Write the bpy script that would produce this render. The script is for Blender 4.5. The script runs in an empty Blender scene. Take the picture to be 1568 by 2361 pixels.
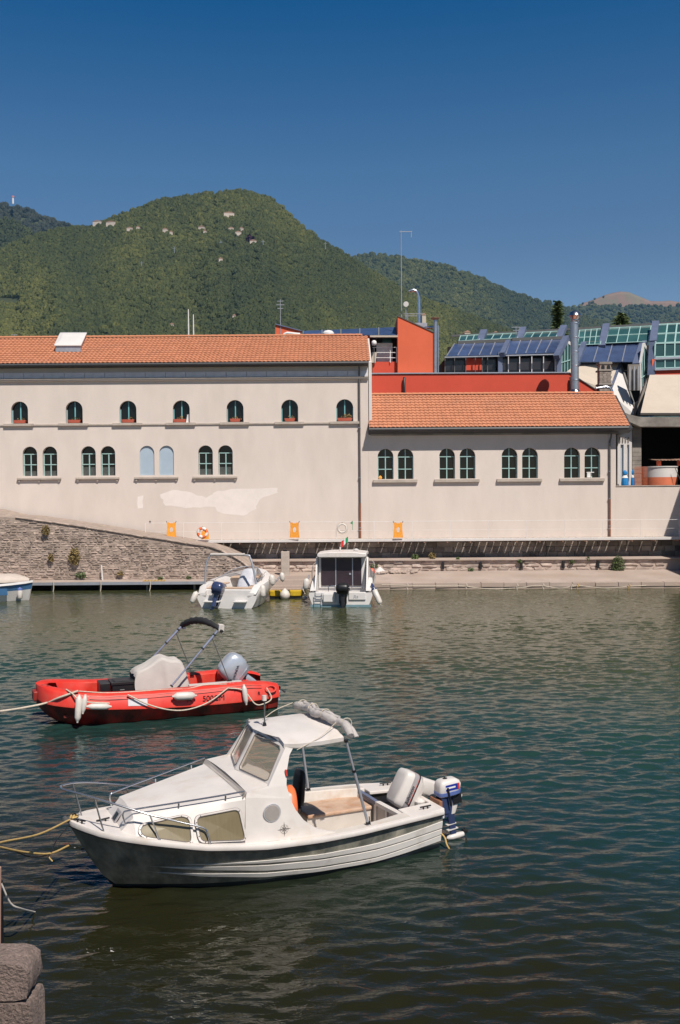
import bpy, bmesh, math, random
import numpy as np
from mathutils import Vector, Matrix, geometry
from math import sin, cos, pi, radians, sqrt
random.seed(7); np.random.seed(7)
S = bpy.context.scene
COL = S.collection
# ------------------------------------------------------------------ camera
F = 2290.0; ROLL = 0.007; PITCH = 50.5/F; CX, CY = 784.0, 1180.5; EYE = Vector((0, 0, 5.0))
_R = Matrix.Rotation(-PITCH, 3, 'X')
RT = _R @ Vector((cos(ROLL), 0, -sin(ROLL))); UP = _R @ Vector((sin(ROLL), 0, cos(ROLL))); FW = _R @ Vector((0, 1, 0))
cam = bpy.data.cameras.new('camera'); co = bpy.data.objects.new('camera', cam); COL.objects.link(co)
m = Matrix.Identity(4)
for i in range(3): m[i][0] = RT[i]; m[i][1] = UP[i]; m[i][2] = -FW[i]; m[i][3] = EYE[i]
co.matrix_world = m
cam.sensor_fit = 'VERTICAL'; cam.sensor_height = 36.0; cam.lens = F/2361.0*36.0
cam.clip_start = 0.1; cam.clip_end = 30000
S.camera = co
# ------------------------------------------------------------------ world, sun
SUNV = Vector((-0.34, 0.68, -1.0)).normalized()          # direction the light travels
w = bpy.data.worlds.new('World'); S.world = w; w.use_nodes = True
nt = w.node_tree; nt.nodes.clear()
out = nt.nodes.new('ShaderNodeOutputWorld'); bg = nt.nodes.new('ShaderNodeBackground')
sky = nt.nodes.new('ShaderNodeTexSky'); sky.sky_type = 'NISHITA'; sky.sun_disc = False
sky.sun_elevation = math.asin(-SUNV.z)
sky.sun_rotation = math.atan2(-SUNV.x, -SUNV.y)
sky.altitude = 300; sky.air_density = 1.0; sky.dust_density = 0.3; sky.ozone_density = 3.0
tc = nt.nodes.new('ShaderNodeTexCoord'); sx = nt.nodes.new('ShaderNodeSeparateXYZ'); cr = nt.nodes.new('ShaderNodeValToRGB')
nt.links.new(tc.outputs['Generated'], sx.inputs[0]); nt.links.new(sx.outputs['Z'], cr.inputs[0])
els = cr.color_ramp.elements
els[0].position = 0.0; els[0].color = (0.72, 0.66, 0.66, 1)
els[1].position = 1.0; els[1].color = (0.012, 0.15, 0.25, 1)
for p, c in ((0.13, (0.62, 0.62, 0.62, 1)), (0.225, (0.41, 0.47, 0.52, 1)), (0.304, (0.31, 0.47, 0.56, 1)), (0.436, (0.015, 0.32, 0.53, 1)), (0.55, (0.012, 0.17, 0.28, 1))):
    e = els.new(p); e.color = c
mx = nt.nodes.new('ShaderNodeMix'); mx.data_type = 'RGBA'; mx.blend_type = 'MULTIPLY'; mx.inputs[0].default_value = 1
nt.links.new(sky.outputs[0], mx.inputs[6]); nt.links.new(cr.outputs[0], mx.inputs[7])
nt.links.new(mx.outputs[2], bg.inputs[0]); nt.links.new(bg.outputs[0], out.inputs[0])
bg.inputs[1].default_value = 0.10
sl = bpy.data.lights.new('sun', 'SUN'); sl.energy = 4.0; sl.angle = radians(0.53); sl.color = (1.0, 0.93, 0.84)
so = bpy.data.objects.new('sun', sl); COL.objects.link(so); so.rotation_euler = SUNV.to_track_quat('-Z', 'Y').to_euler()
S.view_settings.view_transform = 'Standard'; S.view_settings.look = 'None'; S.view_settings.gamma = 1
S.view_settings.use_curve_mapping = False; S.view_settings.exposure = 0.42
S.render.engine = 'CYCLES'
S.cycles.volume_bounces = 0
# ------------------------------------------------------------------ helpers
def ray(px, py): return FW + RT*((px-CX)/F) + UP*((CY-py)/F)
def at(px, py, Y):
    d = ray(px, py); return EYE + d*(Y/d.y)
def atz(px, py, z):
    d = ray(px, py); return EYE + d*((z-EYE.z)/d.z)
def interp(x, pts):
    if x <= pts[0][0]: return pts[0][1]
    for (a, u), (b, v) in zip(pts, pts[1:]):
        if x <= b: return u+(v-u)*(x-a)/(b-a)
    return pts[-1][1]
def smooth_interp(x, pts):
    return float(np.interp(x, [p[0] for p in pts], [p[1] for p in pts]))
def catmull(pts, n=6):
    P = [Vector(p) for p in pts]; P = [P[0]*2-P[1]]+P+[P[-1]*2-P[-2]]; o = []
    for i in range(1, len(P)-2):
        a, b, c, d = P[i-1:i+3]
        for k in range(n):
            t = k/n
            o.append(0.5*((2*b)+(c-a)*t+(2*a-5*b+4*c-d)*t*t+(3*b-3*c+d-a)*t**3))
    o.append(P[-2]); return o
class MB:
    def __init__(s): s.v = []; s.f = []; s.m = []; s.r = []
    def add(s, vs, fs, m=0, r=None):
        b = len(s.v); s.v += [tuple(v) for v in vs]; r = random.random() if r is None else r
        for f in fs: s.f.append([b+i for i in f]); s.m.append(m); s.r.append(r)
        return s
    def box(s, x0, x1, y0, y1, z0, z1, m=0, r=None, j=0):
        q = lambda: random.uniform(-j, j) if j else 0
        vs = [(x+q(), y+q(), z+q()) for z in (z0, z1) for y in (y0, y1) for x in (x0, x1)]
        return s.add(vs, [(0, 2, 3, 1), (4, 5, 7, 6), (0, 1, 5, 4), (2, 6, 7, 3), (0, 4, 6, 2), (1, 3, 7, 5)], m, r)
    def bar(s, a, b, w, h, up=(0, 0, 1), m=0):
        a = Vector(a); b = Vector(b); t = (b-a).normalized(); sd = t.cross(Vector(up)).normalized()*w/2; u = sd.normalized().cross(t)*h/2
        vs = [p+sd*i+u*k for p in (a, b) for k in (-1, 1) for i in (-1, 1)]
        return s.add(vs, [(0, 1, 3, 2), (4, 6, 7, 5), (0, 4, 5, 1), (2, 3, 7, 6), (0, 2, 6, 4), (1, 5, 7, 3)], m)
    def tube(s, pts, r, n=6, m=0, cap=True, flat=1.0):
        P = [Vector(p) for p in pts]; k = len(P); rs = r if isinstance(r, (list, tuple)) else [r]*k
        t0 = (P[1]-P[0]).normalized(); ref = Vector((0, 0, 1)) if abs(t0.z) < 0.9 else Vector((1, 0, 0))
        u = t0.cross(ref).normalized(); vs = []; fs = []
        for i in range(k):
            t = (P[min(i+1, k-1)]-P[max(i-1, 0)]).normalized(); u = (u-t*u.dot(t)).normalized(); w_ = t.cross(u)
            for j in range(n):
                a = 2*pi*j/n; vs.append(P[i]+(u*cos(a)+w_*sin(a)*flat)*rs[i])
        for i in range(k-1):
            for j in range(n): fs.append((i*n+j, i*n+(j+1) % n, (i+1)*n+(j+1) % n, (i+1)*n+j))
        if cap: fs += [tuple(range(n))[::-1], tuple((k-1)*n+j for j in range(n))]
        return s.add(vs, fs, m)
    def loft(s, rings, closed=True, cap=True, m=0):
        n = len(rings[0]); vs = [p for r in rings for p in r]; fs = []
        for i in range(len(rings)-1):
            for j in range(n if closed else n-1): fs.append((i*n+j, i*n+(j+1) % n, (i+1)*n+(j+1) % n, (i+1)*n+j))
        if cap: fs += [tuple(range(n))[::-1], tuple((len(rings)-1)*n+j for j in range(n))]
        return s.add(vs, fs, m)
    def lathe(s, prof, o=(0, 0, 0), n=16, m=0, mat=None):
        o = Vector(o); rings = []
        for r, z in prof:
            ring = [Vector((r*cos(2*pi*j/n), r*sin(2*pi*j/n), z)) for j in range(n)]
            rings.append([(mat @ p if mat else p)+o for p in ring])
        return s.loft(rings, m=m)
    def sell(s, secs, M=None, n=20, e=0.5, m=0):   # superellipse sections (cx,cy,cz,hx,hy)
        rings = []
        for cx, cy, cz, hx, hy in secs:
            ring = []
            for j in range(n):
                a = 2*pi*j/n; c, d = cos(a), sin(a)
                p = Vector((cx+hx*math.copysign(abs(c)**e, c), cy+hy*math.copysign(abs(d)**e, d), cz)); ring.append(M @ p if M else p)
            rings.append(ring)
        return s.loft(rings, m=m)
    def prism(s, poly, d0, d1, f=lambda a, b, d: (a, d, b), m=0, r=None):   # poly in (a,b) extruded over d
        n = len(poly); vs = [f(a, b, d0) for a, b in poly]+[f(a, b, d1) for a, b in poly]
        fs = [tuple(range(n)), tuple(range(2*n-1, n-1, -1))]+[(i, n+i, n+(i+1) % n, (i+1) % n) for i in range(n)]
        return s.add(vs, fs, m, r)
    def torus(s, c, R, r, ax='y', n=20, k=8, m=0, segm=None):
        vs = []; fs = []; ms = []
        for i in range(n):
            a = 2*pi*i/n
            for j in range(k):
                b = 2*pi*j/k; q = R+r*cos(b); p = (q*cos(a), r*sin(b), q*sin(a)) if ax == 'y' else ((r*sin(b), q*cos(a), q*sin(a)) if ax == 'x' else (q*cos(a), q*sin(a), r*sin(b)))
                vs.append(Vector(c)+Vector(p))
        for i in range(n):
            fs = [(i*k+j, i*k+(j+1) % k, ((i+1) % n)*k+(j+1) % k, ((i+1) % n)*k+j) for j in range(k)]
            ms.append((fs, segm(i/n) if segm else m))
        b = len(s.v); s.v += [tuple(v) for v in vs]; rr = random.random()
        for fs, mm in ms:
            for f in fs: s.f.append([b+i for i in f]); s.m.append(mm); s.r.append(rr)
        return s
    def build(s, name, mats, parent=None, smooth=None, stuff=False, bevel=0, fix=True, sub=0):
        me = bpy.data.meshes.new(name); me.from_pydata(s.v, [], s.f)
        mats = mats if isinstance(mats, (list, tuple)) else [mats]
        for q in mats: me.materials.append(q)
        if len(mats) > 1: me.polygons.foreach_set('material_index', s.m)
        a = me.attributes.new('rnd', 'FLOAT', 'FACE'); a.data.foreach_set('value', s.r)
        if fix:
            bm = bmesh.new(); bm.from_mesh(me); bmesh.ops.recalc_face_normals(bm, faces=bm.faces); bm.to_mesh(me); bm.free()
        if smooth is not None:
            me.shade_smooth(); me.set_sharp_from_angle(angle=radians(smooth))
        me.update()
        o = bpy.data.objects.new(name, me); COL.objects.link(o)
        if parent: o.parent = parent
        if bevel:
            b = o.modifiers.new('bevel', 'BEVEL'); b.width = bevel; b.segments = 2; b.limit_method = 'ANGLE'; b.angle_limit = radians(40)
        if sub:
            b = o.modifiers.new('sub', 'SUBSURF'); b.levels = sub; b.render_levels = sub
        if stuff: o['kind'] = 'stuff'
        return o
def tag(o, label=None, cat=None, group=None, kind=None):
    if label: o['label'] = label
    if cat: o['category'] = cat
    if group: o['group'] = group
    if kind: o['kind'] = kind
    return o
def thing(name, label, cat, loc=(0, 0, 0), rz=0, group=None):
    o = bpy.data.objects.new(name, None); COL.objects.link(o); o.location = loc; o.rotation_euler = (0, 0, rz); o.empty_display_size = 0.2
    return tag(o, label, cat, group)
def dup(src, loc=None, parent=None, rz=None):
    c = src.copy(); COL.objects.link(c)
    if parent: c.parent = parent
    if loc is not None: c.location = loc
    if rz is not None: c.rotation_euler = (0, 0, rz)
    for ch in list(src.children): dup(ch, parent=c)
    return c
def text(name, body, size, o, xd, yd, mat, parent=None, shear=0, off=0.0):
    cu = bpy.data.curves.new(name, 'FONT'); cu.body = body; cu.size = size; cu.shear = shear; cu.offset = off; cu.extrude = 0.0015
    t = bpy.data.objects.new(name, cu); COL.objects.link(t)
    me = bpy.data.meshes.new_from_object(t.evaluated_get(bpy.context.evaluated_depsgraph_get()))
    bpy.data.objects.remove(t); bpy.data.curves.remove(cu)
    X = Vector(xd).normalized(); Z = X.cross(Vector(yd)).normalized(); Y = Z.cross(X)
    M = Matrix((X, Y, Z)).transposed().to_4x4(); M.translation = Vector(o); me.transform(M)
    me.materials.clear(); me.materials.append(mat); me.name = name
    ob = bpy.data.objects.new(name, me); COL.objects.link(ob)
    if parent: ob.parent = parent
    return ob
# ------------------------------------------------------------------ materials
def mat(name, col, rough=0.6, var=0.12, scale=3.0, bump=0.0, bscale=30.0, metal=0.0, rnd=0.0, col2=None, thr=(0.45, 0.65), s2=1.5, spec=0.5, stretch=(1, 1, 1), coat=0.0, ior=1.5):
    m = bpy.data.materials.new(name); m.use_nodes = True; n = m.node_tree.nodes; l = m.node_tree.links
    b = n['Principled BSDF']; b.inputs['Roughness'].default_value = rough; b.inputs['Metallic'].default_value = metal
    b.inputs['Specular IOR Level'].default_value = spec; b.inputs['Coat Weight'].default_value = coat; b.inputs['IOR'].default_value = ior
    t = n.new('ShaderNodeTexCoord'); mp = n.new('ShaderNodeMapping'); l.new(t.outputs['Object'], mp.inputs[0]); mp.inputs['Scale'].default_value = stretch
    def noise(sc, det=6, rg=0.6):
        q = n.new('ShaderNodeTexNoise'); q.inputs['Scale'].default_value = sc; q.inputs['Detail'].default_value = det; q.inputs['Roughness'].default_value = rg
        l.new(mp.outputs[0], q.inputs['Vector']); return q
    c = n.new('ShaderNodeMix'); c.data_type = 'RGBA'; c.inputs[6].default_value = (*col, 1); c.inputs[7].default_value = (*(col2 or col), 1)
    if col2:
        q = noise(s2); r = n.new('ShaderNodeMapRange'); r.inputs[1].default_value = thr[0]; r.inputs[2].default_value = thr[1]; l.new(q.outputs[0], r.inputs[0]); l.new(r.outputs[0], c.inputs[0])
    else: c.inputs[0].default_value = 0
    h = n.new('ShaderNodeHueSaturation'); l.new(c.outputs[2], h.inputs['Color'])
    q = noise(scale); r = n.new('ShaderNodeMapRange'); r.inputs[1].default_value = 0.3; r.inputs[2].default_value = 0.7
    r.inputs[3].default_value = 1-var; r.inputs[4].default_value = 1+var; l.new(q.outputs[0], r.inputs[0]); v = r.outputs[0]
    if rnd:
        a = n.new('ShaderNodeAttribute'); a.attribute_name = 'rnd'; r2 = n.new('ShaderNodeMapRange'); r2.inputs[3].default_value = 1-rnd; r2.inputs[4].default_value = 1+rnd
        l.new(a.outputs['Fac'], r2.inputs[0]); mm = n.new('ShaderNodeMath'); mm.operation = 'MULTIPLY'; l.new(v, mm.inputs[0]); l.new(r2.outputs[0], mm.inputs[1]); v = mm.outputs[0]
    l.new(v, h.inputs['Value']); l.new(h.outputs[0], b.inputs['Base Color'])
    if bump:
        q = noise(bscale, 8); bp = n.new('ShaderNodeBump'); bp.inputs['Strength'].default_value = bump; bp.inputs['Distance'].default_value = 0.02
        l.new(q.outputs[0], bp.inputs['Height']); l.new(bp.outputs[0], b.inputs['Normal'])
    return m
def glass(name, tint, alpha=0.35, rough=0.03):
    m = bpy.data.materials.new(name); m.use_nodes = True; n = m.node_tree.nodes; l = m.node_tree.links
    b = n['Principled BSDF']; b.inputs['Base Color'].default_value = (*tint, 1); b.inputs['Roughness'].default_value = rough
    tr = n.new('ShaderNodeBsdfTransparent'); mxs = n.new('ShaderNodeMixShader'); mxs.inputs[0].default_value = alpha
    l.new(tr.outputs[0], mxs.inputs[1]); l.new(b.outputs[0], mxs.inputs[2]); l.new(mxs.outputs[0], n['Material Output'].inputs[0]); return m
K = {}
K['plaster'] = mat('plaster', (0.645, 0.56, 0.505), 0.9, 0.05, 1.3, 0.2, 9, col2=(0.60, 0.515, 0.46), s2=0.35, thr=(0.47, 0.72), stretch=(1, 1, 0.35))
K['plaster_new'] = mat('plaster_new', (0.74, 0.665, 0.62), 0.9, 0.05, 2)
K['sillstone'] = mat('sillstone', (0.42, 0.36, 0.31), 0.85, 0.15, 3)
K['frieze'] = mat('frieze_panel', (0.64, 0.61, 0.64), 0.8, 0.12, 2, rnd=0.12)
K['tile'] = mat('roof_tile', (0.51, 0.210, 0.112), 0.9, 0.07, 1.2, 0.2, 20, rnd=0.06, col2=(0.46, 0.20, 0.118), s2=0.5, thr=(0.5, 0.75))
K['gutter'] = mat('gutter', (0.05, 0.05, 0.055), 0.5)
K['copper'] = mat('copper_pipe', (0.22, 0.09, 0.05), 0.5)
K['greypipe'] = mat('grey_pipe', (0.09, 0.09, 0.09), 0.5)
K['teal'] = mat('teal_frame', (0.17, 0.42, 0.45), 0.5)
K['teal_light'] = mat('pale_teal_frame', (0.33, 0.50, 0.48), 0.5)
K['winglass'] = mat('window_glass', (0.006, 0.007, 0.007), 0.06, 0.3, 1.0, spec=0.35)
K['blueblind'] = mat('pale_blue_fill', (0.36, 0.44, 0.52), 0.8, 0.05, 2)
K['terracotta'] = mat('terracotta', (0.40, 0.085, 0.05), 0.8)
K['leaf'] = mat('leaf', (0.085, 0.12, 0.04), 0.7, 0.3, 6, rnd=0.5)
K['leafdry'] = mat('dry_leaf', (0.22, 0.16, 0.06), 0.8, 0.3, 6, rnd=0.5)
K['white'] = mat('white_paint', (0.74, 0.72, 0.70), 0.5)
K['redwall'] = mat('red_wall', (0.58, 0.072, 0.038), 0.85, 0.06, 0.8, 0.15, 20)
K['orangewall'] = mat('orange_red_wall', (0.66, 0.125, 0.055), 0.85, 0.05, 1.0, 0.15, 20)
K['steel'] = mat('stainless_steel', (0.55, 0.57, 0.62), 0.25, 0.1, 4, metal=1.0)
K['steelblue'] = mat('flue_steel', (0.44, 0.46, 0.50), 0.35, 0.12, 3, metal=0.85)
K['zinc'] = mat('zinc', (0.42, 0.43, 0.47), 0.4, 0.1, 3, metal=0.5)
K['bluemetal'] = mat('blue_metal_roof', (0.050, 0.078, 0.165), 0.35, 0.25, 1.5, rnd=0.15, metal=0.1)
K['bluerib'] = mat('blue_rib', (0.115, 0.14, 0.22), 0.45, 0.15, 2)
K['darkglass'] = mat('dark_glass', (0.025, 0.022, 0.025), 0.15, 0.3, 1, rnd=0.6)
K['greenglass'] = mat('green_glass', (0.03, 0.085, 0.085), 0.12, 0.2, 1, rnd=0.3)
K['cream'] = mat('cream_render', (0.50, 0.425, 0.35), 0.9, 0.06, 1, 0.2, 12)
K['whitewall'] = mat('white_render', (0.62, 0.59, 0.57), 0.9, 0.06, 1)
K['concrete'] = mat('concrete', (0.27, 0.24, 0.21), 0.9, 0.2, 1.5, 0.4, 20, col2=(0.18, 0.16, 0.14), s2=1.0)
K['quay'] = mat('quay_surface', (0.43, 0.345, 0.295), 0.9, 0.16, 1.2, 0.4, 14, col2=(0.35, 0.27, 0.22), s2=0.6)
K['stone'] = mat('rubble_stone', (0.40, 0.312, 0.262), 0.9, 0.35, 3.5, 0.8, 9, rnd=0.30, col2=(0.23, 0.175, 0.14), s2=2.0)
K['mortar'] = mat('mortar', (0.34, 0.268, 0.224), 0.95, 0.3, 3, 0.6, 10)
K['darkstone'] = mat('dark_stone', (0.23, 0.20, 0.175), 0.9, 0.3, 2, 0.5, 10, rnd=0.4)
K['black'] = mat('black_plastic', (0.012, 0.012, 0.014), 0.4)
K['void'] = mat('recess_shade', (0.02, 0.017, 0.016), 0.9)  # near-black that stands in for shade inside openings and under the landing
K['orange'] = mat('orange_fabric', (0.82, 0.33, 0.035), 0.7, 0.15, 8)
K['gel'] = mat('white_gelcoat', (0.67, 0.62, 0.585), 0.4, 0.07, 3.0, col2=(0.55, 0.47, 0.39), s2=2.4, thr=(0.54, 0.8))
K['gelw'] = mat('bright_gelcoat', (0.68, 0.65, 0.63), 0.3, 0.05, 3.0)
K['gelfloor'] = mat('cockpit_gelcoat', (0.58, 0.53, 0.48), 0.5, 0.08, 4, col2=(0.48, 0.37, 0.28), s2=3, thr=(0.55, 0.8))
K['rust'] = mat('brown_stained_bench', (0.52, 0.36, 0.26), 0.6, 0.12, 6, col2=(0.42, 0.22, 0.12), s2=5, thr=(0.45, 0.7))
K['beigeshade'] = mat('shaded_beige', (0.47, 0.42, 0.38), 0.7, 0.06, 6)  # darker beige; on the step riser its shade is put into the colour
K['hullgreen'] = mat('grey_green_hull', (0.165, 0.163, 0.138), 0.4, 0.35, 6, col2=(0.36, 0.325, 0.26), s2=3.4, thr=(0.44, 0.68), stretch=(1, 1, .55))
K['hullwhite'] = mat('white_stripe', (0.72, 0.68, 0.64), 0.4, 0.07, 4, col2=(0.50, 0.45, 0.40), s2=3, thr=(0.55, 0.8))
K['antifoul'] = mat('antifouling', (0.015, 0.022, 0.030), 0.6, 0.3, 4)
K['curtain'] = mat('olive_curtain', (0.205, 0.168, 0.098), 0.30, 0.08, 12, stretch=(4, 1, 0.3), spec=0.6)
K['rubber'] = mat('rubber_seal', (0.16, 0.14, 0.13), 0.6)
K['vent'] = mat('vent_grille', (0.42, 0.42, 0.44), 0.5)
K['canvas'] = mat('grey_canvas', (0.46, 0.42, 0.40), 0.9, 0.15, 10, 0.8, 25)
K['navy'] = mat('navy_cowl', (0.035, 0.05, 0.12), 0.25, coat=0.5)
K['silver'] = mat('silver_cowl', (0.46, 0.50, 0.56), 0.3, 0.05, metal=0.35, coat=0.5)
K['cowlwhite'] = mat('white_cowl', (0.62, 0.58, 0.55), 0.35, 0.05)
K['blueband'] = mat('blue_band', (0.10, 0.15, 0.38), 0.4)
K['royal'] = mat('royal_blue', (0.01, 0.03, 0.28), 0.4)
K['redmark'] = mat('red_mark', (0.6, 0.04, 0.03), 0.5)
K['pinkmark'] = mat('pink_stripe', (0.62, 0.22, 0.20), 0.5)
K['greymark'] = mat('grey_stripe', (0.33, 0.31, 0.32), 0.5)
K['red'] = mat('red_plastic', (0.66, 0.034, 0.020), 0.45, 0.1, 3, col2=(0.58, 0.075, 0.05), s2=2.0)
K['reddirty'] = mat('stained_red_plastic', (0.48, 0.020, 0.013), 0.5, 0.3, 3, col2=(0.10, 0.018, 0.013), s2=1.9, thr=(0.40, 0.60), stretch=(1, 1, 0.4))
K['fender'] = mat('fender_white', (0.62, 0.57, 0.52), 0.45, 0.12, 6)
K['rope'] = mat('rope', (0.55, 0.47, 0.38), 0.9, 0.2, 30)
K['ropeyellow'] = mat('yellow_rope', (0.50, 0.33, 0.12), 0.9, 0.25, 30)
K['alu'] = mat('aluminium_tube', (0.40, 0.43, 0.55), 0.35, 0.1, 8, metal=0.6)
K['covercloth'] = mat('pale_cover', (0.50, 0.46, 0.43), 0.9, 0.06, 4, 0.3, 30)
K['yellow'] = mat('yellow_float', (0.50, 0.33, 0.015), 0.5, 0.2, 4)
K['wood'] = mat('weathered_planks', (0.36, 0.28, 0.235), 0.85, 0.15, 4, 0.3, 20, rnd=0.2, stretch=(4, 1, 1))
K['bluehull'] = mat('blue_stripe_hull', (0.06, 0.16, 0.32), 0.35)
K['aqua'] = mat('blue_umbrella', (0.01, 0.20, 0.50), 0.7)
K['flaggreen'] = mat('flag_green', (0.02, 0.30, 0.12), 0.8); K['flagred'] = mat('flag_red', (0.6, 0.03, 0.03), 0.8)
K['tan'] = mat('tan_deck_pad', (0.52, 0.37, 0.27), 0.7)
K['granite'] = mat('granite', (0.27, 0.20, 0.17), 0.9, 0.35, 60, 1.0, 90, col2=(0.17, 0.13, 0.115), s2=5, thr=(0.40, 0.65))
K['redbrick'] = mat('orange_mesh', (0.50, 0.13, 0.06), 0.9, 0.2, 8)
K['tanvase'] = mat('far_roof', (0.36, 0.22, 0.16), 0.9)
K['ground'] = mat('ground', (0.10, 0.11, 0.06), 0.95, 0.3, 0.05)
WINT = [K['winglass'], K['teal_light']]
# ================================================================== WATER, GROUND, HILLS
YW = 56.7                                     # plane of the long facades
def water_material():
    m = bpy.data.materials.new('harbour_water'); m.use_nodes = True; n = m.node_tree.nodes; l = m.node_tree.links
    b = n['Principled BSDF']; b.inputs['Base Color'].default_value = (0.015, 0.0155, 0.006, 1); b.inputs['Roughness'].default_value = 0.018; b.inputs['IOR'].default_value = 1.333
    t = n.new('ShaderNodeTexCoord'); sp = n.new('ShaderNodeSeparateXYZ'); l.new(t.outputs['Object'], sp.inputs[0])
    # base colour shifts across the basin: brown near, teal middle, olive along the far quay
    wn = n.new('ShaderNodeTexNoise'); wn.inputs['Scale'].default_value = 0.16; wn.inputs['Detail'].default_value = 3; l.new(t.outputs['Object'], wn.inputs[0])
    ax = n.new('ShaderNodeMath'); ax.operation = 'MULTIPLY_ADD'; ax.inputs[1].default_value = 0.5; l.new(sp.outputs['X'], ax.inputs[0]); l.new(sp.outputs['Y'], ax.inputs[2])
    ay = n.new('ShaderNodeMath'); ay.operation = 'MULTIPLY_ADD'; ay.inputs[1].default_value = 7.0; l.new(wn.outputs[0], ay.inputs[0]); l.new(ax.outputs[0], ay.inputs[2])
    rp = n.new('ShaderNodeMapRange'); rp.inputs[1].default_value = 3.5; rp.inputs[2].default_value = 53.5; l.new(ay.outputs[0], rp.inputs[0])
    cr = n.new('ShaderNodeValToRGB'); l.new(rp.outputs[0], cr.inputs[0]); e = cr.color_ramp.elements; e[0].position = 0.22; e[0].color = (0.0150, 0.0150, 0.0058, 1); e[1].position = 0.95; e[1].color = (0.060, 0.062, 0.026, 1)
    for p_, c_ in ((0.32, (0.011, 0.033, 0.031, 1)), (0.46, (0.018, 0.048, 0.037, 1)), (0.60, (0.046, 0.058, 0.028, 1))): q_ = e.new(p_); q_.color = c_
    l.new(cr.outputs[0], b.inputs['Base Color'])
    mp = n.new('ShaderNodeMapping'); mp.inputs['Scale'].default_value = (1, 2.0, 1); mp.inputs['Rotation'].default_value = (0, 0, 0.12); l.new(t.outputs['Object'], mp.inputs[0])
    q = n.new('ShaderNodeTexNoise'); q.inputs['Scale'].default_value = 6.5; q.inputs['Detail'].default_value = 3; q.inputs['Roughness'].default_value = 0.5; q.inputs['Distortion'].default_value = 0.5; l.new(mp.outputs[0], q.inputs[0])
    bp = n.new('ShaderNodeBump'); bp.inputs['Strength'].default_value = 0.5; bp.inputs['Distance'].default_value = 0.019; l.new(q.outputs[0], bp.inputs['Height']); l.new(bp.outputs[0], b.inputs['Normal'])
    return m
K['water'] = water_material(); K['dimblind'] = mat('dim_blind', (0.07, 0.075, 0.07), 0.5, .3, 8)
def build_water():
    xs = np.arange(-26, 24.01, 0.07); ys = [6.0]
    while ys[-1] < 51.2: ys.append(ys[-1]+0.024+0.0011*ys[-1])
    ys = np.array(ys); X, Y = np.meshgrid(xs, ys); Z = np.zeros_like(X)
    rs = np.random.RandomState(3)
    for k in range(64):
        lam = 0.15*(3.6**rs.rand()); lam *= 3.0 if k % 8 == 0 else 1; th = pi/2+0.12+rs.normal(0, 0.48); slope = 0.0135*(1.0 if lam < 0.6 else 0.75); kk = 2*pi/lam
        Z += (slope/kk*np.sin(kk*(X*cos(th)+Y*sin(th))+rs.rand()*6.28+0.9*np.sin(0.9*X*rs.rand()+0.7*Y*rs.rand()+k)))
    gust = (0.55+0.75*(0.5+0.5*np.sin(0.23*X+0.31*Y+1.0)*np.sin(0.17*X-0.41*Y+2.2)))*np.interp(Y, [6, 13, 28, 38, 50], [.9, 1.8, 2.2, 1.7, 1.1]); Z *= gust
    ny, nx = X.shape; v = np.stack([X, Y, Z], -1).reshape(-1, 3).astype(np.float32)
    idx = np.arange(nx*ny).reshape(ny, nx); q = np.stack([idx[:-1, :-1], idx[:-1, 1:], idx[1:, 1:], idx[1:, :-1]], -1).reshape(-1, 4)
    me = bpy.data.meshes.new('water'); me.vertices.add(len(v)); me.vertices.foreach_set('co', v.ravel()); me.loops.add(q.size); me.loops.foreach_set('vertex_index', q.ravel().astype(np.int32))
    me.polygons.add(len(q)); me.polygons.foreach_set('loop_start', np.arange(0, q.size, 4, dtype=np.int32)); me.update(calc_edges=True); me.validate(); me.shade_smooth()
    me.materials.append(K['water']); o = bpy.data.objects.new('water', me); COL.objects.link(o); tag(o, kind='structure')
    b = MB(); b.add([(-400, -60, -0.09), (400, -60, -0.09), (400, 50.6, -0.09), (-400, 50.6, -0.09)], [(0, 1, 2, 3)])
    tag(b.build('open_water', K['water']), kind='structure')
build_water()
b = MB(); b.add([(-9000, YW+0.3, 2.0), (9000, YW+0.3, 2.0), (9000, 12000, 2.0), (-9000, 12000, 2.0)], [(0, 1, 2, 3)]); tag(b.build('ground', K['ground']), kind='structure')
b = MB(); b.add([(-500, -80, -2.5), (500, -80, -2.5), (500, 70, -2.5), (-500, 70, -2.5)], [(0, 1, 2, 3)]); tag(b.build('lake_bed', K['ground']), kind='structure')

def tree_material(name, c1, c2, c3):
    m = bpy.data.materials.new(name); m.use_nodes = True; n = m.node_tree.nodes; l = m.node_tree.links; b = n['Principled BSDF']; b.inputs['Roughness'].default_value = 0.85
    a = n.new('ShaderNodeAttribute'); a.attribute_type = 'INSTANCER'; a.attribute_name = 'tint'; r = n.new('ShaderNodeValToRGB'); l.new(a.outputs['Fac'], r.inputs[0])
    e = r.color_ramp.elements; e[0].color = (*c1, 1); e[1].color = (*c3, 1); x = e.new(0.5); x.color = (*c2, 1); l.new(r.outputs[0], b.inputs['Base Color']); return m
def noise2(x, y, seed, octs=4):
    rs = np.random.RandomState(seed); z = 0*x; a = 1.0
    for o in range(octs):
        for k in range(4):
            th = rs.rand()*6.28; f = (2**o)*(0.7+0.6*rs.rand()); z = z+a*np.sin(f*(x*cos(th)+y*sin(th))+rs.rand()*6.28)/2
        a *= 0.55
    return z/2.2
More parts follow.
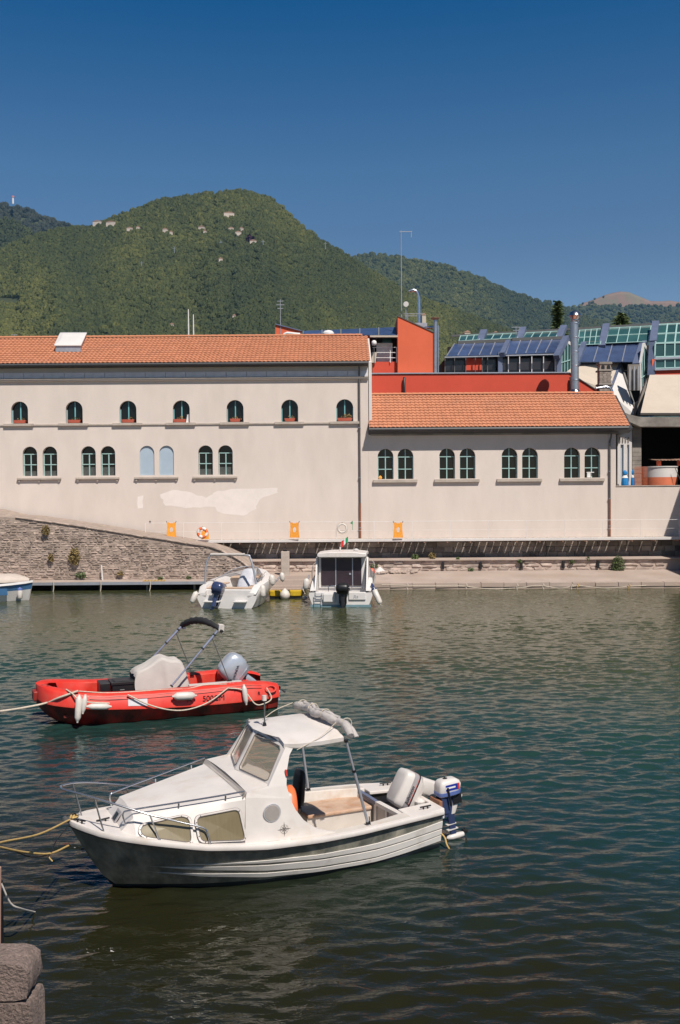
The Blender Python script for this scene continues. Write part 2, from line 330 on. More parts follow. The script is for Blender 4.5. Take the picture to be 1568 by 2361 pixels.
def canopy(name, pts, tint, size, mtl):
    me = bpy.data.meshes.new(name); me.from_pydata([tuple(p) for p in pts], [], [])
    a = me.attributes.new('tint', 'FLOAT', 'POINT'); a.data.foreach_set('value', tint.astype(np.float32))
    a = me.attributes.new('size', 'FLOAT', 'POINT'); a.data.foreach_set('value', size.astype(np.float32))
    o = bpy.data.objects.new(name, me); COL.objects.link(o); tag(o, kind='stuff')
    g = bpy.data.node_groups.new(name, 'GeometryNodeTree'); g.interface.new_socket('Geometry', in_out='INPUT', socket_type='NodeSocketGeometry'); g.interface.new_socket('Geometry', in_out='OUTPUT', socket_type='NodeSocketGeometry')
    N = g.nodes; L = g.links; gi = N.new('NodeGroupInput'); go = N.new('NodeGroupOutput')
    ico = N.new('GeometryNodeMeshIcoSphere'); ico.inputs['Radius'].default_value = 1; ico.inputs['Subdivisions'].default_value = 3
    sp = N.new('GeometryNodeSetPosition'); nz = N.new('ShaderNodeTexNoise'); nz.inputs['Scale'].default_value = 2.6; nz.inputs['Detail'].default_value = 3
    sub = N.new('ShaderNodeMath'); sub.operation = 'SUBTRACT'; sub.inputs[1].default_value = 0.5; L.new(nz.outputs[0], sub.inputs[0])
    sc = N.new('ShaderNodeVectorMath'); sc.operation = 'SCALE'; nm = N.new('GeometryNodeInputPosition'); L.new(nm.outputs[0], sc.inputs[0]); mu = N.new('ShaderNodeMath'); mu.operation = 'MULTIPLY'; mu.inputs[1].default_value = 1.7
    L.new(sub.outputs[0], mu.inputs[0]); L.new(mu.outputs[0], sc.inputs['Scale']); L.new(sc.outputs[0], sp.inputs['Offset']); L.new(ico.outputs[0], sp.inputs[0])
    sm = N.new('GeometryNodeSetMaterial'); sm.inputs['Material'].default_value = mtl; L.new(sp.outputs[0], sm.inputs[0])
    ip = N.new('GeometryNodeInstanceOnPoints'); L.new(gi.outputs[0], ip.inputs['Points']); L.new(sm.outputs[0], ip.inputs['Instance'])
    na = N.new('GeometryNodeInputNamedAttribute'); na.data_type = 'FLOAT'; na.inputs[0].default_value = 'size'
    cb = N.new('ShaderNodeCombineXYZ'); mz = N.new('ShaderNodeMath'); mz.operation = 'MULTIPLY'; mz.inputs[1].default_value = 1.15
    L.new(na.outputs[0], cb.inputs[0]); L.new(na.outputs[0], cb.inputs[1]); L.new(na.outputs[0], mz.inputs[0]); L.new(mz.outputs[0], cb.inputs[2]); L.new(cb.outputs[0], ip.inputs['Scale'])
    rv = N.new('FunctionNodeRandomValue'); rv.data_type = 'FLOAT_VECTOR'; rv.inputs[1].default_value = (0.3, 0.3, 6.28); L.new(rv.outputs[0], ip.inputs['Rotation'])
    L.new(ip.outputs[0], go.inputs[0]); md = o.modifiers.new('trees', 'NODES'); md.node_group = g; return o
def hill(name, ridge, Yr, Y0, seed, spacing, tsize, mtl, gmat, relief=0.05, base=0, pw=1.1, keep=None, tintf=None, foot=1130, near=None):
    px = np.array([p[0] for p in ridge], float); py = np.array([p[1] for p in ridge], float)
    nx, ny = 240, 90; U = np.linspace(px[0], px[-1], nx); T = np.linspace(0, 1.25, ny)
    def surf(u, t):
        h = np.array(1130-np.interp(u, px, py)-(7 if Yr > 3550 else 8)*(Yr < 6500))/F                      # tangent of the ridge's elevation
        h = h+0.0018*noise2(u/38, u*0, seed+5, 3)
        Y = Y0+(Yr-Y0)*t; tt = np.minimum(t, 1.0)
        r = noise2(u/70, t*3.2, seed, 4)*relief*np.sin(pi*np.clip(tt, 0, 1))**0.8
        el = h*(tt**pw+r); z = el*Yr*np.where(t > 1, 1-(t-1)*3.2, 1)*(Y/Yr)**0.55*np.where(tt < 1, 1, 1)
        z = np.minimum(z, h*Y*1.0)
        return (u-CX)/F*Y, Y, z+5-8*(t <= 0)
    UU, TT = np.meshgrid(U, T); X, Y, Z = surf(UU, TT); v = np.stack([X, Y, Z], -1).reshape(-1, 3)
    idx = np.arange(nx*ny).reshape(ny, nx); q = np.stack([idx[:-1, :-1], idx[:-1, 1:], idx[1:, 1:], idx[1:, :-1]], -1).reshape(-1, 4)
    me = bpy.data.meshes.new(name); me.from_pydata(v.tolist(), [], q.tolist()); me.shade_smooth(); me.materials.append(gmat)
    o = bpy.data.objects.new(name, me); COL.objects.link(o); tag(o, kind='structure')
    rs = np.random.RandomState(seed); wd = (px[-1]-px[0])/F*(Yr+Y0)/2; dp = Yr-Y0; n = int(wd*dp*1.1/spacing**2)
    u = px[0]+(px[-1]-px[0])*rs.rand(n*2); t = np.sqrt(rs.rand(n*2))*1.04
    x, y, z = surf(u, t); mk = np.ones(len(u), bool)
    if keep is not None: mk &= keep(u, t, 1130-F*(z-5)/y, rs)
    u, t, x, y, z = [a[mk] for a in (u, t, x, y, z)]
    s = tsize*(0.65+0.7*rs.rand(len(u))); tn = np.clip(0.42+0.30*noise2(u/55, t*7, seed+9, 4)*1.25+0.13*rs.normal(size=len(u)), 0, 1)
    if tintf is not None: tn = np.clip(tintf(u, t, tn), 0, 1)
    canopy(name+'_forest', np.stack([x, y, z+s*0.45], -1), tn, s, mtl)
    return surf
FOR = tree_material('forest_crowns', (0.022, 0.034, 0.009), (0.050, 0.062, 0.013), (0.120, 0.122, 0.026))
FORD = tree_material('dark_forest_crowns', (0.012, 0.020, 0.018), (0.022, 0.030, 0.020), (0.045, 0.05, 0.025))
K['hillsoil'] = mat('hill_soil', (0.045, 0.055, 0.022), 0.95, 0.3, 0.01)
K['bare'] = mat('bare_summit', (0.24, 0.155, 0.11), 0.95, 0.3, 0.006, col2=(0.17, 0.14, 0.09), s2=0.006, thr=(0.48, 0.56))
ridge_main = [(-420, 690), (-200, 640), (-60, 600), (0, 575), (60, 550), (110, 530), (165, 515), (220, 517), (255, 505), (275, 492), (330, 475), (375, 456), (410, 450), (440, 447), (490, 443), (500, 452), (508, 445), (555, 440), (590, 444), (625, 455), (650, 472), (680, 500), (705, 520), (740, 552), (790, 582), (850, 620), (905, 650), (960, 680), (1010, 700), (1080, 725), (1150, 752), (1250, 790), (1400, 830)]
def keep_main(u, t, py, rs):
    k = ~((abs(u-500) < 3.0) & (py < 500))
    k &= ~((u > -60) & (u < 55) & (py > 682) & (py < 700))
    return k
surf_main = hill('forested_hill', ridge_main, 2100, 950, 11, 7.6, 4.5, FOR, K['hillsoil'], 0.075, keep=keep_main,
     tintf=lambda u, t, n: n+0.18*np.exp(-((u-350)/130)**2)*(t > 0.8)+0.10*np.exp(-((u-1000)/120)**2))
hill('forested_ridge', [(600, 640), (740, 610), (800, 597), (830, 590), (870, 586), (900, 590), (950, 600), (1010, 607), (1060, 622), (1110, 640), (1170, 668), (1230, 688), (1290, 703), (1350, 730), (1450, 760)], 4600, 3400, 21, 16, 8, FOR, K['hillsoil'], 0.05)
hill('distant_hill', [(1150, 740), (1240, 720), (1300, 706), (1340, 698), (1400, 702), (1480, 708), (1560, 705), (1650, 700), (1800, 712), (2000, 700)], 6300, 5200, 33, 26, 9, FOR, K['hillsoil'], 0.05)
hill('bare_summit', [(1290, 730), (1340, 702), (1375, 692), (1400, 685), (1430, 679), (1450, 680), (1475, 690), (1500, 700), (1530, 700), (1545, 698), (1600, 704), (1700, 715)], 7000, 6400, 37, 60, 8, FOR, K['bare'], 0.05, keep=lambda u, t, py, rs: (rs.rand(len(u)) < 0.25) & (u < 1400))
hill('dark_mountain', [(-500, 420), (-200, 450), (-60, 462), (0, 463), (25, 466), (32, 474), (48, 470), (90, 487), (150, 508), (200, 520), (260, 560), (330, 600)], 3500, 2600, 41, 14, 7.5, FORD, K['hillsoil'], 0.05)
hill('left_spur', [(-500, 430), (-200, 470), (-60, 485), (0, 492), (30, 500), (60, 515), (90, 535), (130, 565), (200, 600)], 2700, 2150, 45, 11, 6, FOR, K['hillsoil'], 0.05)
# ------------------------------------------------------------------ hillside houses, pylons
def ray_hill(px, py):
    lo = None
    for t in np.linspace(0.05, 1.0, 600):
        x, y, z = surf_main(np.array([float(px)]), np.array([t]))
        if 1130-F*(z[0]-5)/y[0] <= py: return Vector((x[0], y[0], z[0]))
    return Vector((x[0], y[0], z[0]))
K['farwall'] = mat('far_house_wall', (0.55, 0.47, 0.41), .9)
HH = [(235, 522, 24, 'leftmost long pale house in the village on the left saddle of the hill'), (266, 524, 26, 'wide pinkish house at the right of the village on the hill saddle'), (309, 536, 16, 'small pink house just right of the saddle village'), (328, 533, 9, 'tiny house with red roof right of the small pink house'), (390, 538, 13, 'pale house among trees above two lower houses on the hill'), (403, 545, 8, 'tiny white house right below the pale house on the hill'), (473, 535, 16, 'brown roofed house under the forest cut on the hill'), (481, 543, 8, 'tiny pale house directly below the brown roofed house'), (535, 506, 28, 'long low ochre building highest on the hill'), (540, 537, 14, 'pale house upper left in the central hillside hamlet'), (565, 537, 9, 'small pale house upper right in the central hillside hamlet'), (556, 547, 16, 'cream house lowest in the central hillside hamlet'), (590, 568, 18, 'pale house beside the dark purple tree on the hill'), (515, 607, 10, 'lone pale house low on the hillside'), (403, 757, 10, 'ochre house near the foot of the hill above the roof'), (545, 738, 9, 'small pale house at the foot of the hill')]
for i, (px, py, wpx, lab) in enumerate(HH):
    p = ray_hill(px, py); wd = wpx*p.y/F*.85; h = max(4.0, min(6.5, wd*0.4)); d = 8
    t = thing('hillside_house', lab, 'house', (p.x, p.y-6, p.z+1), random.uniform(-0.3, 0.3), 'houses on the hillside')
    b = MB(); b.box(-wd/2, wd/2, -d/2, d/2, -4, h); b.build('wall', K['farwall'], t)
    b = MB(); b.prism([(-wd/2-.5, h), (wd/2+.5, h), (wd/2+.5, h+.3), (0, h+2.4), (-wd/2-.5, h+.3)], -d/2-.5, d/2+.5); b.build('roof', K['tanvase'], t)
for px, py, hh in ((755, 586, 22), (333, 625, 18), (408, 592, 18), (515, 575, 15), (612, 575, 15)):
    p = ray_hill(px, py); t = thing('power_pylon', {755: 'tallest pale pylon, standing on the right flank of the hill', 333: 'grey pylon in the forest at the left of the hill', 408: 'grey pylon below the small pale houses', 515: 'thin grey pylon below the central hamlet', 612: 'thin pylon right of the house by the purple tree'}[px], 'pylon', tuple(p), 0, 'pylons on the hillside')
    b = MB(); b.tube([(0, 0, -2), (0, 0, hh)], [1.0, 0.5], 4); b.build('mast', K['zinc'], t)
    b = MB(); b.bar((-3, 0, hh-3), (3, 0, hh-3), 0.5, 0.5); b.build('crossarm', K['zinc'], t)
p = at(30, 462, 3450); t = thing('transmission_tower', 'red and white tower on the crest of the dark mountain', 'tower', tuple(p+Vector((0, 0, -12))))
b = MB(); b.tube([(0, 0, 0), (0, 0, 22)], 3.2, 8); b.build('shaft', K['white'], t); b = MB(); b.tube([(0, 0, 22), (0, 0, 27)], 4.6, 8); b.build('head', K['pinkmark'], t)
t = ray_hill(585, 565); b = MB()
for k in range(260):
    a = Vector((random.gauss(0, 4), random.gauss(0, 4), random.gauss(8, 4))); n = Vector([random.gauss(0, 1) for _ in range(3)]).normalized(); u = n.orthogonal().normalized()*1.6; v_ = n.cross(u)
    b.add([a-u-v_, a+u-v_, a+u+v_, a-u+v_], [(0, 1, 2, 3)])
K['purple'] = mat('purple_leaves', (0.045, 0.012, 0.03), 0.8); root = thing('copper_beech', 'dark purple tree beside a pale house on the hill', 'tree', tuple(t))
b.build('crown', K['purple'], root, fix=False); b = MB(); b.tube([(0, 0, -2), (0, 0, 8)], [0.8, 0.3], 6); b.build('trunk', K['concrete'], root)

# ================================================================== LONG BUILDINGS
def fx(px, py=1050): return at(px, py, YW).x
def fz(px, py): return at(px, py, YW).z
def arch(xc, w_, zb, zt, n=12):
    r = w_/2; zs = zt-r
    return [(xc-r, zb), (xc+r, zb)]+[(xc+r*cos(pi*k/n), zs+r*sin(pi*k/n)) for k in range(n+1)]
def facade(name, outer, holes, Y, depth, mtl, parent):
    loops = [[Vector((x, z, 0)) for x, z in outer]]+[[Vector((x, z, 0)) for x, z in h] for h in holes]
    tri = geometry.tessellate_polygon(loops); flat = [v for l in loops for v in l]
    me_v = [(v.x, Y, v.y) for v in flat]; b = MB(); b.add(me_v, [t for t in tri])
    for h in [outer]+holes:
        n = len(h); vs = [(x, Y, z) for x, z in h]+[(x, Y+depth, z) for x, z in h]; b.add(vs, [(i, (i+1) % n, n+(i+1) % n, n+i) for i in range(n)])
    return b.build(name, mtl, parent)
def window(parent, xc, w_, zb, zt, Y, style, name='window'):
    """arched window set back in its reveal; style: 'cross' two bars, 'mull' one mullion, 'low' sunken transom"""
    yb = Y+0.27; b = MB(); b.prism(arch(xc, w_, zb, zt), yb, yb+0.03); wd = b.build(name, K['winglass'], parent)
    fr = MB(); zs = zt-w_/2; t = 0.028
    if style == 'mull':
        fr.box(xc-0.03, xc+0.03, yb-0.05, yb-0.003, zb, zt-0.02)
        fr.box(xc+w_/2-0.05, xc+w_/2-0.005, yb-0.04, yb-0.003, zb, zs)
        fr.box(xc-w_/2+0.005, xc-w_/2+0.05, yb-0.04, yb-0.003, zb, zs); mt = K['teal']
    else:
        z1 = zs-0.02; z2 = zb+(z1-zb)*(0.52 if style == 'low' else 0.45)
        fr.box(xc-t, xc+t, yb-0.05, yb-0.003, zb, z1 if style == 'low' else zt-0.02)
        for z in (z1, z2): fr.box(xc-w_/2+0.005, xc+w_/2-0.005, yb-0.062, yb-0.004, z-0.024, z+0.024)
        mt = K['teal_light']
        for sd in (-1, 1): fr.box(xc+sd*(w_/2-0.028)-0.02, xc+sd*(w_/2-0.028)+0.02, yb-0.04, yb-0.003, zb, z1)
    fr.build('frame', mt, wd)
    if style == 'low':
        q = MB(); q.box(xc-w_/2+.05, xc+w_/2-.05, yb-.0022, yb-.001, zb+.01, zb+random.uniform(.25, .5)); q.build('lower_blind', K['dimblind'], wd)
    return wd
def sill(parent, x0, x1, z0, z1, Y, corb=0):
    b = MB(); b.box(x0, x1, Y-0.16, Y-0.002, z0, z1); s_ = b.build('sill', K['sillstone'], parent, bevel=0.01)
    for k in range(corb):
        x = x0+0.12+(x1-x0-0.24)*k/(corb-1); b = MB(); b.box(x-0.05, x+0.05, Y-0.11, Y-0.002, z0-0.11, z0-0.002); b.build('corbel', K['sillstone'], s_)
def roof_tiles(parent, x0, x1, ye, ze, yr, zr, tw=0.245, rows=14, skew=0.0):
    """corrugated tiles laid in overlapping rows: one 'stuff' part; ridge tiles one by one"""
    b = MB(); n = Vector((0, -(zr-ze), yr-ye)).normalized(); up = Vector((0, yr-ye, zr-ze)); rl = up.length/rows; up.normalize()
    nc = int((x1-x0)/tw)
    for r in range(rows):
        o = Vector((0, ye, ze))+up*rl*r
        for c in range(nc+1):
            xa = x0+c*tw+random.uniform(-.006, .006)
            sk = skew*(r/rows)
            if xa+tw > x1-sk+0.17 or xa < x0-0.13: continue
            jz = random.uniform(0, 0.008); prof = [(0, 0.0), (0.045, 0.0), (0.075, 0.026), (0.13, 0.034), (0.185, 0.026), (0.215, 0.004), (tw, 0.0)]
            lo = [o+Vector((xa+u, 0, 0))+n*(h+0.045+jz) for u, h in prof]; hi = [o+up*(rl+0.02)+Vector((xa+u, 0, 0))+n*(h+0.005) for u, h in prof]
            lw = [p-n*0.03 for p in lo]; k = len(prof)
            fs = [(i, i+1, k+i+1, k+i) for i in range(k-1)]+[(2*k+i, 2*k+i+1, i+1, i) for i in range(k-1)]
            b.add(lo+hi+lw, fs)
    b.build('roof_tiles', K['tile'], parent, stuff=True, fix=False)
    first = None; x = x0
    while x < x1-skew-0.35:
        if first is None:
            q = MB(); q.loft([[Vector((u, 0.115*cos(a)*s_, 0.03+0.115*sin(a)*s_)) for a in [pi*k/5 for k in range(6)]] for u, s_ in ((0, 1.0), (0.41, 0.86))], closed=False, cap=False, m=0)
            first = q.build('ridge_tile', K['tile'], parent, smooth=30); o = first
        else: o = first.copy(); COL.objects.link(o); o.parent = parent
        o.location = (x, yr, zr+0.02); x += 0.385
def downpipe(parent, x, z0, zc, z1, Y, name='downpipe'):
    b = MB(); b.tube([(x, Y-0.42, z1), (x, Y-0.40, z1-0.15), (x, Y-0.10, z1-0.45), (x, Y-0.09, z1-0.6), (x, Y-0.09, zc)], 0.055, 8); d = b.build(name, K['greypipe'], parent, smooth=60)
    b = MB(); b.tube([(x, Y-0.09, zc), (x, Y-0.09, z0)], 0.062, 8); b.build('pipe_foot', K['copper'], d, smooth=60)
    for k in range(4):
        z = z0+0.6+(z1-z0-1.2)*k/3; b = MB(); b.box(x-0.075, x+0.075, Y-0.155, Y-0.004, z, z+0.03); b.build('clamp', K['zinc'], d)
ZW = 2.16; ZF = fz(850, 1241)
# --- left building
LB = thing('long_building', 'long pale plastered building with orange tiled roof and small arched windows, left of the downpipe', 'building', (0, 0, 0))
XL, XM = -34.0, fx(849, 900)
ze = fz(420, 846); up_c = [45, 171, 295, 418, 542, 668, 795]; ub, ut = fz(418, 974), fz(418, 923)
lo_c = [69, 115, 204, 249, 339, 384, 474, 520]; lb_, lt = fz(295, 1096), fz(295, 1028)
holes = [arch(fx(c, 950), 0.965, ub, ut) for c in up_c]
for c in (-80, -206, -332): holes.append(arch(fx(c, 950), 0.965, ub, ut))
holes += [arch(fx(c, 1060), 0.83, lb_, lt) for c in lo_c]
facade('wall', [(XL, 1.9), (XM, 1.9), (XM, ze), (XL, ze)], holes, YW, 0.3, K['plaster'], LB)
b = MB(); b.box(XL, XM-0.003, YW+0.31, YW+7.6, 1.9, ze-0.1); b.build('rear_wall', K['plaster'], LB)
for c in up_c+[-80, -206, -332]: window(LB, fx(c, 950), 0.965, ub, ut, YW, 'mull')
for i, c in enumerate(lo_c):
    if c in (339, 384):
        b = MB(); b.prism(arch(fx(c, 1060), 0.83, lb_, lt), YW+0.09, YW+0.26); b.build('blocked_window', K['blueblind'], LB)['label'] = 'arched opening filled in and painted pale blue'
    else: window(LB, fx(c, 1060), 0.83, lb_, lt, YW, 'low')
for c in up_c+[-80, -206, -332]: sill(LB, fx(c)-0.84, fx(c)+0.84, ub-0.155, ub-0.012, YW)
xs_ = [XL]+[v for c in sorted(up_c+[-80, -206, -332]) for v in (fx(c)-0.843, fx(c)+0.843)]+[XM-0.5]
for a, c in zip(xs_[::2], xs_[1::2]):
    if c-a > 0.2: b = MB(); b.box(a, c, YW-0.07, YW-0.002, ub-0.135, ub-0.06); b.build('string_course', K['sillstone'], LB)
for a, c in ((40, 141), (175, 275), (310, 411), (444, 547)): sill(LB, fx(a), fx(c), lb_-0.21, lb_-0.10, YW, 3)
zfr = fz(420, 873); b = MB()
x = XL; first = None
while x < XM-0.25:
    if first is None: b = MB(); b.box(0, 1.13, YW-0.13, YW-0.003, zfr+0.06, ze-0.30); first = b.build('frieze_panel', K['frieze'], LB, bevel=0.008); o = first
    else: o = first.copy(); COL.objects.link(o); o.parent = LB
    if x+1.15 > XM: o.scale.x = (XM-x-0.02)/1.13
    o.location.x = x; x += 1.15
b = MB(); b.box(XL, XM, YW-0.20, YW-0.003, zfr-0.03, zfr+0.05); b.build('cornice_ledge', K['sillstone'], LB, bevel=0.01)
b = MB(); b.box(XL, XM, YW-0.15, YW-0.003, zfr-0.10, zfr-0.034); b.build('lower_moulding', K['plaster'], LB)
YE, ZE = YW-0.52, fz(420, 838)+0.0
YRg = 61.3; ZRg = at(420, 778, YRg).z
XRF = at(850, 840, YE).x
b = MB(); b.prism([(YE+0.02, ZE-0.13), (YW+0.05, ZE-0.10), (YW+0.3, ZE+0.02), (YRg, ZRg-0.08), (YRg+4.4, ze), (YRg+4.4, ze-0.1), (YW, ze-0.02), (YE+0.02, ZE-0.2)], XL, XRF, f=lambda a, c, d: (d, a, c)); b.build('roof_deck', K['gutter'], LB)
roof_tiles(LB, XL, XRF, YE-0.03, ZE-0.03, YRg, ZRg, rows=14)
b = MB(); b.tube([(XL, YE-0.09, ZE-0.11), (XRF, YE-0.09, ZE-0.11)], 0.085, 8); b.build('gutter', K['gutter'], LB)
XG = at(857, 840, YW).x; rze_ = fz(1100, 1000)
b = MB(); b.prism([(YW+0.0, rze_+.01), (YW+0.0, ze+0.2), (YRg-0.1, ZRg-0.15), (YRg+4.4, ze), (YRg+4.4, rze_+.01)], XRF+0.02, XG, f=lambda a, c, d: (d, a, c)); b.build('gable_wall', K['whitewall'], LB)
downpipe(LB, fx(829, 1000), ZF, fz(832, 1160), ze-0.1, YW)
# repaired plaster patches, thin coats of newer render
def patch(pts, r=3):
    b = MB(); q = []
    for i, (x, y) in enumerate(pts):
        x2, y2 = pts[(i+1) % len(pts)]
        for k in range(4):
            t = k/4; p = at(x+(x2-x)*t+random.uniform(-r, r), y+(y2-y)*t+random.uniform(-r, r)*0.5, YW); q.append((p.x, p.z))
    tri = geometry.tessellate_polygon([[Vector((x, z, 0)) for x, z in q]]); n = len(q)
    b.add([(x, YW-0.0025, z) for x, z in q], [t for t in tri]); return b
b = patch([(368, 1140), (400, 1130), (440, 1135), (475, 1148), (500, 1132), (560, 1126), (640, 1124), (640, 1135), (600, 1150), (590, 1172), (560, 1190), (500, 1180), (495, 1168), (430, 1172), (380, 1165)])
b.build('plaster_patch', K['plaster_new'], LB, fix=False)
b = patch([(316, 1146), (330, 1142), (329, 1172), (318, 1172)], 1.2); b.build('plaster_patch', K['plaster_new'], LB, fix=False)
# skylight box on the roof
def roofpt(px, py):
    # point on the roof plane seen at the pixel
    n = Vector((0, -(ZRg-ZE), YRg-YE)); d = ray(px, py); t = (Vector((0, YE, ZE+0.05))-EYE).dot(n)/d.dot(n); return EYE+d*t
sk = thing('skylight_box', 'white metal skylight box on the long orange roof', 'skylight')
A, B_ = roofpt(128, 811), roofpt(186, 811); C_, D_ = roofpt(198, 778), roofpt(140, 778)
b = MB(); hz = Vector((0, 0, 0.32)); vs = [A, B_, C_, D_]+[v+hz for v in (A, B_, C_, D_)]; b.add(vs, [(0, 1, 2, 3), (4, 5, 6, 7), (0, 1, 5, 4), (1, 2, 6, 5), (2, 3, 7, 6), (3, 0, 4, 7)]); b.build('curb', K['zinc'], sk)
b = MB(); o1 = Vector((-.06, -.08, .32)); c4 = [A+o1, B_+Vector((.06, -.08, .32)), C_+Vector((.06, .05, .24)), D_+Vector((-.06, .05, .24))]; mid = sum(c4, Vector())/4+Vector((0, 0, .12)); tp = [v.lerp(mid, 0.35)+Vector((0, 0, .12)) for v in c4]
b.add(c4+[v+Vector((0, 0, .07)) for v in c4]+tp, [(0, 1, 2, 3), (0, 1, 5, 4), (1, 2, 6, 5), (2, 3, 7, 6), (3, 0, 4, 7), (4, 5, 9, 8), (5, 6, 10, 9), (6, 7, 11, 10), (7, 4, 8, 11), (8, 9, 10, 11)]); b.build('lid', K['whitewall'], sk, bevel=0.03)
# planters on the sills
def leaves(b, c, rx, ry, rz, n, s, m=0, dome=False):
    for _ in range(n):
        while True:
            p = Vector((random.uniform(-1, 1), random.uniform(-1, 1), random.uniform(-1 if not dome else 0, 1)))
            if p.length < 1: break
        p = Vector((p.x*rx, p.y*ry, p.z*rz))+Vector(c); nrm = Vector([random.gauss(0, 1) for _ in range(3)]).normalized(); u = nrm.orthogonal().normalized(); u.rotate(Matrix.Rotation(random.uniform(0, 6.28), 3, nrm)); v = nrm.cross(u); q = s*random.uniform(0.6, 1.3)
        b.add([p-u*q, p-v*q*0.45, p+u*q, p+v*q*0.45], [(0, 1, 2, 3)], m)
PL = ['first terracotta planter from the left, in an upper arched window', 'second planter from the left on the upper sill row', 'third planter from the left, with a pale cloth lying in it', 'fourth planter, in the window with the white sheet', 'fifth upper planter, above the rightmost lower pair of that building', 'sixth upper planter, with a green sprig at its right end', 'wide dry overgrown planter in the upper window beside the downpipe']
for i, c in enumerate(up_c):
    wd = 0.72 if i < 6 else 0.86; x = fx(c, 960)+(0.0 if i != 3 else -0.1); t = thing('window_planter', PL[i], 'planter', (x, YW+0.05, ub), 0, 'planters in the upper windows')
    b = MB(); hw = wd/2*(1 if i not in (4, 5) else 0.85)
    b.prism([(-hw+.05, 0.012), (hw-.05, 0.012), (hw, 0.19), (-hw, 0.19)], -0.12, 0.1); b.build('trough', K['terracotta'], t, bevel=0.012)
    b = MB(); leaves(b, (0.1, 0, 0.22), wd*0.38, 0.1, 0.13 if i < 6 else 0.24, 26 if i < 6 else 160, 0.06); b.build('plants', K['leafdry'] if i != 1 else K['leaf'], t, fix=False)
b = MB(); x = fx(428, 960); b.add([(x-.02, YW+.24, ub), (x+.27, YW+.24, ub), (x+.27, YW+.22, ub+.5), (x+.06, YW+.23, ub+.46)], [(0, 1, 2, 3)]); tag(b.build('white_sheet', K['white'], fix=False), 'white sheet hanging inside the fourth upper window', 'sheet')
# --- right building
RB = thing('lower_building', 'lower pale building with orange roof and paired arched windows, between the two downpipes', 'building')
XR0, XR1 = XM+0.004, fx(1420, 1050); rze = fz(1100, 1000); rc = [889, 935, 1031, 1078, 1175, 1222, 1319, 1366]; rb_, rt = fz(1130, 1103), fz(1130, 1033)
holes = [arch(fx(c, 1060), 0.90, rb_, rt) for c in rc]
facade('wall', [(XR0, 1.9), (XR1, 1.9), (XR1, rze), (XR0, rze)], holes, YW, 0.3, K['plaster'], RB)
b = MB(); b.box(XR0, XR1-0.01, YW+0.31, YW+4.6, 1.9, rze-0.1); b.build('rear_wall', K['plaster'], RB)
for c in rc: window(RB, fx(c, 1060), 0.90, rb_, rt, YW, 'cross')
for a, c in ((860, 962), (1001, 1105), (1145, 1249), (1290, 1393)): sill(RB, fx(a), fx(c), rb_-0.20, rb_-0.03, YW)
YE2, ZE2 = YW-0.62, at(1100, 984, YW-0.62).z; YR2 = 59.4; ZR2 = at(1130, 910, YR2).z
xa, xb = at(851, 985, YE2).x, at(1447, 985, YE2).x; skw = xb-at(1421, 908, YR2).x
b = MB(); b.prism([(YE2+0.02, ZE2-0.13), (YW+0.3, ZE2+0.13), (YR2, ZR2-0.08), (YR2+2.4, rze), (YW, rze-0.02), (YE2+0.02, ZE2-0.2)], xa, xb-skw-0.02, f=lambda a, c, d: (d, a, c)); b.build('roof_deck', K['gutter'], RB)
b = MB(); b.add([(xb-skw, YE2, ZE2-.12), (xb-.12, YE2, ZE2-.12), (xb-skw, YR2, ZR2-.08), (xb-skw, YR2+2.4, rze)], [(0, 1, 2), (1, 3, 2), (0, 1, 3)]); b.build('hip', K['gutter'], RB)
roof_tiles(RB, xa, xb, YE2-0.03, ZE2-0.03, YR2, ZR2, rows=12, skew=skw)
b = MB(); b.tube([(xa, YE2-0.09, ZE2-0.11), (xb+0.03, YE2-0.09, ZE2-0.11)], 0.085, 8); b.build('gutter', K['gutter'], RB)
b = MB(); b.box(xa+0.1, xb-0.35, YW-0.14, YW-0.003, fz(1100, 1003), ZE2-0.16); b.build('eaves_board', K['greypipe'] if 0 else K['concrete'], RB)
b = MB(); b.box(xa+0.1, xb-0.02, YE2+0.03, YW-0.15, ZE2-0.19, ZE2-0.13); b.build('soffit', K['concrete'], RB)
downpipe(RB, fx(1405, 1100), ZF, fz(1406, 1150), rze-0.05, YW)
# small things behind panes
b = MB(); b.lathe([(0.0, 0), (0.09, 0.01), (0.11, 0.08), (0.07, 0.17), (0.0, 0.2)], (fx(877, 1095), YW+0.2, rb_+0.005), 10); tag(b.build('orange_pot', K['orange']), 'small orange pot in the first window of the lower building', 'pot')
b = MB(); x = fx(1362, 1095); b.box(x-.17, x+.02, YW+.1, YW+.24, rb_+.02, rb_+.28, 0); b.box(x-.2, x+.22, YW+.09, YW+.25, rb_+.285, rb_+.33); tag(b.build('white_appliance', K['white']), 'white machine on the sill of the rightmost arched window', 'appliance')
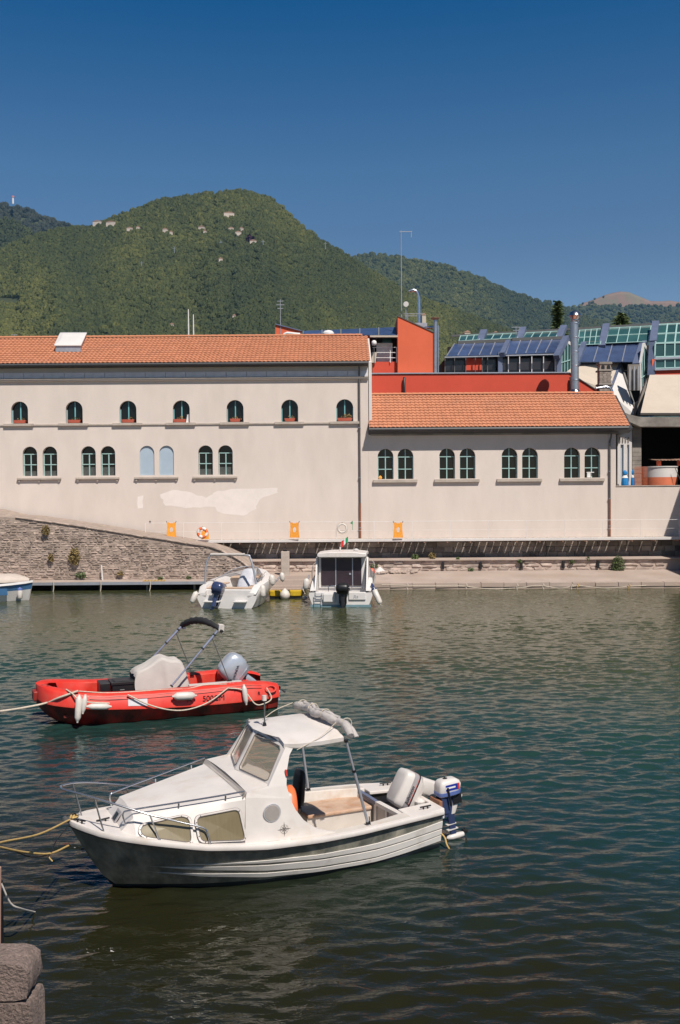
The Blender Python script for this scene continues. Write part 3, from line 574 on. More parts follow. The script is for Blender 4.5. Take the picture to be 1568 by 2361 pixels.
# --- right terrace wall and porch
TW = thing('terrace_wall', 'low pale plastered wall right of the second downpipe', 'wall')
XE = 21.2; b = MB(); b.box(XR1+0.003, XE, YW-0.0, YW+0.35, 1.9, fz(1490, 1121)); b.build('wall', K['plaster'], TW)
b = MB(); b.box(XR1+0.003, XE, YW-0.04, YW+0.4, fz(1490, 1121)+0.002, fz(1490, 1121)+0.05); b.build('coping', K['sillstone'], TW)
PO = thing('open_porch', 'dark open porch with concrete beam and brick column at the right', 'building')
zt_ = fz(1490, 1121)
b = MB(); b.box(at(1438, 1000, 58).x, 26, 58.0, 66, zt_-0.3, zt_-0.02); b.build('floor', K['concrete'], PO)
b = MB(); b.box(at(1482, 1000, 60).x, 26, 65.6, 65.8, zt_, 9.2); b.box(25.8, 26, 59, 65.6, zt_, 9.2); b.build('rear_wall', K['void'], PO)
b = MB(); b.prism([(at(x, y, 57.6).x, at(x, y, 57.6).z) for x, y in ((1440, 953), (1478, 962), (1600, 962), (1600, 984), (1476, 984), (1440, 968))], 57.6, 58.3); b.build('beam', K['concrete'], PO, bevel=0.02)
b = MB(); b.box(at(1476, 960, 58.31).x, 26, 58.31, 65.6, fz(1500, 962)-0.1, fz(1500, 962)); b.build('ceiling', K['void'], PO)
xc0, xc1 = at(1458, 1050, 58.4).x, at(1479, 1050, 58.4).x; z = zt_; k = 0
while z < at(1465, 985, 58.4).z-0.05:
    b = MB(); b.box(xc0, xc1, 58.4, 58.95, z+0.008, z+0.245, j=0.008); b.build('column_block', K['concrete'], PO, bevel=0.01); z += 0.25; k += 1
b = MB(); b.box(xc0+0.02, xc1-0.02, 58.43, 58.9, zt_, z); b.build('column_core', K['mortar'], PO)
b = MB(); x0, x1 = at(1424, 1050, 58.2).x, at(1457, 1050, 58.2).x
hol = [[(at(a, c, 58.2).x, at(a, c, 58.2).z) for a, c in ((l_, 1110), (r_, 1110), (r_, 1025), (l_, 1025))] for l_, r_ in ((1431, 1438), (1446, 1451))]
facade('side_wall', [(x0, zt_), (x1, zt_), (x1, at(1440, 990, 58.2).z), (x0, at(1440, 990, 58.2).z)], hol, 58.2, 0.2, K['whitewall'], PO)
for h in hol: b = MB(); b.box(h[0][0], h[1][0], 58.33, 58.36, h[0][1], h[2][1]); b.build('pane', K['blueblind'], PO)
for k in range(4): b = MB(); x = at(1428+k*6.5, 1010, 58.2).x; b.box(x, x+0.06, 58.15, 58.198, at(1430, 1020, 58.2).z, at(1430, 1008, 58.2).z); b.build('vent_slot', K['concrete'], PO)
# things on the terrace
def umbrella(px, w_, h_, lab):
    p = at(px, 1119, 57.6); t = thing('folded_umbrella', lab, 'umbrella', (p.x, 57.6, zt_+0.03), 0, 'folded blue umbrellas on the terrace')
    b = MB(); b.lathe([(w_*0.5, 0.0), (w_*0.52, 0.1), (w_*0.5, 0.28*h_), (w_*0.42, 0.5*h_), (w_*0.18, 0.66*h_), (w_*.16, 0.7*h_)], n=12); b.build('lower_canopy', K['aqua'], t)
    b = MB(); b.lathe([(w_*0.36, 0.47*h_), (w_*0.44, 0.5*h_), (w_*0.3, 0.62*h_), (w_*.2, 0.66*h_)], n=12); b.build('white_band', K['white'], t)
    b = MB(); b.lathe([(w_*.2, .68*h_), (w_*0.32, .75*h_), (w_*.3, .88*h_), (w_*0.1, .97*h_), (0.01, h_)], n=12); b.build('top_canopy', K['aqua'], t)
umbrella(1441, 0.42, 0.92, 'wider folded blue umbrella with white band on the terrace wall'); umbrella(1459, 0.22, 0.95, 'slimmer folded blue and white umbrella next to the orange mesh')
b = MB(); p0, p1 = at(1464, 1119, 57.45), at(1492, 1119, 57.45); zz = at(1470, 1076, 57.45).z
for k in range(12): x = p0.x+(p1.x-p0.x)*k/11; b.box(x-.008, x+.008, 57.45, 57.465, zt_+.05, zz)
for k in range(14): z = zt_+.06+(zz-zt_-.07)*k/13; b.box(p0.x, p1.x, 57.466, 57.48, z-.008, z+.008)
tag(b.build('orange_mesh_fence', K['redbrick']), 'panel of orange plastic mesh fence beside the round tank', 'fence')
p = at(1530, 1119, 57.9); t = thing('round_tank', 'round tank with white upper and orange lower band under a corrugated lid', 'tank', (p.x, 58.5, zt_))
r_ = 0.98; b = MB(); b.lathe([(r_, 0.03), (r_, 0.52), (0, 0.52)], n=28); b.build('lower_band', mat('tank_orange', (0.62, 0.17, 0.08), .7), t, smooth=40)
b = MB(); b.lathe([(r_-.003, 0.523), (r_-.003, 1.1), (r_+.04, 1.1), (r_+.04, 1.16), (0, 1.16)], n=28); b.build('upper_band', K['whitewall'], t, smooth=40)
t = thing('corrugated_awning', 'small corrugated awning over the round tank', 'awning', (p.x+0.55, 58.6, zt_+1.2)); b = MB(); n = 40
b.loft([[Vector((-1.0+2.4*k/n, y, z+0.03*sin(k*1.9))) for k in range(n+1)] for y, z in ((-0.9, 0.30), (0.9, 0.42))], closed=False, cap=False); b.build('sheet', K['tanvase'], t)
for x in (-0.9, 0.3): b = MB(); b.box(x, x+.22, -.7, -.5, 0, .27); b.build('brick_pier', K['orangewall'], t)
b = MB(); pa, pb = at(1556, 1078, 57.3), at(1573, 1117, 57.3); b.tube([pa, pb], 0.02, 5); tag(b.build('leaning_pole', K['greypipe']), 'dark pole leaning against the round tank', 'pole')
#@@
# ================================================================== ROOFSCAPE BEHIND
def poly(px, Y, dep=0.25):
    pts = [(at(x, y, Y).x, at(x, y, Y).z) for x, y in px]; b = MB(); b.prism(pts, Y, Y+dep); return b
def quad3(pts, th=0.08):      # slab through four 3-D corners
    P = [Vector(p) for p in pts]; n = (P[1]-P[0]).cross(P[2]-P[0]).normalized()*th; b = MB(); k = len(P)
    b.add(P+[p+n for p in P], [tuple(range(k)), tuple(range(2*k-1, k-1, -1))]+[(i, (i+1) % k, k+(i+1) % k, k+i) for i in range(k)]); return b
RW = thing('red_parapet_building', 'red walled block with metal capped parapet behind the lower tiled roof', 'building')
poly([(858, 864), (1313, 861), (1384, 906), (1384, 960), (858, 960)], 63.0, 0.3).build('parapet', K['redwall'], RW)
b = MB(); pa, pb = at(857, 862, 63.0), at(1313, 859.5, 63.0); b.bar(pa+Vector((0, .13, .02)), pb+Vector((0, .13, .02)), 0.42, 0.07); b.build('cap', K['zinc'], RW)
b = MB(); pa, pb = at(1313, 860, 63.0), at(1385, 906, 63.0); b.bar(pa+Vector((0, .13, .02)), pb+Vector((0, .13, .02)), 0.42, 0.05); b.build('cap', K['greypipe'], RW)
for a, c in ((858, 935), (960, 1128), (1152, 1217)): poly([(a, 906), (c, 906), (c, 914), (a, 914)], 62.85, 0.1).build('slot_window', K['void'], RW)
for a in (932, 1316): b = MB(); p, q = at(a, 912, 62.8), at(a, 873, 62.8); b.tube([p, q, q+Vector((0, .1, .06))], 0.075, 8); b.build('vent_pipe', K['black'], RW, smooth=60)
b = MB(); b.box(at(858, 860, 63.35).x, at(1335, 860, 63.35).x, 63.35, 76, 8.0, at(900, 864, 63.0).z-0.35); b.build('flat_roof', K['concrete'], RW)
poly([(859, 862), (859, 834), (915, 834), (915, 862)], 63.9, 0.2).build('balcony_wall', K['redwall'], RW)
TWR = thing('red_tower', 'tall orange red stair tower with sloping top', 'tower')
P1 = [at(x, y, 63.5) for x, y in ((917, 862), (1000, 862), (1000, 768), (917, 729))]; b = MB(); P2 = [p+Vector((-0.0, 3.0, 0)) for p in P1]
b.add(P1+P2, [(0, 1, 2, 3), (4, 5, 6, 7), (0, 1, 5, 4), (1, 2, 6, 5), (2, 3, 7, 6), (3, 0, 4, 7)]); b.build('wall', K['orangewall'], TWR)
b = MB(); b.bar(P1[3]+Vector((-.03, 0.1, .03)), P1[2]+Vector((.05, 0.1, .03)), 0.3, 0.06); b.build('coping', K['greypipe'], TWR)
poly([(1000, 862), (1010, 862), (1010, 768), (1000, 768)], 64.2, 0.3).build('side_return', K['redwall'], TWR)
# balcony niche
NI = thing('balcony_niche', 'shaded balcony with white door and railing left of the red tower', 'balcony')
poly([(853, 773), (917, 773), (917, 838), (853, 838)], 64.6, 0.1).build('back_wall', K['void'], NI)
poly([(882, 778), (903, 778), (903, 791), (882, 791)], 64.4, 0.1).build('fanlight', K['greenglass'], NI)
poly([(868, 791), (905, 791), (905, 836), (868, 836)], 64.4, 0.1).build('door', K['white'], NI)
b = MB()
for y in (801, 813, 825): b.tube([at(859, y, 63.8), at(915, y, 63.8)], 0.022, 5)
for x in (914.5, 900): b.tube([at(x, 801, 63.8), at(x, 836, 63.8)], 0.03, 5)
b.build('railing', K['white'], NI)
poly([(857, 812), (869, 812), (866, 836), (857, 836)], 63.7, 0.1).build('side_panel', K['cream'], NI)
t = thing('globe_lamp', 'white globe lamp on the balcony rail', 'lamp', tuple(at(862.5, 791, 63.3))); b = MB(); b.lathe([(0, -.16), (.13, -.13), (.17, 0), (.15, .1), (.08, .17), (0, .18)], n=14); b.build('globe', K['white'], t, smooth=60)
b = MB(); b.tube([(0, 0, -.15), (0, 0, -1.3)], .025, 6); b.build('stem', K['greypipe'], t)
# blue glazed roofs ------------------------------------------------------
def seamed(parent, c, n, mtl=K['bluemetal'], rib=K['zinc']):      # c: four corners bl, br, tr, tl as (px,py,Y); panels + seams
    P = [at(*q) for q in c]
    for k in range(n):
        a, d = k/n, (k+1)/n-0.012; quad3([P[0].lerp(P[1], a), P[0].lerp(P[1], d), P[3].lerp(P[2], d), P[3].lerp(P[2], a)], 0.06).build('roof_panel', mtl, parent)
    for k in range(n+1):
        a = k/n; b = MB(); u = Vector((0, -0.03, 0.07)); b.bar(P[0].lerp(P[1], a)+u, P[3].lerp(P[2], a)+u, 0.05, 0.05); b.build('seam', rib, parent)
B1 = thing('blue_roof', 'low blue metal roof left of the red tower', 'roof'); seamed(B1, [(699, 772, 63.5), (917, 775, 63.5), (917, 756, 66.5), (699, 765, 66.5)], 5)
b = MB(); b.bar(at(853, 776, 63.4), at(917, 776, 63.4), .3, .1); b.build('eaves', K['cream'], B1)
poly([(690, 800), (853, 800), (853, 774), (690, 773)], 63.6, .2).build('wall', K['redwall'], B1)
B2 = thing('blue_glazed_hall', 'hall with blue metal roof over a row of dark windows behind the red parapet', 'building')
seamed(B2, [(1030, 823, 63.6), (1155, 820, 63.6), (1165, 791, 65.6), (1048, 795, 65.6)], 5); seamed(B2, [(1166, 819, 63.5), (1280, 815, 63.5), (1297, 784, 65.4), (1176, 788, 65.4)], 5)
b = MB(); b.bar(at(1025, 824, 63.3), at(1160, 821, 63.3), .2, .07); b.bar(at(1166, 820, 63.1), at(1283, 817, 63.1), .2, .07); b.build('eaves', K['zinc'], B2)
b = MB(); b.bar(at(1055, 794, 65.7)+Vector((0, 0, .1)), at(1165, 790, 65.7)+Vector((0, 0, .1)), .35, .2); b.bar(at(1180, 787, 65.5)+Vector((0, 0, .1)), at(1297, 783, 65.5)+Vector((0, 0, .1)), .35, .2); b.build('ridge_cap', K['greypipe'], B2)
xs = [1026, 1048, 1074, 1096, 1112, 1124, 1152, 1172, 1198, 1226, 1253, 1280]
for i, (a, c) in enumerate(zip(xs, xs[1:])):
    mt = K['redwall'] if i in (2, 3) else K['darkglass']; poly([(a+1, 861), (c-1, 861), (c-1, 826), (a+1, 826)], 63.95 if i < 6 else 63.8, .05).build('window_pane', mt, B2)
for i, x in enumerate(xs): b = MB(); b.bar(at(x, 861, 63.6), at(x, 822, 63.6), .05, .1, up=(0, 1, 0)); b.build('mullion', K['greypipe'] if i < 7 else K['frieze'], B2)
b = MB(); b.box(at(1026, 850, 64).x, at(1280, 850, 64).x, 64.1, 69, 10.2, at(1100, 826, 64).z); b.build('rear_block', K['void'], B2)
for x, y0 in ((1153, 812), (1288, 802)): b = MB(); b.bar(at(x, 858, 63.5), at(x, y0, 63.5), .28, .28, up=(0, 1, 0)); b.build('pier', K['bluerib'], B2)
def rib(parent, a, c, wd=0.38):
    b = MB(); b.bar(at(*a), at(*c), wd, 0.3); b.build('rib', K['bluerib'], parent)
def gable(name, lab, L, top, Rr, bot_l, bot_r, Y, n, parentmat=K['greenglass']):
    g = thing(name, lab, 'gable'); Q = [bot_l, bot_r, Rr, top, L]; P = [at(x, y, Y+d) for x, y, d in Q]
    quad3(P, -0.05).build('glazing', parentmat, g)
    cyc = P+[P[0]]; b = MB()
    for u, v in zip(cyc[1:4], cyc[2:5]): b.bar(u, v, .1, .2)
    b.bar(P[4], P[0], .12, .14, up=(0, 1, 0)); b.build('frame', K['whitewall'], g)
    for k in range(1, n):
        a = k/n; lo = P[0].lerp(P[1], a); t2 = (P[4].lerp(P[3], a*2) if a < .5 else P[3].lerp(P[2], a*2-1)); b = MB(); b.bar(lo+Vector((0, -.04, 0)), t2+Vector((0, -.04, 0)), .045, .05, up=(0, 1, 0)); b.build('glazing_bar', K['teal_light'], g)
    b = MB(); b.bar(P[4].lerp(P[0], .45)+Vector((0, -.07, 0)), P[2].lerp(P[1], .45)+Vector((0, -.07, 0)), .05, .05); b.build('transom', K['teal_light'], g)
gable('glass_gable', 'pentagonal glass gable with teal bars left of the big flue', (1283, 822, 0), (1302, 782, .6), (1322, 800, 1.2), (1281, 862, 0), (1322, 862, 1.2), 63.6, 6)
gable('glass_gable', 'narrow glass gable with teal bars at the end of the second blue roof', (1476, 838, 0), (1484, 793, .5), (1499, 822, 1.2), (1478, 915, 0), (1496, 900, 1.2), 64.3, 4)
rib(B2, (1283, 824, 62.8), (1306, 778, 64.2)); rib(B2, (1158, 818, 63.1), (1172, 788, 65.4), .3)
B3 = thing('second_blue_roof', 'blue metal roof between the big flue and the narrow glass gable', 'roof')
seamed(B3, [(1335, 836, 64.6), (1467, 836, 64.6), (1476, 790, 66.4), (1350, 794, 66.4)], 4); rib(B3, (1467, 842, 64.4), (1484, 789, 66.2), .45); rib(B3, (1330, 838, 64.5), (1347, 792, 66.2), .35)
b = MB(); b.bar(at(1348, 791, 66.6), at(1480, 788, 66.6), .35, .2); b.build('ridge_cap', K['greypipe'], B3)
poly([(1449, 900), (1476, 900), (1476, 840), (1449, 840)], 63.1, .2).build('side_wall', K['concrete'], B3)
for x in (1452, 1462, 1471): b = MB(); b.bar(at(x, 900, 62.95), at(x, 845, 62.95), .06, .1, up=(0, 1, 0)); b.build('side_mullion', K['zinc'], B3)
GH = thing('long_greenhouse_roof', 'long ridge glazing with teal bars running behind the blue roofs', 'glasshouse')
def glazed(parent, c, nx, nz, fr=0.05):
    P = [at(*q) for q in c]
    f = lambda a, k: P[0].lerp(P[1], a).lerp(P[3].lerp(P[2], a), k)
    for i in range(nx):
        for j in range(nz):
            e = 0.01; quad3([f(i/nx+e, j/nz+e), f((i+1)/nx-e, j/nz+e), f((i+1)/nx-e, (j+1)/nz-e), f(i/nx+e, (j+1)/nz-e)], 0.03).build('pane', K['greenglass'], parent)
    for i in range(nx+1): b = MB(); u = Vector((0, -.05, .02)); b.bar(f(i/nx, 0)+u, f(i/nx, 1)+u, fr, fr); b.build('glazing_bar', K['teal_light'], parent)
    for j in range(nz+1): b = MB(); u = Vector((0, -.05, .02)); b.bar(f(0, j/nz)+u, f(1, j/nz)+u, fr*.8, fr*.8, up=(0, 1, 0)); b.build('cross_bar', K['teal_light'], parent)
glazed(GH, [(1058, 787, 67), (1105, 784, 67), (1110, 772, 68.5), (1062, 775, 68.5)], 3, 1); glazed(GH, [(1113, 784, 67), (1193, 780, 67), (1200, 768, 68.5), (1120, 772, 68.5)], 4, 1)
glazed(GH, [(1205, 780, 67), (1282, 777, 67), (1290, 764, 68.5), (1213, 768, 68.5)], 4, 1); glazed(GH, [(1332, 796, 66), (1384, 794, 66), (1390, 758, 68.5), (1336, 762, 68.5)], 4, 2)
glazed(GH, [(1396, 792, 66), (1494, 788, 66), (1501, 752, 68.5), (1404, 757, 68.5)], 4, 2)
for a, c in (((1107, 790, 66.9), (1116, 764, 68.6)), ((1198, 786, 66.9), (1206, 758, 68.6)), ((1284, 792, 66.4), (1300, 754, 68.6)), ((1388, 800, 65.9), (1398, 750, 68.6)), ((1502, 866, 64.4), (1506, 790, 64.8)), ((1506, 790, 64.8), (1512, 744, 67.4))): rib(GH, a, c, .45)
b = MB(); b.bar(at(1040, 775, 68.6), at(1300, 760, 68.6), .25, .14); b.bar(at(1300, 760, 68.6), at(1600, 742, 68.6), .25, .14); b.build('ridge_beam', K['greypipe'], GH)
b = MB(); b.box(at(1040, 790, 67).x, 30, 68.8, 69.2, 10, at(1300, 790, 67.2).z); b.build('back_wall', K['void'], GH)
BG = thing('tall_greenhouse', 'tall glass front with teal grid at the right edge', 'glasshouse')
glazed(BG, [(1511, 792, 64.6), (1600, 788, 64.6), (1604, 745, 67), (1517, 749, 67)], 4, 2, .09); glazed(BG, [(1509, 824, 64.5), (1600, 821, 64.5), (1600, 790, 64.5), (1510, 793, 64.5)], 4, 1, .09); glazed(BG, [(1510, 850, 64.5), (1600, 847, 64.5), (1600, 827, 64.5), (1510, 830, 64.5)], 4, 1, .07)
poly([(1506, 866), (1600, 866), (1600, 853), (1506, 854)], 64.3, .3).build('plinth', K['redwall'], BG); poly([(1503, 858), (1511, 858), (1511, 828), (1503, 828)], 64.35, .3).build('red_pier', K['orangewall'], BG)
b = MB(); b.bar(at(1508, 827, 64.4), at(1600, 823, 64.4), .1, .12); b.bar(at(1508, 853, 64.3), at(1600, 850, 64.3), .3, .1); b.build('sill', K['zinc'], BG)
# cream shed forms
CS = thing('cream_shed_roof', 'cream sloping shed roof with white gable wall behind the tiled roof end', 'building')
PA = [at(1300, 862, 63.5), at(1383, 909, 63.4), at(1404, 900, 63.4), at(1428, 834, 65.6), at(1340, 836, 65.6), at(1318, 848, 64.4)]
quad3(PA, 0.02).build('slope', K['cream'], CS)
quad3([at(1386, 912, 63.3), at(1400, 935, 63.3), at(1440, 952, 63.3), at(1470, 962, 63.3), at(1431, 842, 65.6), at(1405, 905, 63.3)], 0.05).build('gable_wall', K['whitewall'], CS)
b = MB(); b.bar(at(1404, 908, 63.2), at(1430, 838, 65.5), .14, .14); b.build('blue_verge', K['bluerib'], CS)
b = MB(); b.bar(at(1431, 838, 65.5), at(1470, 960, 63.2), .1, .16); b.build('verge', K['greypipe'], CS)
RS = thing('cream_slab_roof', 'big cream sloping roof slab above the dark porch', 'roof')
quad3([at(1476, 957, 58.6), at(1620, 957, 58.6), at(1620, 868, 62.3), at(1497, 869, 62.3)], 0.15).build('slope', K['cream'], RS)
poly([(1462, 960), (1478, 960), (1493, 872), (1482, 900)], 61, .3).build('side_wall', K['concrete'], RS)
poly([(1463, 958), (1469, 958), (1470, 925), (1464, 930)], 60.9, .1).build('drain', K['black'], RS)
# brick chimney
p = at(1393, 912, 60.6); CH = thing('brick_chimney', 'square old brick chimney with arched cap openings', 'chimney', (p.x, 60.6, p.z))
hh = at(1393, 836, 60.6).z-p.z; hw = 14*60.6/F; z = 0; k = 0
b = MB(); b.box(-hw+.04, hw-.04, -hw+.04, hw-.04, 0, hh*.93); b.build('core', K['mortar'], CH)
while z < hh*0.78:
    for j in range(3):
        x0 = -hw+2*hw*j/3-(0.06 if k % 2 else 0); b = MB(); b.box(max(-hw, x0), min(hw, x0+2*hw/3-.012), -hw, -hw+.15, z+.006, z+.12, j=.006); b.build('brick', mat('chimney_brick', (0.26, 0.22, 0.19), .95, .3, 5) if k+j == 0 else bpy.data.materials['chimney_brick'], CH)
    z += .128; k += 1
for z0, z1, e in ((hh*.30, hh*.35, .05), (hh*.72, hh*.77, .05), (hh*.93, hh, .02)): b = MB(); b.box(-hw-e, hw+e, -hw-e, hw+e, z0, z1); b.build('band', K['concrete'], CH, bevel=.015)
for x in (-.17, .17): b = MB(); b.prism(arch(x, .2, hh*.79, hh*.9), -hw-.02, -hw+.05); b.build('flue_opening', K['black'], CH)
# pipes, flues, masts
def steel_pipe(name, lab, pts, r, m=K['steelblue'], cat='pipe', extra=None):
    t = thing(name, lab, cat, tuple(pts[0])); b = MB(); b.tube([Vector(p)-Vector(pts[0]) for p in pts], r, 14); b.build('tube', m, t, smooth=50); return t
p0, p1 = at(1326, 912, 60.2), at(1324, 742, 60.2); t = steel_pipe('big_flue', 'tall shiny steel flue with mushroom cowl rising over the lower roof', [p0, p1], 0.235, cat='flue'); hh = p1.z-p0.z
b = MB(); b.lathe([(0.24, hh), (0.27, hh+.05), (0.20, hh+.12), (0.34, hh+.32), (0.39, hh+.36), (0.36, hh+.42), (0.30, hh+.55), (0.14, hh+.66), (0, hh+.68)], n=20); b.build('cowl', K['steel'], t, smooth=50)
b = MB(); b.lathe([(0.33, -.3), (0.35, .12), (0.30, .28), (0.24, .36)], n=20); b.build('flashing', K['steel'], t, smooth=50)
for z in np.arange(0.9, hh, 0.85): b = MB(); b.lathe([(0.238, z), (0.25, z+.02), (0.25, z+.05), (0.238, z+.07)], n=20); b.build('joint_ring', K['steel'], t)
p0, p1 = at(1004, 864, 63.45), at(1004, 738, 63.45); t = steel_pipe('thin_flue', 'slim grey steel flue with flat cap against the red tower', [p0, p1], 0.12, cat='flue'); hh = p1.z-p0.z
b = MB(); b.lathe([(0.12, hh), (0.28, hh+.1), (0.30, hh+.14), (0.1, hh+.18), (0, hh+.18)], n=16); b.build('cap', K['tanvase'], t)
b = MB(); b.tube([(.2, .3, 0), (.2, .3, hh-.3)], .07, 8); b.build('side_tube', K['steelblue'], t, smooth=60)
c = [at(x, y, 64.4) for x, y in ((966, 748), (966, 695), (965, 681), (960, 672), (952, 669), (942, 672))]; t = steel_pipe('hooked_vent_pipe', 'hooked shiny vent pipe on top of the red tower', catmull(c, 5), 0.105, K['steel'])
b = MB(); b.box(-.5, .5, -.3, .3, -.4, .05); b.build('plinth', K['zinc'], t)
t = steel_pipe('duct', 'horizontal duct from the tower top to the slim flue', [at(975, 756, 64.2), at(1003, 754, 64.0)], 0.09, K['steel'])
c = [at(x, y, 60.3) for x, y in ((1374, 896), (1392, 893), (1404, 894), (1410, 901), (1411, 912))]; steel_pipe('curved_duct', 'short curved shiny duct below the brick chimney', catmull(c, 4), 0.1, K['steel'])
b = MB(); b.box(at(1376, 908, 60.7).x, at(1405, 908, 60.7).x, 60.6, 61.1, at(1380, 912, 60.7).z, at(1380, 897, 60.7).z); tag(b.build('roof_vent_box', K['greypipe']), 'dark vent box beneath the curved duct', 'vent')
def mast(name, lab, px, y0, y1, Y, r, arms=(), cat='antenna', m=K['zinc']):
    p, q = at(px, y0, Y), at(px, y1, Y); t = thing(name, lab, cat, tuple(p)); h = q.z-p.z; b = MB(); b.tube([(0, 0, 0), (0, 0, h)], [r, r*.6], 6); b.build('pole', m, t)
    for (dz, x0, x1) in arms: b = MB(); b.bar((x0, 0, h*dz), (x1, 0, h*dz), r*1.1, r*1.1); b.build('arm', m, t)
    return t
t = mast('tall_antenna_mast', 'tallest thin antenna mast with a T arm, on the red tower', 926, 735, 531, 64, 0.036, ((.985, -.1, .7),), m=K['zinc'])
b = MB(); b.box(.64, .67, -.02, .02, 5.2, 5.5); b.build('small_aerial', K['zinc'], t)
mast('aerial', 'spiky television aerial behind the long roof', 647, 775, 690, 63, .03, ((.95, -.2, .2), (.85, -.25, .25), (.75, -.18, .18)))
mast('roof_pole', 'left and taller of two bare poles on the long roof', 435, 778, 713, 63, .05, m=K['white']); mast('roof_pole', 'right and shorter of two bare poles on the long roof', 446.5, 778, 725, 63, .045, m=K['white'])
mast('aerial', 'small forked aerial above the blue glazed hall', 1190, 776, 752, 68, .03, ((.9, -.3, .3), (.6, -.2, .3)))
mast('aerial', 'tiny aerial at the left end of the long roof ridge', 33, 782, 771, 63, .03, ((.9, -.2, .2),))
t = mast('dish_mast', 'short mast with round white dish beside the tall antenna', 936, 738, 706, 63.8, .04); b = MB(); b.lathe([(0, 0), (.14, .02), (.17, .07)], n=14, o=(0, -.1, 1.0), mat=Matrix.Rotation(radians(100), 4, 'X')); b.build('dish', K['white'], t)
b = MB(); b.tube([at(912, 722, 64), at(955, 726, 64)], .03, 5); b.build('x', K['greypipe'], t) if 0 else None
t = mast('roof_aerial', 'low horizontal aerial bars on top of the red tower', 940, 738, 722, 64.1, .03, ((.9, -.5, 1.0), (.6, -.3, .6)))
RWG = thing('red_wedge', 'small red wedge wall behind the long roof, left of the blue roof', 'wall'); poly([(635, 790), (635, 748), (695, 764), (695, 790)], 63, .4).build('wall', K['orangewall'], RWG)
b = MB(); b.bar(at(635, 748, 63.1), at(696, 764, 63.1), .4, .06); b.build('coping', K['bluerib'], RWG)
steel_pipe('white_overflow_pipe', 'bent white pipe in front of the small red wedge', [at(655, 780, 62.6), at(656, 770, 62.6), at(662, 768, 62.6), at(692, 771, 62.6)], .09, K['white'])
p = at(757, 768, 64); t = thing('roof_dome', 'small white dome on the blue roof left of the tower', 'dome', tuple(p)); b = MB(); b.lathe([(.38, -.3), (.38, 0), (.25, .14), (0, .2)], n=14); b.build('dome', K['white'], t, smooth=40)
# the big flue's cowl throws the round shadow on the red parapet
# trees behind
def conifer(px, py, Y, top, wd, lab, name='conifer', palm=False):
    p = at(px, py, Y); h = at(px, top, Y).z-p.z; t = thing(name, lab, 'tree', (p.x, Y, 2)); z0 = p.z-2
    b = MB(); b.tube([(0, 0, 0), (0, 0, z0+h*.9)], [.35, .06], 7); b.build('trunk', K['leafdry'], t)
    b = MB(); n = 1500
    for k in range(n):
        f = random.random()**0.8; z = z0-3+(h+3)*f; r = wd*((1-f)**0.8+0.05)*(0.45+0.55*random.random())*(0.75+.35*sin(z*3.1)) if not palm else wd*math.sqrt(max(0, 1-(2*f-1)**2))*random.random()**.4
        a = random.uniform(0, 6.28); c = Vector((r*cos(a), r*sin(a), z-.15*r)); u = Vector((cos(a), sin(a), random.uniform(-.5, .3))).normalized()*random.uniform(.18, .4); v = u.cross(Vector((random.gauss(0, 1), random.gauss(0, 1), 1))).normalized()*.09
        b.add([c-u-v, c+u*1.2, c-u+v], [(0, 1, 2)])
    b.build('crown', K['leaf'], t, fix=False)
conifer(1286, 770, 76, 696, 1.15, 'green conifer poking up behind the greenhouse, left of the big flue'); conifer(1433, 760, 76, 724, .8, 'rounded top of a tree above the greenhouse ridge', 'round_tree', True)
# far town blobs behind the roofs
for i, (px, py, wpx, lab) in enumerate(((975, 728, 9, 'tiny pale house in the valley right of the hooked pipe'), (1075, 768, 14, 'small cream house in the valley above the blue roofs'), (1140, 770, 12, 'small pinkish house in the valley behind the ridge glazing'))):
    p = at(px, py, 700); wd = wpx*700/F; t = thing('valley_house', lab, 'house', tuple(p+Vector((0, 0, -4))), .2, 'houses in the valley')
    b = MB(); b.box(-wd/2, wd/2, -3, 3, -110, 4); b.build('wall', K['cream'], t); b = MB(); b.prism([(-wd/2-.3, 4), (wd/2+.3, 4), (0, 5.6)], -3.3, 3.3); b.build('roof', K['tanvase'], t)

# ================================================================== QUAY, WALKWAY, STONE WALLS
XQ0, XQ1 = -40, 24.0; ZD = 0.27
# quay apron: slopes gently from the wall foot down to the edge
b = MB(); b.add([(-5.5, 49.95, -1.5), (XQ1, 49.35, -1.5), (XQ1, 49.35, ZD), (-5.5, 49.95, ZD), (-5.5, 54.6, .52), (XQ1, 54.6, .52), (-5.5, 54.6, -1.5), (XQ1, 54.6, -1.5)], [(0, 1, 2, 3), (3, 2, 5, 4), (0, 3, 4, 6), (1, 7, 5, 2)]); tag(b.build('quay', K['quay']), kind='structure')
b = MB()
for k in range(26):
    x = -5.5+k*1.14; ya = 49.95-(x+5.5)/29.5*.6; b.box(x+.008, x+1.13, ya-.05, ya+.33, ZD-.20, ZD+.035+random.uniform(-.006, .01), j=.008)
    if k == 0: pass
q = thing('quay_edge', 'pale stone edge of the far quay, right of the jetty', 'kerb')
for k in range(26):
    x = -5.5+k*1.14; ya = 49.95-(x+5.5)/29.5*.6; b = MB(); b.box(x+.008, x+1.13, ya-.05, ya+.33, ZD-.18, ZD+.035+random.uniform(-.006, .01), j=.01); b.build('kerb_stone', K['quay'], q, bevel=.012)
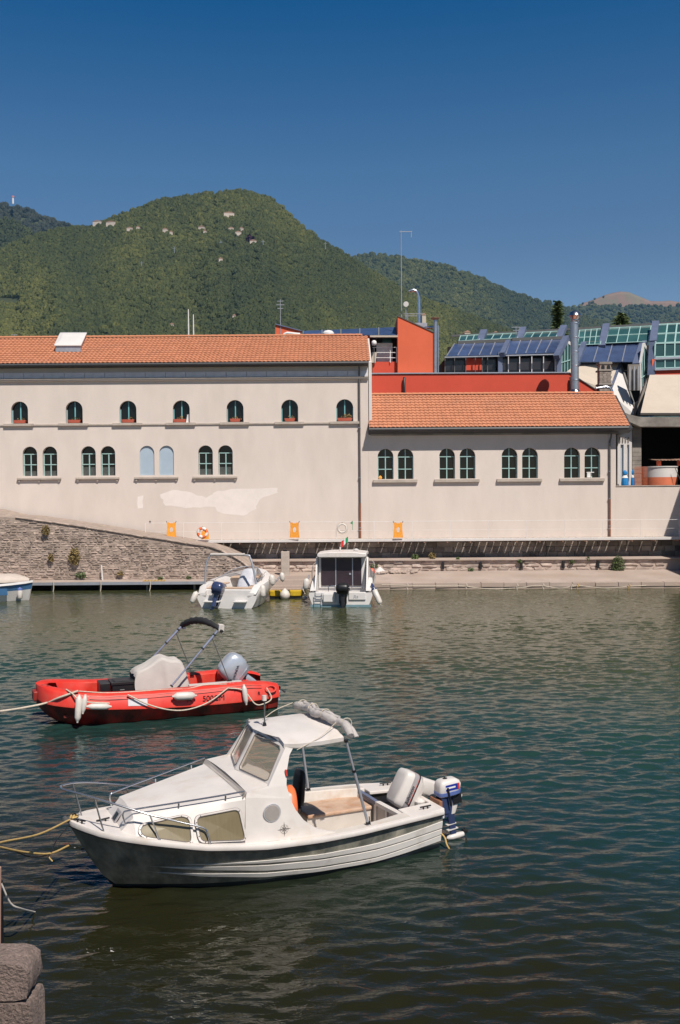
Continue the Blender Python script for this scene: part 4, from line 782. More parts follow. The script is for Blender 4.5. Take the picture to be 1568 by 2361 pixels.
# ledge of rough stone
LD = thing('stone_ledge', 'low rough stone ledge at the foot of the dark wall', 'wall')
b = MB(); b.box(-7, XQ1, 54.62, YW, -.5, 1.10); b.build('core', K['quay'], LD)
x = -5.6; n_st = 0; stones = MB()
def rock(b, x0, x1, y, z0, z1, dep, r=None, n=8, j=.14):
    cx, cz, hx, hz = (x0+x1)/2, (z0+z1)/2, (x1-x0)/2, (z1-z0)/2; f = []; k = []
    ph = random.random()*6
    for i in range(n):
        a = 2*pi*i/n+pi/n; c, s_ = cos(a), sin(a); e = .45; q1 = 1+random.uniform(-j, j*.6)
        u, v = math.copysign(abs(c)**e, c)*q1, math.copysign(abs(s_)**e, s_)*q1; f.append((cx+u*hx*.82, y-dep*random.uniform(.7, 1.2), cz+v*hz*.78)); k.append((cx+u*hx, y+.02, cz+v*hz))
    o = list(f)+list(k)+[(cx+random.uniform(-.2, .2)*hx, y-dep*1.25, cz)]
    return b.add(o, [(i, (i+1) % n, 2*n) for i in range(n)]+[(i, n+i, n+(i+1) % n, (i+1) % n) for i in range(n)], 0, r)
for row, (z0, z1) in enumerate(((.5, .70), (.70, .90), (.90, 1.12))):
    x = -5.6+row*.2
    while x < 17.5:
        wd = random.uniform(.45, 1.0); b = MB(); rock(b, x, x+wd-.02, 54.62, z0+.008, z1-.008+random.uniform(-.03, .03), .02+.06*random.random(), j=.26); b.build('stone', mat('ledge_stone', (0.45, 0.365, 0.315), .9, .2, 3, .5, 14, rnd=.22, col2=(.36, .27, .23), s2=2) if n_st == 0 else bpy.data.materials['ledge_stone'], LD, fix=False); x += wd; n_st += 1
for px in (1022, 1109, 1203, 1300, 1380): b = MB(); p = at(px, 1309, 54.4); b.box(p.x-.06, p.x+.06, 54.42, 54.62, .62, .98); b.build('drain_slot', K['black'], LD)
b = MB(); b.box(-7, XQ1, 54.45, YW-.25, 1.10, 1.14, j=.01); b.build('ledge_top', K['quay'], LD)
# dark retaining wall below the walkway
DW = thing('dark_retaining_wall', 'dark shaded block wall under the walkway', 'wall'); b = MB(); b.box(-12, XQ1, YW-.2, YW+.2, 1.1, 2.02); b.build('backing', K['mortar'], DW)
n = 0
for row, (z0, z1) in enumerate(((1.14, 1.42), (1.42, 1.72), (1.72, 2.02))):
    x = -11+row*.25
    while x < 20 and n < 290:
        wd = random.uniform(.4, .8); b = MB(); b.box(x+.01, x+wd-.01, YW-.26-random.random()*.03, YW-.2, z0+.01, z1-.01, j=.012); b.build('block', K['darkstone'], DW); x += wd; n += 1
# walkway deck: slabs with narrow gaps through which the sun streaks the wall below
WK = thing('walkway', 'narrow raised walkway of pale slabs along the long buildings', 'walkway')
x = -11.0; first = None
while x < 20.4:
    if first is None: b = MB(); b.box(0, .345, 55.85, 56.30, ZF-.05, ZF); first = b.build('deck_slab', K['sillstone'], WK); o = first
    else: o = first.copy(); COL.objects.link(o); o.parent = WK
    o.location.x = x; x += .345+random.choice((.075, .07, .06, .05, .004))
for y0_, y1_ in ((55.58, 55.846), (56.304, YW-.012)): b = MB(); b.box(-11.0, 20.6, y0_, y1_, ZF-.06, ZF-.002); b.build('deck_strip', K['sillstone'], WK)
b = MB(); b.box(-11.0, 21, 55.36, 55.576, ZF-.13, ZF+.015); b.build('edge_beam', K['whitewall'], WK, bevel=.01)
x = -10.8
while x < 20: b = MB(); b.box(x, x+.05, 55.40, YW-.3, ZF-.22, ZF-.132); b.build('bracket', K['tanvase'], WK); x += .43*3
RAIL = thing('wire_railing', 'thin wire railing along the raised walkway', 'railing')
x = fx(345, 1203)
while x < 20: b = MB(); b.tube([(x, 55.45, ZF+.015), (x, 55.45, ZF+1.0)], .012, 5); b.build('post', K['white'], RAIL); x += 2.13
b = MB(); b.tube([(fx(345), 55.45, ZF+.99), (20.6, 55.45, ZF+.99)], .011, 5); b.tube([(fx(345), 55.45, ZF+.5), (20.6, 55.45, ZF+.5)], .006, 4); b.build('wire', K['white'], RAIL)
b = MB(); p = at(346, 1203, 55.4); b.lathe([(0, -.06), (.07, 0), (0, .08)], tuple(p), 8); tag(b.build('rail_knob', K['greypipe']), 'dark fitting at the left end of the walkway railing', 'fitting')
SR = thing('white_balustrade', 'white bar balustrade at the far right end of the walkway', 'railing')
for k in range(9): b = MB(); x = fx(1553)+k*.28; b.tube([(x, 55.4, ZF), (x, 55.4, ZF+1.05)], .025, 5); b.build('bar', K['frieze'], SR)
b = MB(); b.tube([(fx(1551), 55.4, ZF+1.05), (fx(1650), 55.4, ZF+1.05)], .03, 6); b.build('handrail', K['frieze'], SR)
# side building outside the frame on the right (throws the slanting shadow)
SB = thing('side_building', 'shaded quay side building beyond the right edge, over the dark corner', 'building')
b = MB(); b.box(21.2, 30, 14, YW, -1.5, 5.2); b.build('quay_wall', K['darkstone'], SB); b = MB(); b.box(20.95, 30, 44, YW-.05, 5.2, 9.5); b.build('wall', K['plaster'], SB)
b = MB(); b.box(18.95, 21.2, 50.4, YW-1.4, -1.0, 2.0); b.build('corner_shade_block', K['darkstone'], SB)  # unseen block, widened to throw shade on the quay corner
# --- left rubble ramp wall
YR = 51.6
top = [(-250, 1165), (-60, 1178), (0, 1192), (35, 1194), (120, 1206), (200, 1218), (330, 1239), (385, 1247), (430, 1255), (480, 1262), (510, 1272), (535, 1284), (556, 1296), (575, 1311), (585, 1322)]
tp = [(at(x, y, YR).x, at(x, y, YR).z) for x, y in top]; zb = .43
RM = thing('rubble_ramp_wall', 'grey rubble stone wall of the ramp sloping down to the right', 'wall')
b = MB(); n = len(tp); b.prism([(tp[0][0], -1.0)]+tp+[(tp[-1][0], -1.0)], YR+.05, YW-.3); b.build('ramp_body', K['mortar'], RM)
cop = [(x, z) for x, z in tp if x > at(30, 1190, YR).x]
for (xa_, za_), (xb_, zb_) in zip(cop, cop[1:]):
    m_ = max(1, int((xb_-xa_)/.8))
    for k in range(m_):
        a = Vector((xa_+(xb_-xa_)*k/m_+.01, YR+.1, za_+(zb_-za_)*k/m_+.05)); c = Vector((xa_+(xb_-xa_)*(k+1)/m_-.005, YR+.1, za_+(zb_-za_)*(k+1)/m_+.05)); b = MB(); b.bar(a+Vector((0, 0, random.uniform(-.02, .01))), c+Vector((0, 0, random.uniform(-.02, .01))), .26, .06); b.build('coping_stone', K['stone'], RM, bevel=.02)
top_z = lambda x: smooth_interp(x, tp)
cand = []; z = zb
while z < 4.2:
    h = random.uniform(.075, .165); x = tp[0][0]+random.uniform(0, .3)
    while x < tp[-1][0]-.15:
        wd = random.choice((random.uniform(.12, .3), random.uniform(.25, .62)))
        hh_ = h*random.uniform(.7, 1.35)
        if z+hh_ < min(top_z(x), top_z(x+wd))+.0: cand.append((x, x+wd-.025, z+.01, z+hh_-.012))
        x += wd
    z += h
vis = [c for c in cand if c[1] > at(-5, 1250, YR).x]; vis.sort(key=lambda c: -(c[1]-c[0])*(c[3]-c[2])); keep_ = set(vis[:295]); rest = MB()
for c in cand:
    if c in keep_: b = MB(); rock(b, c[0], c[1], YR+.05, c[2], c[3], random.uniform(.005, .045), j=.34); b.build('stone', K['stone'], RM, fix=False)
    else: rock(rest, c[0], c[1], YR+.05, c[2], c[3], random.uniform(.005, .045), j=.34)
rest.build('small_stones', K['stone'], RM, stuff=True, fix=False)
# --- low concrete landing on the left, dark underneath
LN = thing('landing_stage', 'low concrete landing stage along the foot of the rubble wall', 'landing')
b = MB(); b.box(-40, at(470, 1340, 50.1).x, 50.05, YR+.08, .30, .43); b.build('deck', K['quay'], LN); b = MB(); b.box(-40, at(470, 1340, 50.1).x, 50.0, 50.045, .30, .445); b.build('metal_edge', K['zinc'], LN)
b = MB(); b.box(-40, at(475, 1340, 50.1).x, 50.9, 51.2, -1, .29); b.build('underdeck_shade', K['void'], LN)  # black sheet in place of the shadow below the deck
x = at(120, 1350, 50.2).x
while x < at(460, 1350, 50.2).x: b = MB(); b.tube([(x, 50.3, -1), (x, 50.3, .3)], .05, 7); b.build('pile', K['concrete'], LN); x += 2.4
p = at(357, 1338, 50.6); b = MB()
for k in range(7): b.box(p.x-.55+k*.165, p.x-.55+k*.165+.11, 50.3, 50.5, .44, .50)
tag(b.build('yellow_step', K['ropeyellow']), 'row of yellow boards lying on the landing stage edge', 'boards')
# post, rubble, bag, buoy
p = at(658, 1308, 53.2); PS = thing('stone_post', 'square pale concrete post on the slipway under the walkway', 'post', (p.x, 53.2, .42)); b = MB(); b.box(-.22, .22, -.2, .2, -.1, 1.32); b.build('shaft', K['sillstone'], PS, bevel=.03); b = MB(); b.lathe([(.1, 1.32), (.1, 1.42), (0, 1.45)], n=10); b.build('pin', K['black'], PS)
b = MB()
for k in range(90):
    px = random.uniform(845, 960); py = random.uniform(1300, 1324)-max(0, (px-900))*.05; q = at(px, py, 53.9+random.uniform(-.6, .5)); s_ = random.uniform(.05, .15); zz = .5
    b.lathe([(0, 0), (s_, s_*.2), (s_*.9, s_*.7), (0, s_)], (q.x, q.y, zz), 6)
tag(b.build('loose_rubble', K['quay'], stuff=True), kind='stuff')
p = at(858, 1326, 53.2); b = MB(); b.lathe([(0, 0), (.13, .02), (.19, .14), (.15, .26), (.05, .33), (0, .34)], (p.x, 53.2, .47), 14); tag(b.build('orange_buoy', mat('orange_buoy_plastic', (.62, .14, .08), .5), smooth=60), 'round orange buoy lying on the quay beside the cabin boat', 'buoy')
p = at(876, 1320, 53.6); b = MB(); b.lathe([(0, 0), (.36, .02), (.33, .12), (.2, .22), (.08, .33), (0, .37)], (p.x, 53.6, .47), 9); o = tag(b.build('white_sack', K['whitewall'], smooth=60), 'white sack lying behind the orange buoy', 'sack')
def bush(px, py, Y, w_, h_, lab, m='leaf', n=260, cat='bush', name='bush', z=None, s=.06):
    p = at(px, py, Y); t = thing(name, lab, cat, tuple(p)); b = MB(); leaves(b, (0, -.06, h_*.45), w_/2, w_/2.4, h_*.55, n, s); b.build('foliage', K[m], t, fix=False)
    b = MB()
    for k in range(3): b.tube([(0, .05, 0), (random.uniform(-.3, .3)*w_, -.05, h_*.6)], [.02, .008], 4)
    b.build('stems', K['leafdry'], t)
bush(1425, 1322, 54.3, .75, 1.0, 'largest green bush growing out of the stone ledge at the right', n=700)
bush(957, 1290, 55.2, .42, .3, 'dark green bush on the ledge below the last orange life vest'); bush(997, 1288, 55.2, .4, .35, 'blackish dry bush on the ledge', 'leafdry'); bush(1085, 1318, 54.4, .35, .22, 'light green tuft at the foot of the ledge', n=120)
bush(1056, 1292, 54.6, .2, .2, 'small tuft on top of the ledge right of the blackish bush', n=70); bush(1198, 1298, 54.5, .28, .2, 'small tuft at the middle of the ledge', n=80); bush(1318, 1300, 54.5, .3, .25, 'tuft right of the fourth drain slot', n=90); bush(1355, 1292, 54.6, .25, .2, 'small tuft near the fifth drain slot', n=70); bush(862, 1310, 54.3, .5, .25, 'grassy tuft beside the roof of the cabin boat', n=120)
bush(172, 1300, YR-.05, .62, .85, 'big brown dry bush growing from the rubble wall', 'leafdry', 500); bush(187, 1332, YR-.05, .6, .32, 'green tuft at the foot of the rubble wall', n=220); bush(118, 1295, YR-.05, .3, .45, 'small dry bush left of the big brown one', 'leafdry', 150)
bush(106, 1232, YR-.05, .45, .5, 'dry bush high on the rubble wall near its top', 'leafdry', 200); bush(278, 1326, YR-.05, .35, .2, 'brownish tuft low on the rubble wall', 'leafdry', 90); bush(370, 1336, YR-.2, .3, .15, 'green tuft on the landing beside the yellow boards', n=80); bush(436, 1334, YR-.2, .3, .15, 'green tuft near the right end of the landing', n=80)
# life vests and ring buoys on the railing
def vest(px, lab, rot=0.0):
    p = at(px, 1204, 55.3); t = thing('life_vest', lab, 'life vest', tuple(p), rot, 'orange life vests on the walkway railing')
    body = [(-.24, -.03), (-.13, 0), (-.09, -.06), (.09, -.06), (.13, 0), (.24, -.03), (.22, -.3), (.25, -.62), (.27, -.86), (-.27, -.86), (-.25, -.6), (-.22, -.3)]; hole = [(.09*cos(a)*1.1, -.42+.15*sin(a)) for a in [2*pi*k/10 for k in range(10)]]
    tri = geometry.tessellate_polygon([[Vector((x, z, 0)) for x, z in body], [Vector((x, z, 0)) for x, z in hole]]); fl = body+hole; b = MB()
    for y in (-.05, .05): b.add([(x, y, z) for x, z in fl], [q for q in tri])
    for lp in (body, hole):
        n = len(lp); b.add([(x, y, z) for y in (-.05, .05) for x, z in lp], [(i, (i+1) % n, n+(i+1) % n, n+i) for i in range(n)])
    b.build('vest', K['orange'], t, bevel=.02)
    for x in (-.24, .24): b = MB(); b.tube([(x, 0, -.03), (x*1.15, 0, .06)], .018, 5); b.build('strap', K['black'], t)
vest(395, 'orange life vest nearest the left end of the walkway', .05); vest(679, 'middle orange life vest, between the two ring buoys', -.1); vest(918, 'rightmost orange life vest, right of the downpipe', .03)
def ring(px, py, Y, lab, mt, seg=None, R=.24, r=.075):
    p = at(px, py, Y); t = thing('ring_buoy', lab, 'ring buoy', tuple(p)); b = MB(); b.torus((0, 0, 0), R, r, 'y', 24, 8, segm=seg); b.build('ring', mt, t, smooth=80)
    b = MB(); b.torus((0, 0, 0), R+.085, .012, 'y', 24, 5); b.build('grab_line', K['rope'], t)
    b = MB(); b.tube([(0, .02, R), (0, .03, R+.12)], .015, 5); b.build('hanger', K['black'], t); return t
ring(467, 1228, 55.25, 'orange and white ring buoy beside the orange bag on the railing', [K['white'], mat('ring_orange', (.75, .16, .05), .6)], lambda f: 1 if (f*4) % 1 < .4 else 0)
ring(789, 1218, 55.25, 'white ring buoy hanging near the downpipe', [K['fender'], K['white']], lambda f: 0, R=.235, r=.05)
b = MB(); p = at(470, 1243, 55.3); b.sell([(0, 0, 0, .22, .06), (0, 0, .35, .2, .07), (.02, 0, .6, .1, .04)], Matrix.Translation((p.x+.08, p.y, p.z-.0)), 12); tag(b.build('orange_bag', K['orange']), 'orange bag behind the orange and white ring buoy', 'bag')
# ropes at the far quay edge
def rope(name, lab, pts, r=.02, m='rope', n=6):
    b = MB(); b.tube(catmull(pts, n), r, 5); return tag(b.build(name, K[m], smooth=80), lab, 'rope')
rp = [(880, 1348), (980, 1351), (1040, 1350), (1065, 1351), (1130, 1358), (1200, 1355), (1240, 1350), (1290, 1356), (1330, 1351), (1360, 1353), (1400, 1356), (1450, 1352), (1490, 1350)]
rope('quay_rope', 'long pale rope sagging along the far quay edge', [at(x, y, 49.4) for x, y in rp], .022)
for x, l_, lab in ((939, 14, 'short rope loop hanging from the quay edge, leftmost'), (1075, 12, 'knotted rope end hanging at the sagging rope start'), (1192, 16, 'clump of rope hanging at the middle of the quay edge'), (1252, 12, 'single rope end right of the rope clump'), (1318, 16, 'pale rope bundle hanging right of the middle'), (1332, 18, 'brown rope end beside the pale rope bundle'), (1450, 18, 'brown stained rope hanging near the right end of the quay')):
    p = at(x, 1346, 49.3); rope('hanging_rope', lab, [p, p+Vector((.05, -.03, -.1)), p+Vector((-.03, 0, -l_*.5*.0216)), p+Vector((.03, 0, -l_*.0216))], .03, 'rope' if x < 1330 else 'ropeyellow', 4)
for x, y1, lab in ((123, 1372, 'forked rope hanging from the landing at the left'), (232, 1370, 'rope and chain hanging from a white stick'), (346, 1366, 'rope hanging under the yellow boards')):
    p = at(x, 1340, 49.95); q = at(x-2, y1, 49.95); rope('hanging_rope', lab, [p, p.lerp(q, .5)+Vector((.04, 0, 0)), q], .025, 'rope', 4)
b = MB(); b.tube([at(237, 1342, 51.2), at(234, 1303, 51.35)], .035, 5); tag(b.build('white_stick', K['whitewall']), 'white stick leaning on the rubble wall above a hanging rope', 'stick')
# ================================================================== NEAR QUAY CORNER (bottom left)
p = at(99, 2176, 4.17); NP = thing('granite_pier', 'weathered granite corner block at the bottom left edge', 'pier')
def gblock(prof, y0, y1, name, x0=-3.0):
    b = MB(); n = 14; rings = []
    for k in range(n+1):
        y = y0+(y1-y0)*k/n; rings.append([Vector((x+(random.uniform(-.004, .004) if x > x0+.1 else 0), y, z+random.uniform(-.004, .004))) for x, z in prof])
    b.loft(rings); o = b.build(name, K['granite'], NP, smooth=40); return o
zt = p.z; X1 = p.x-.004; z_gap = at(90, 2312, 4.0).z
gblock([(-3, z_gap+.012), (X1-.06, z_gap+.018), (X1-.012, z_gap+.028), (X1+.0, z_gap+.06), (X1-.002, zt-.05), (X1-.008, zt-.03), (X1-.035, zt-.006), (X1-.07, zt), (-3, zt+.0)], 3.985, 4.17, 'cap_block')
gblock([(-3, -1), (X1+.02, -1), (X1+.012, z_gap-.03), (X1+.002, z_gap-.004), (X1-.03, z_gap+.002), (-3, z_gap-.008)], 3.985, 4.17, 'shaft_block')
b = MB(); b.box(-3, X1-.03, 4.02, 4.14, z_gap-.02, z_gap+.02); b.build('joint', K['black'], NP)
b = MB(); b.box(-6, 4, -6, 3.0, -2.4, 3.3); tag(b.build('near_quay', K['concrete']), kind='structure')
b = MB(); q0, q1 = at(-7, 2180, 4.6), at(-6, 2000, 4.6); b.tube([q0, q1], .018, 8); tag(b.build('mooring_stake', K['tanvase']), 'thin rusty stake at the left edge above the granite block', 'stake')
b = MB(); p = at(-1, 2080, 9.0); b.tube([p+Vector((0, 0, -.6)), p+Vector((0, 0, .12))], .035, 8); b.tube([p+Vector((-.05, 0, .1)), p+Vector((.03, 0, .2))], .01, 5); tag(b.build('mooring_post', K['black']), 'dark mooring post head cut by the left edge', 'post')
rope('white_rope', 'white rope dipping into the dark water at the left edge', [at(-14, 2012, 10.5), at(2, 2035, 10.6), at(24, 2082, 10.7), at(48, 2095, 10.9), at(80, 2103, atz(80, 2103, .0).y), at(100, 2107, atz(100, 2107, -.03).y)], .011, 'fender', 4)
#@@
# ================================================================== BOATS
def outboard(parent, name, loc, tilt, s, cowl, pl=1.0, lx=0.0, band=None, leg=None, ce=.55, legw=1.0, gear=None, cw=.19, cd=.27, ch=.42, rz=0, lean=0, leglen=.85, prop=True, topshape=None):
    """outboard in its own frame: z up, +x aft, pivot at the origin; tilt raises the leg aft"""
    M = Matrix.Rotation(rz, 4, 'Z') @ Matrix.Rotation(-tilt, 4, 'Y') @ Matrix.Rotation(lean, 4, 'X') @ Matrix.Scale(s, 4); M = Matrix.Translation(loc) @ M
    f = lambda b: setattr(b, 'v', [tuple(M @ Vector(v)) for v in b.v]) or b
    g = lambda b: setattr(b, 'v', [(v[0]+lx, v[1], v[2]) for v in b.v]) or f(b)
    b = MB(); b.sell([(x_, 0, z_, hx_*legw, hy_*legw) for x_, z_, hx_, hy_ in ((.06, .10, .09, .08), (.07, -.15, .10, .07), (.09, -.40, .09, .045), (.10, -leglen+.25, .085, .03), (.11, -leglen+.12, .08, .028))], n=16)
    root = g(b).build(name, leg or cowl, parent, smooth=40)
    b = MB(); sec = topshape or [(.03, .02, cd*.85, cw*.85), (.06, .10, cd, cw), (.075, .24, cd*1.02, cw), (.07, .34, cd*.92, cw*.92), (.06, .40, cd*.72, cw*.74), (.05, .425, cd*.4, cw*.45)]
    b.sell([(x, 0, z*ch/.42+.10, hx, hy) for x, z, hx, hy in sec], n=28, e=ce); f(b).build('cowl', cowl, root, smooth=50)
    b = MB(); b.sell([(.04, 0, .06, cd*.8, cw*.8), (.05, 0, .125, cd*.93, cw*.93)], n=28, e=ce); f(b).build('lower_cowl', band or cowl, root, smooth=50)
    b = MB(); b.box(-.12, -.02, -.09, .09, -.32, .06); b.box(-.13, .02, -.11, -.09, -.25, .05); b.box(-.13, .02, .09, .11, -.25, .05); f(b).build('clamp_bracket', K['black'] if leg is None else leg, root, bevel=.008*s)
    b = MB(); b.prism([(-.02, -.10*pl), (.08+.26*pl, -.055*pl), (.08+.26*pl, .055*pl), (-.02, .10*pl)], -leglen+.20, -leglen+.215, f=lambda a, c, d: (a, c, d)); b.prism([(-.02, -.09*pl), (.06+.24*pl, -.05*pl), (.06+.24*pl, .05*pl), (-.02, .09*pl)], -leglen+.30, -leglen+.312, f=lambda a, c, d: (a, c, d)); g(b).build('cavitation_plate', gear or leg or cowl, root)
    b = MB(); b.lathe([(0, -.16), (.035, -.13), (.055, -.04), (.055, .12), (.045, .2), (0, .21)], (.12, 0, -leglen+.06), 12, mat=Matrix.Rotation(radians(90), 4, 'Y')); b.prism([(.02, -leglen+.02), (.2, -leglen+.02), (.18, -leglen-.16), (.10, -leglen-.17)], -.01, .01); g(b).build('gearcase', gear or leg or cowl, root, smooth=40)
    if prop:
        b = MB()
        for k in range(3):
            a = 2*pi*k/3; u = Vector((0, cos(a), sin(a))); v = Vector((.35, -sin(a), cos(a))).normalized(); c = Vector((.35, 0, -leglen+.06)); P = [c+u*.03-v*.02, c+u*.03+v*.03, c+u*.12+v*.06, c+u*.12-v*.05]
            b.add(P+[p+Vector((.008, 0, 0)) for p in P], [(0, 1, 2, 3), (4, 5, 6, 7), (1, 2, 6, 5), (2, 3, 7, 6), (3, 0, 4, 7)])
        f(b).build('propeller', K['black'], root)
    return root, M
# ------------------------------------------------------------------ near cabin boat (x aft, y away, z up)
NB = thing('cabin_boat', 'white cabin boat with grey green striped hull and folded canopy, nearest the camera', 'boat', (-3.412, 12.278, 0), radians(24.5))
bx_ = [(0, .0), (.04, .10), (.12, .22), (.33, .46), (.65, .66), (1.0, .80), (1.5, .93), (2.25, 1.02), (3.0, 1.03), (3.56, .98), (4.2, .88), (4.6, .80), (4.97, .71)]
gz_ = [(0, .90), (.33, .83), (.97, .73), (1.5, .64), (2.26, .565), (3.0, .545), (3.56, .54), (4.3, .545), (4.97, .53)]
w_pts = [(0, 0), (.5, 0), (.6, .06), (1.0, .27), (1.6, .55), (2.3, .76), (3.0, .82), (3.65, .81), (4.3, .74), (4.97, .60)]
kz_ = [(0, .88), (.18, .54), (.36, .24), (.51, .03), (.75, -.16), (1.2, -.26), (4.97, -.26)]
ci = lambda x, p: (lambda P: P[1])(((0, smooth_interp(x, p))))
def spl(pts):      # smooth monotone-ish interpolation through a table
    xs = np.linspace(pts[0][0], pts[-1][0], 200); ys = np.interp(xs, [p[0] for p in pts], [p[1] for p in pts])
    k = np.ones(9)/9; yp = np.concatenate([2*ys[0]-ys[8:0:-1], ys, 2*ys[-1]-ys[-2:-10:-1]]); ys2 = np.convolve(yp, k, 'same')[8:-8]
    return lambda x: float(np.interp(x, xs, ys2))
GZ, WW = spl(gz_), spl(w_pts); _BX = spl(bx_[3:])
BX = lambda x: smooth_interp(x, bx_) if x < .4 else _BX(x)
STR = [  # x: z of stripe boundaries  r1..r7 (dark|white|dark|white|dark|white)
 (0.00, [.84, .60, .60, .58, .58, .56, .56]), (.9, [.66, .42, .42, .36, .36, .27, .27]), (1.05, [.62, .41, .41, .36, .355, .27, .262]), (1.2, [.58, .395, .395, .352, .325, .255, .235]), (1.5, [.525, .385, .372, .345, .295, .235, .19]),
 (2.27, [.475, .36, .32, .285, .205, .168, .105]), (3.0, [.45, .325, .265, .24, .145, .12, .065]), (3.9, [.425, .315, .238, .217, .115, .095, .04]), (4.97, [.45, .39, .29, .272, .195, .18, .095])]
def stripes(x): return [smooth_interp(x, [(a, z[i]) for a, z in STR]) for i in range(7)]
def half(x, z):
    g, b_, w0 = GZ(x), BX(x), WW(x); k = smooth_interp(x, kz_)
    if z >= 0:
        if k > 0: t = max(0, (z-k)/(g-k)); return b_*t**.72
        t = z/g; q = w0+(b_-w0)*(t**(.85 if x > 1.2 else .72+.13*(x/1.2))) if w0 > .0 else b_*t**.72
        return q
    t = z/k if k < 0 else 1; return w0*max(0, 1-t**1.6)
hb = MB(); st = list(np.concatenate([[0, .02, .06, .12, .2, .3, .42, .55, .7, .85], np.arange(1.0, 4.9, .13), [4.97]])); cols = []
for x in st:
    k = smooth_interp(x, kz_); g = GZ(x); zs = [g]+stripes(x); zs.append(min(zs[-1], .065)); extra = [0.0, -.08, -.16, -.26] if x > .51 else [0, 0, 0, 0]
    lo = max(k, -.26); zs = [max(z, lo) for z in zs]; zs = zs+[max(lo, z) for z in extra]; row = []
    for z in zs: row.append((x, half(x, z), z))
    row.append((x, 0, lo)); cols.append(row)
nr = len(cols[0]); mats_i = [1, 0, 1, 0, 1, 0, 1, 2, 2, 2, 2, 2]    # from the gunwale down: 1 = white(rail), 0 = grey green
mats_i = [0, 0, 1, 0, 1, 0, 1, 0, 2, 2, 2, 2, 2, 2]
for sgn in (-1, 1):
    off = len(hb.v)
    for row in cols: hb.v += [(x, y*sgn, z) for x, y, z in row]
    for i in range(len(cols)-1):
        for j in range(nr-1): hb.f.append([off+i*nr+j, off+(i+1)*nr+j, off+(i+1)*nr+j+1, off+i*nr+j+1]); hb.m.append(mats_i[j]); hb.r.append(.5)
last = cols[-1]; off = len(hb.v); hb.v += [(x, -y, z) for x, y, z in last]+[(x, y, z) for x, y, z in reversed(last)]; hb.f.append(list(range(off, len(hb.v)))); hb.m.append(1); hb.r.append(.5)
# white stripe strakes stand 8 mm proud
hull = hb.build('hull', [K['hullgreen'], K['hullwhite'], K['antifoul']], NB, smooth=35)
for j, nm in ((2, 'strake'), (4, 'strake'), (6, 'strake')):
    for sgn in (-1, 1):
        b = MB(); rings = []
        for row in cols:
            if row[0][0] < (1.4, 1.05, .95)[j//2-1]-.01: continue
            (x, y1, z1), (_, y2, z2) = row[j], row[j+1]
            if z1-z2 < .004: continue
            rings.append([(x, sgn*(y1-.002), z1), (x, sgn*(y1+.010), z1-.003), (x, sgn*(y2+.012), z2+.002), (x, sgn*(y2-.002), z2)])
        b.loft(rings, closed=True, cap=True); b.build(nm, K['hullwhite'], NB, smooth=35)
for sgn in (-1, 1):
    rp = [Vector((x, sgn*(BX(x)+.004), GZ(x))) for x in np.concatenate([[0, .03, .08, .16], np.arange(.3, 4.97, .15), [4.97]])]
    b = MB(); b.loft([[p+Vector((0, sgn*u, w_)) for u, w_ in ((-.03, .03), (.022, .026), (.034, .0), (.022, -.035), (-.02, -.04))] for p in rp]); b.build('gunwale_moulding', K['gel'], NB, smooth=50)
    b = MB(); b.loft([[p+Vector((0, sgn*u, w_)) for u, w_ in ((-.03, -.042), (.018, -.040), (.018, -.055), (-.03, -.06))] for p in rp]); b.build('rub_strip', K['black'], NB)
b = MB(); b.box(4.93, 5.0, -.70, .70, .42, .57); b.build('transom_cap', K['gel'], NB, bevel=.015)
# decks
b = MB(); rings = []
for x in list(np.arange(.01, 2.7, .1)): y = BX(x)-.005; z = GZ(x)+.02; rings.append([(x, -y, z), (x, -y*.6, z+.012), (x, 0, z+.02), (x, y*.6, z+.012), (x, y, z)])
b.loft(rings, closed=False, cap=False); b.build('foredeck', K['gel'], NB, smooth=40)
CI = lambda x: BX(x)-(.16 if x < 3.9 else .16+.05*min(1, (x-3.9)/.4))
for sgn in (-1, 1):
    b = MB(); rings = []
    for x in np.arange(2.6, 4.45, .1): y, z = BX(x), GZ(x)+.022; rings.append([(x, sgn*(y-.01), z), (x, sgn*CI(x), z+.008), (x, sgn*(CI(x)-.012), z-.01), (x, sgn*(CI(x)-.02), .30), (x, sgn*(CI(x)-.10), .12)])
    b.loft(rings, closed=False, cap=False); b.build('side_deck', K['gelfloor'], NB, smooth=40)
    b = MB(); y0 = lambda x: BX(x)-.005; b.prism([(4.40, y0(4.40)*sgn), (4.95, y0(4.95)*sgn), (4.95, .36*sgn), (4.40, .44*sgn)], .52, .565, f=lambda a, c, d: (a, c, d)); b.build('quarter_deck', K['gel'], NB, bevel=.01)
b = MB(); b.prism([(2.3, -.68), (3.6, -.76), (4.35, -.66), (4.35, .66), (3.6, .76), (2.3, .68)], .05, .12, f=lambda a, c, d: (a, c, d)); b.build('cockpit_sole', K['gelfloor'], NB)
b = MB(); b.box(4.40, 4.93, -.46, .46, .22, .28); b.build('motor_well', K['gelfloor'], NB)
b = MB(); b.box(4.93, 4.985, -.42, .42, .27, .50); b.build('motor_board', K['gel'], NB)
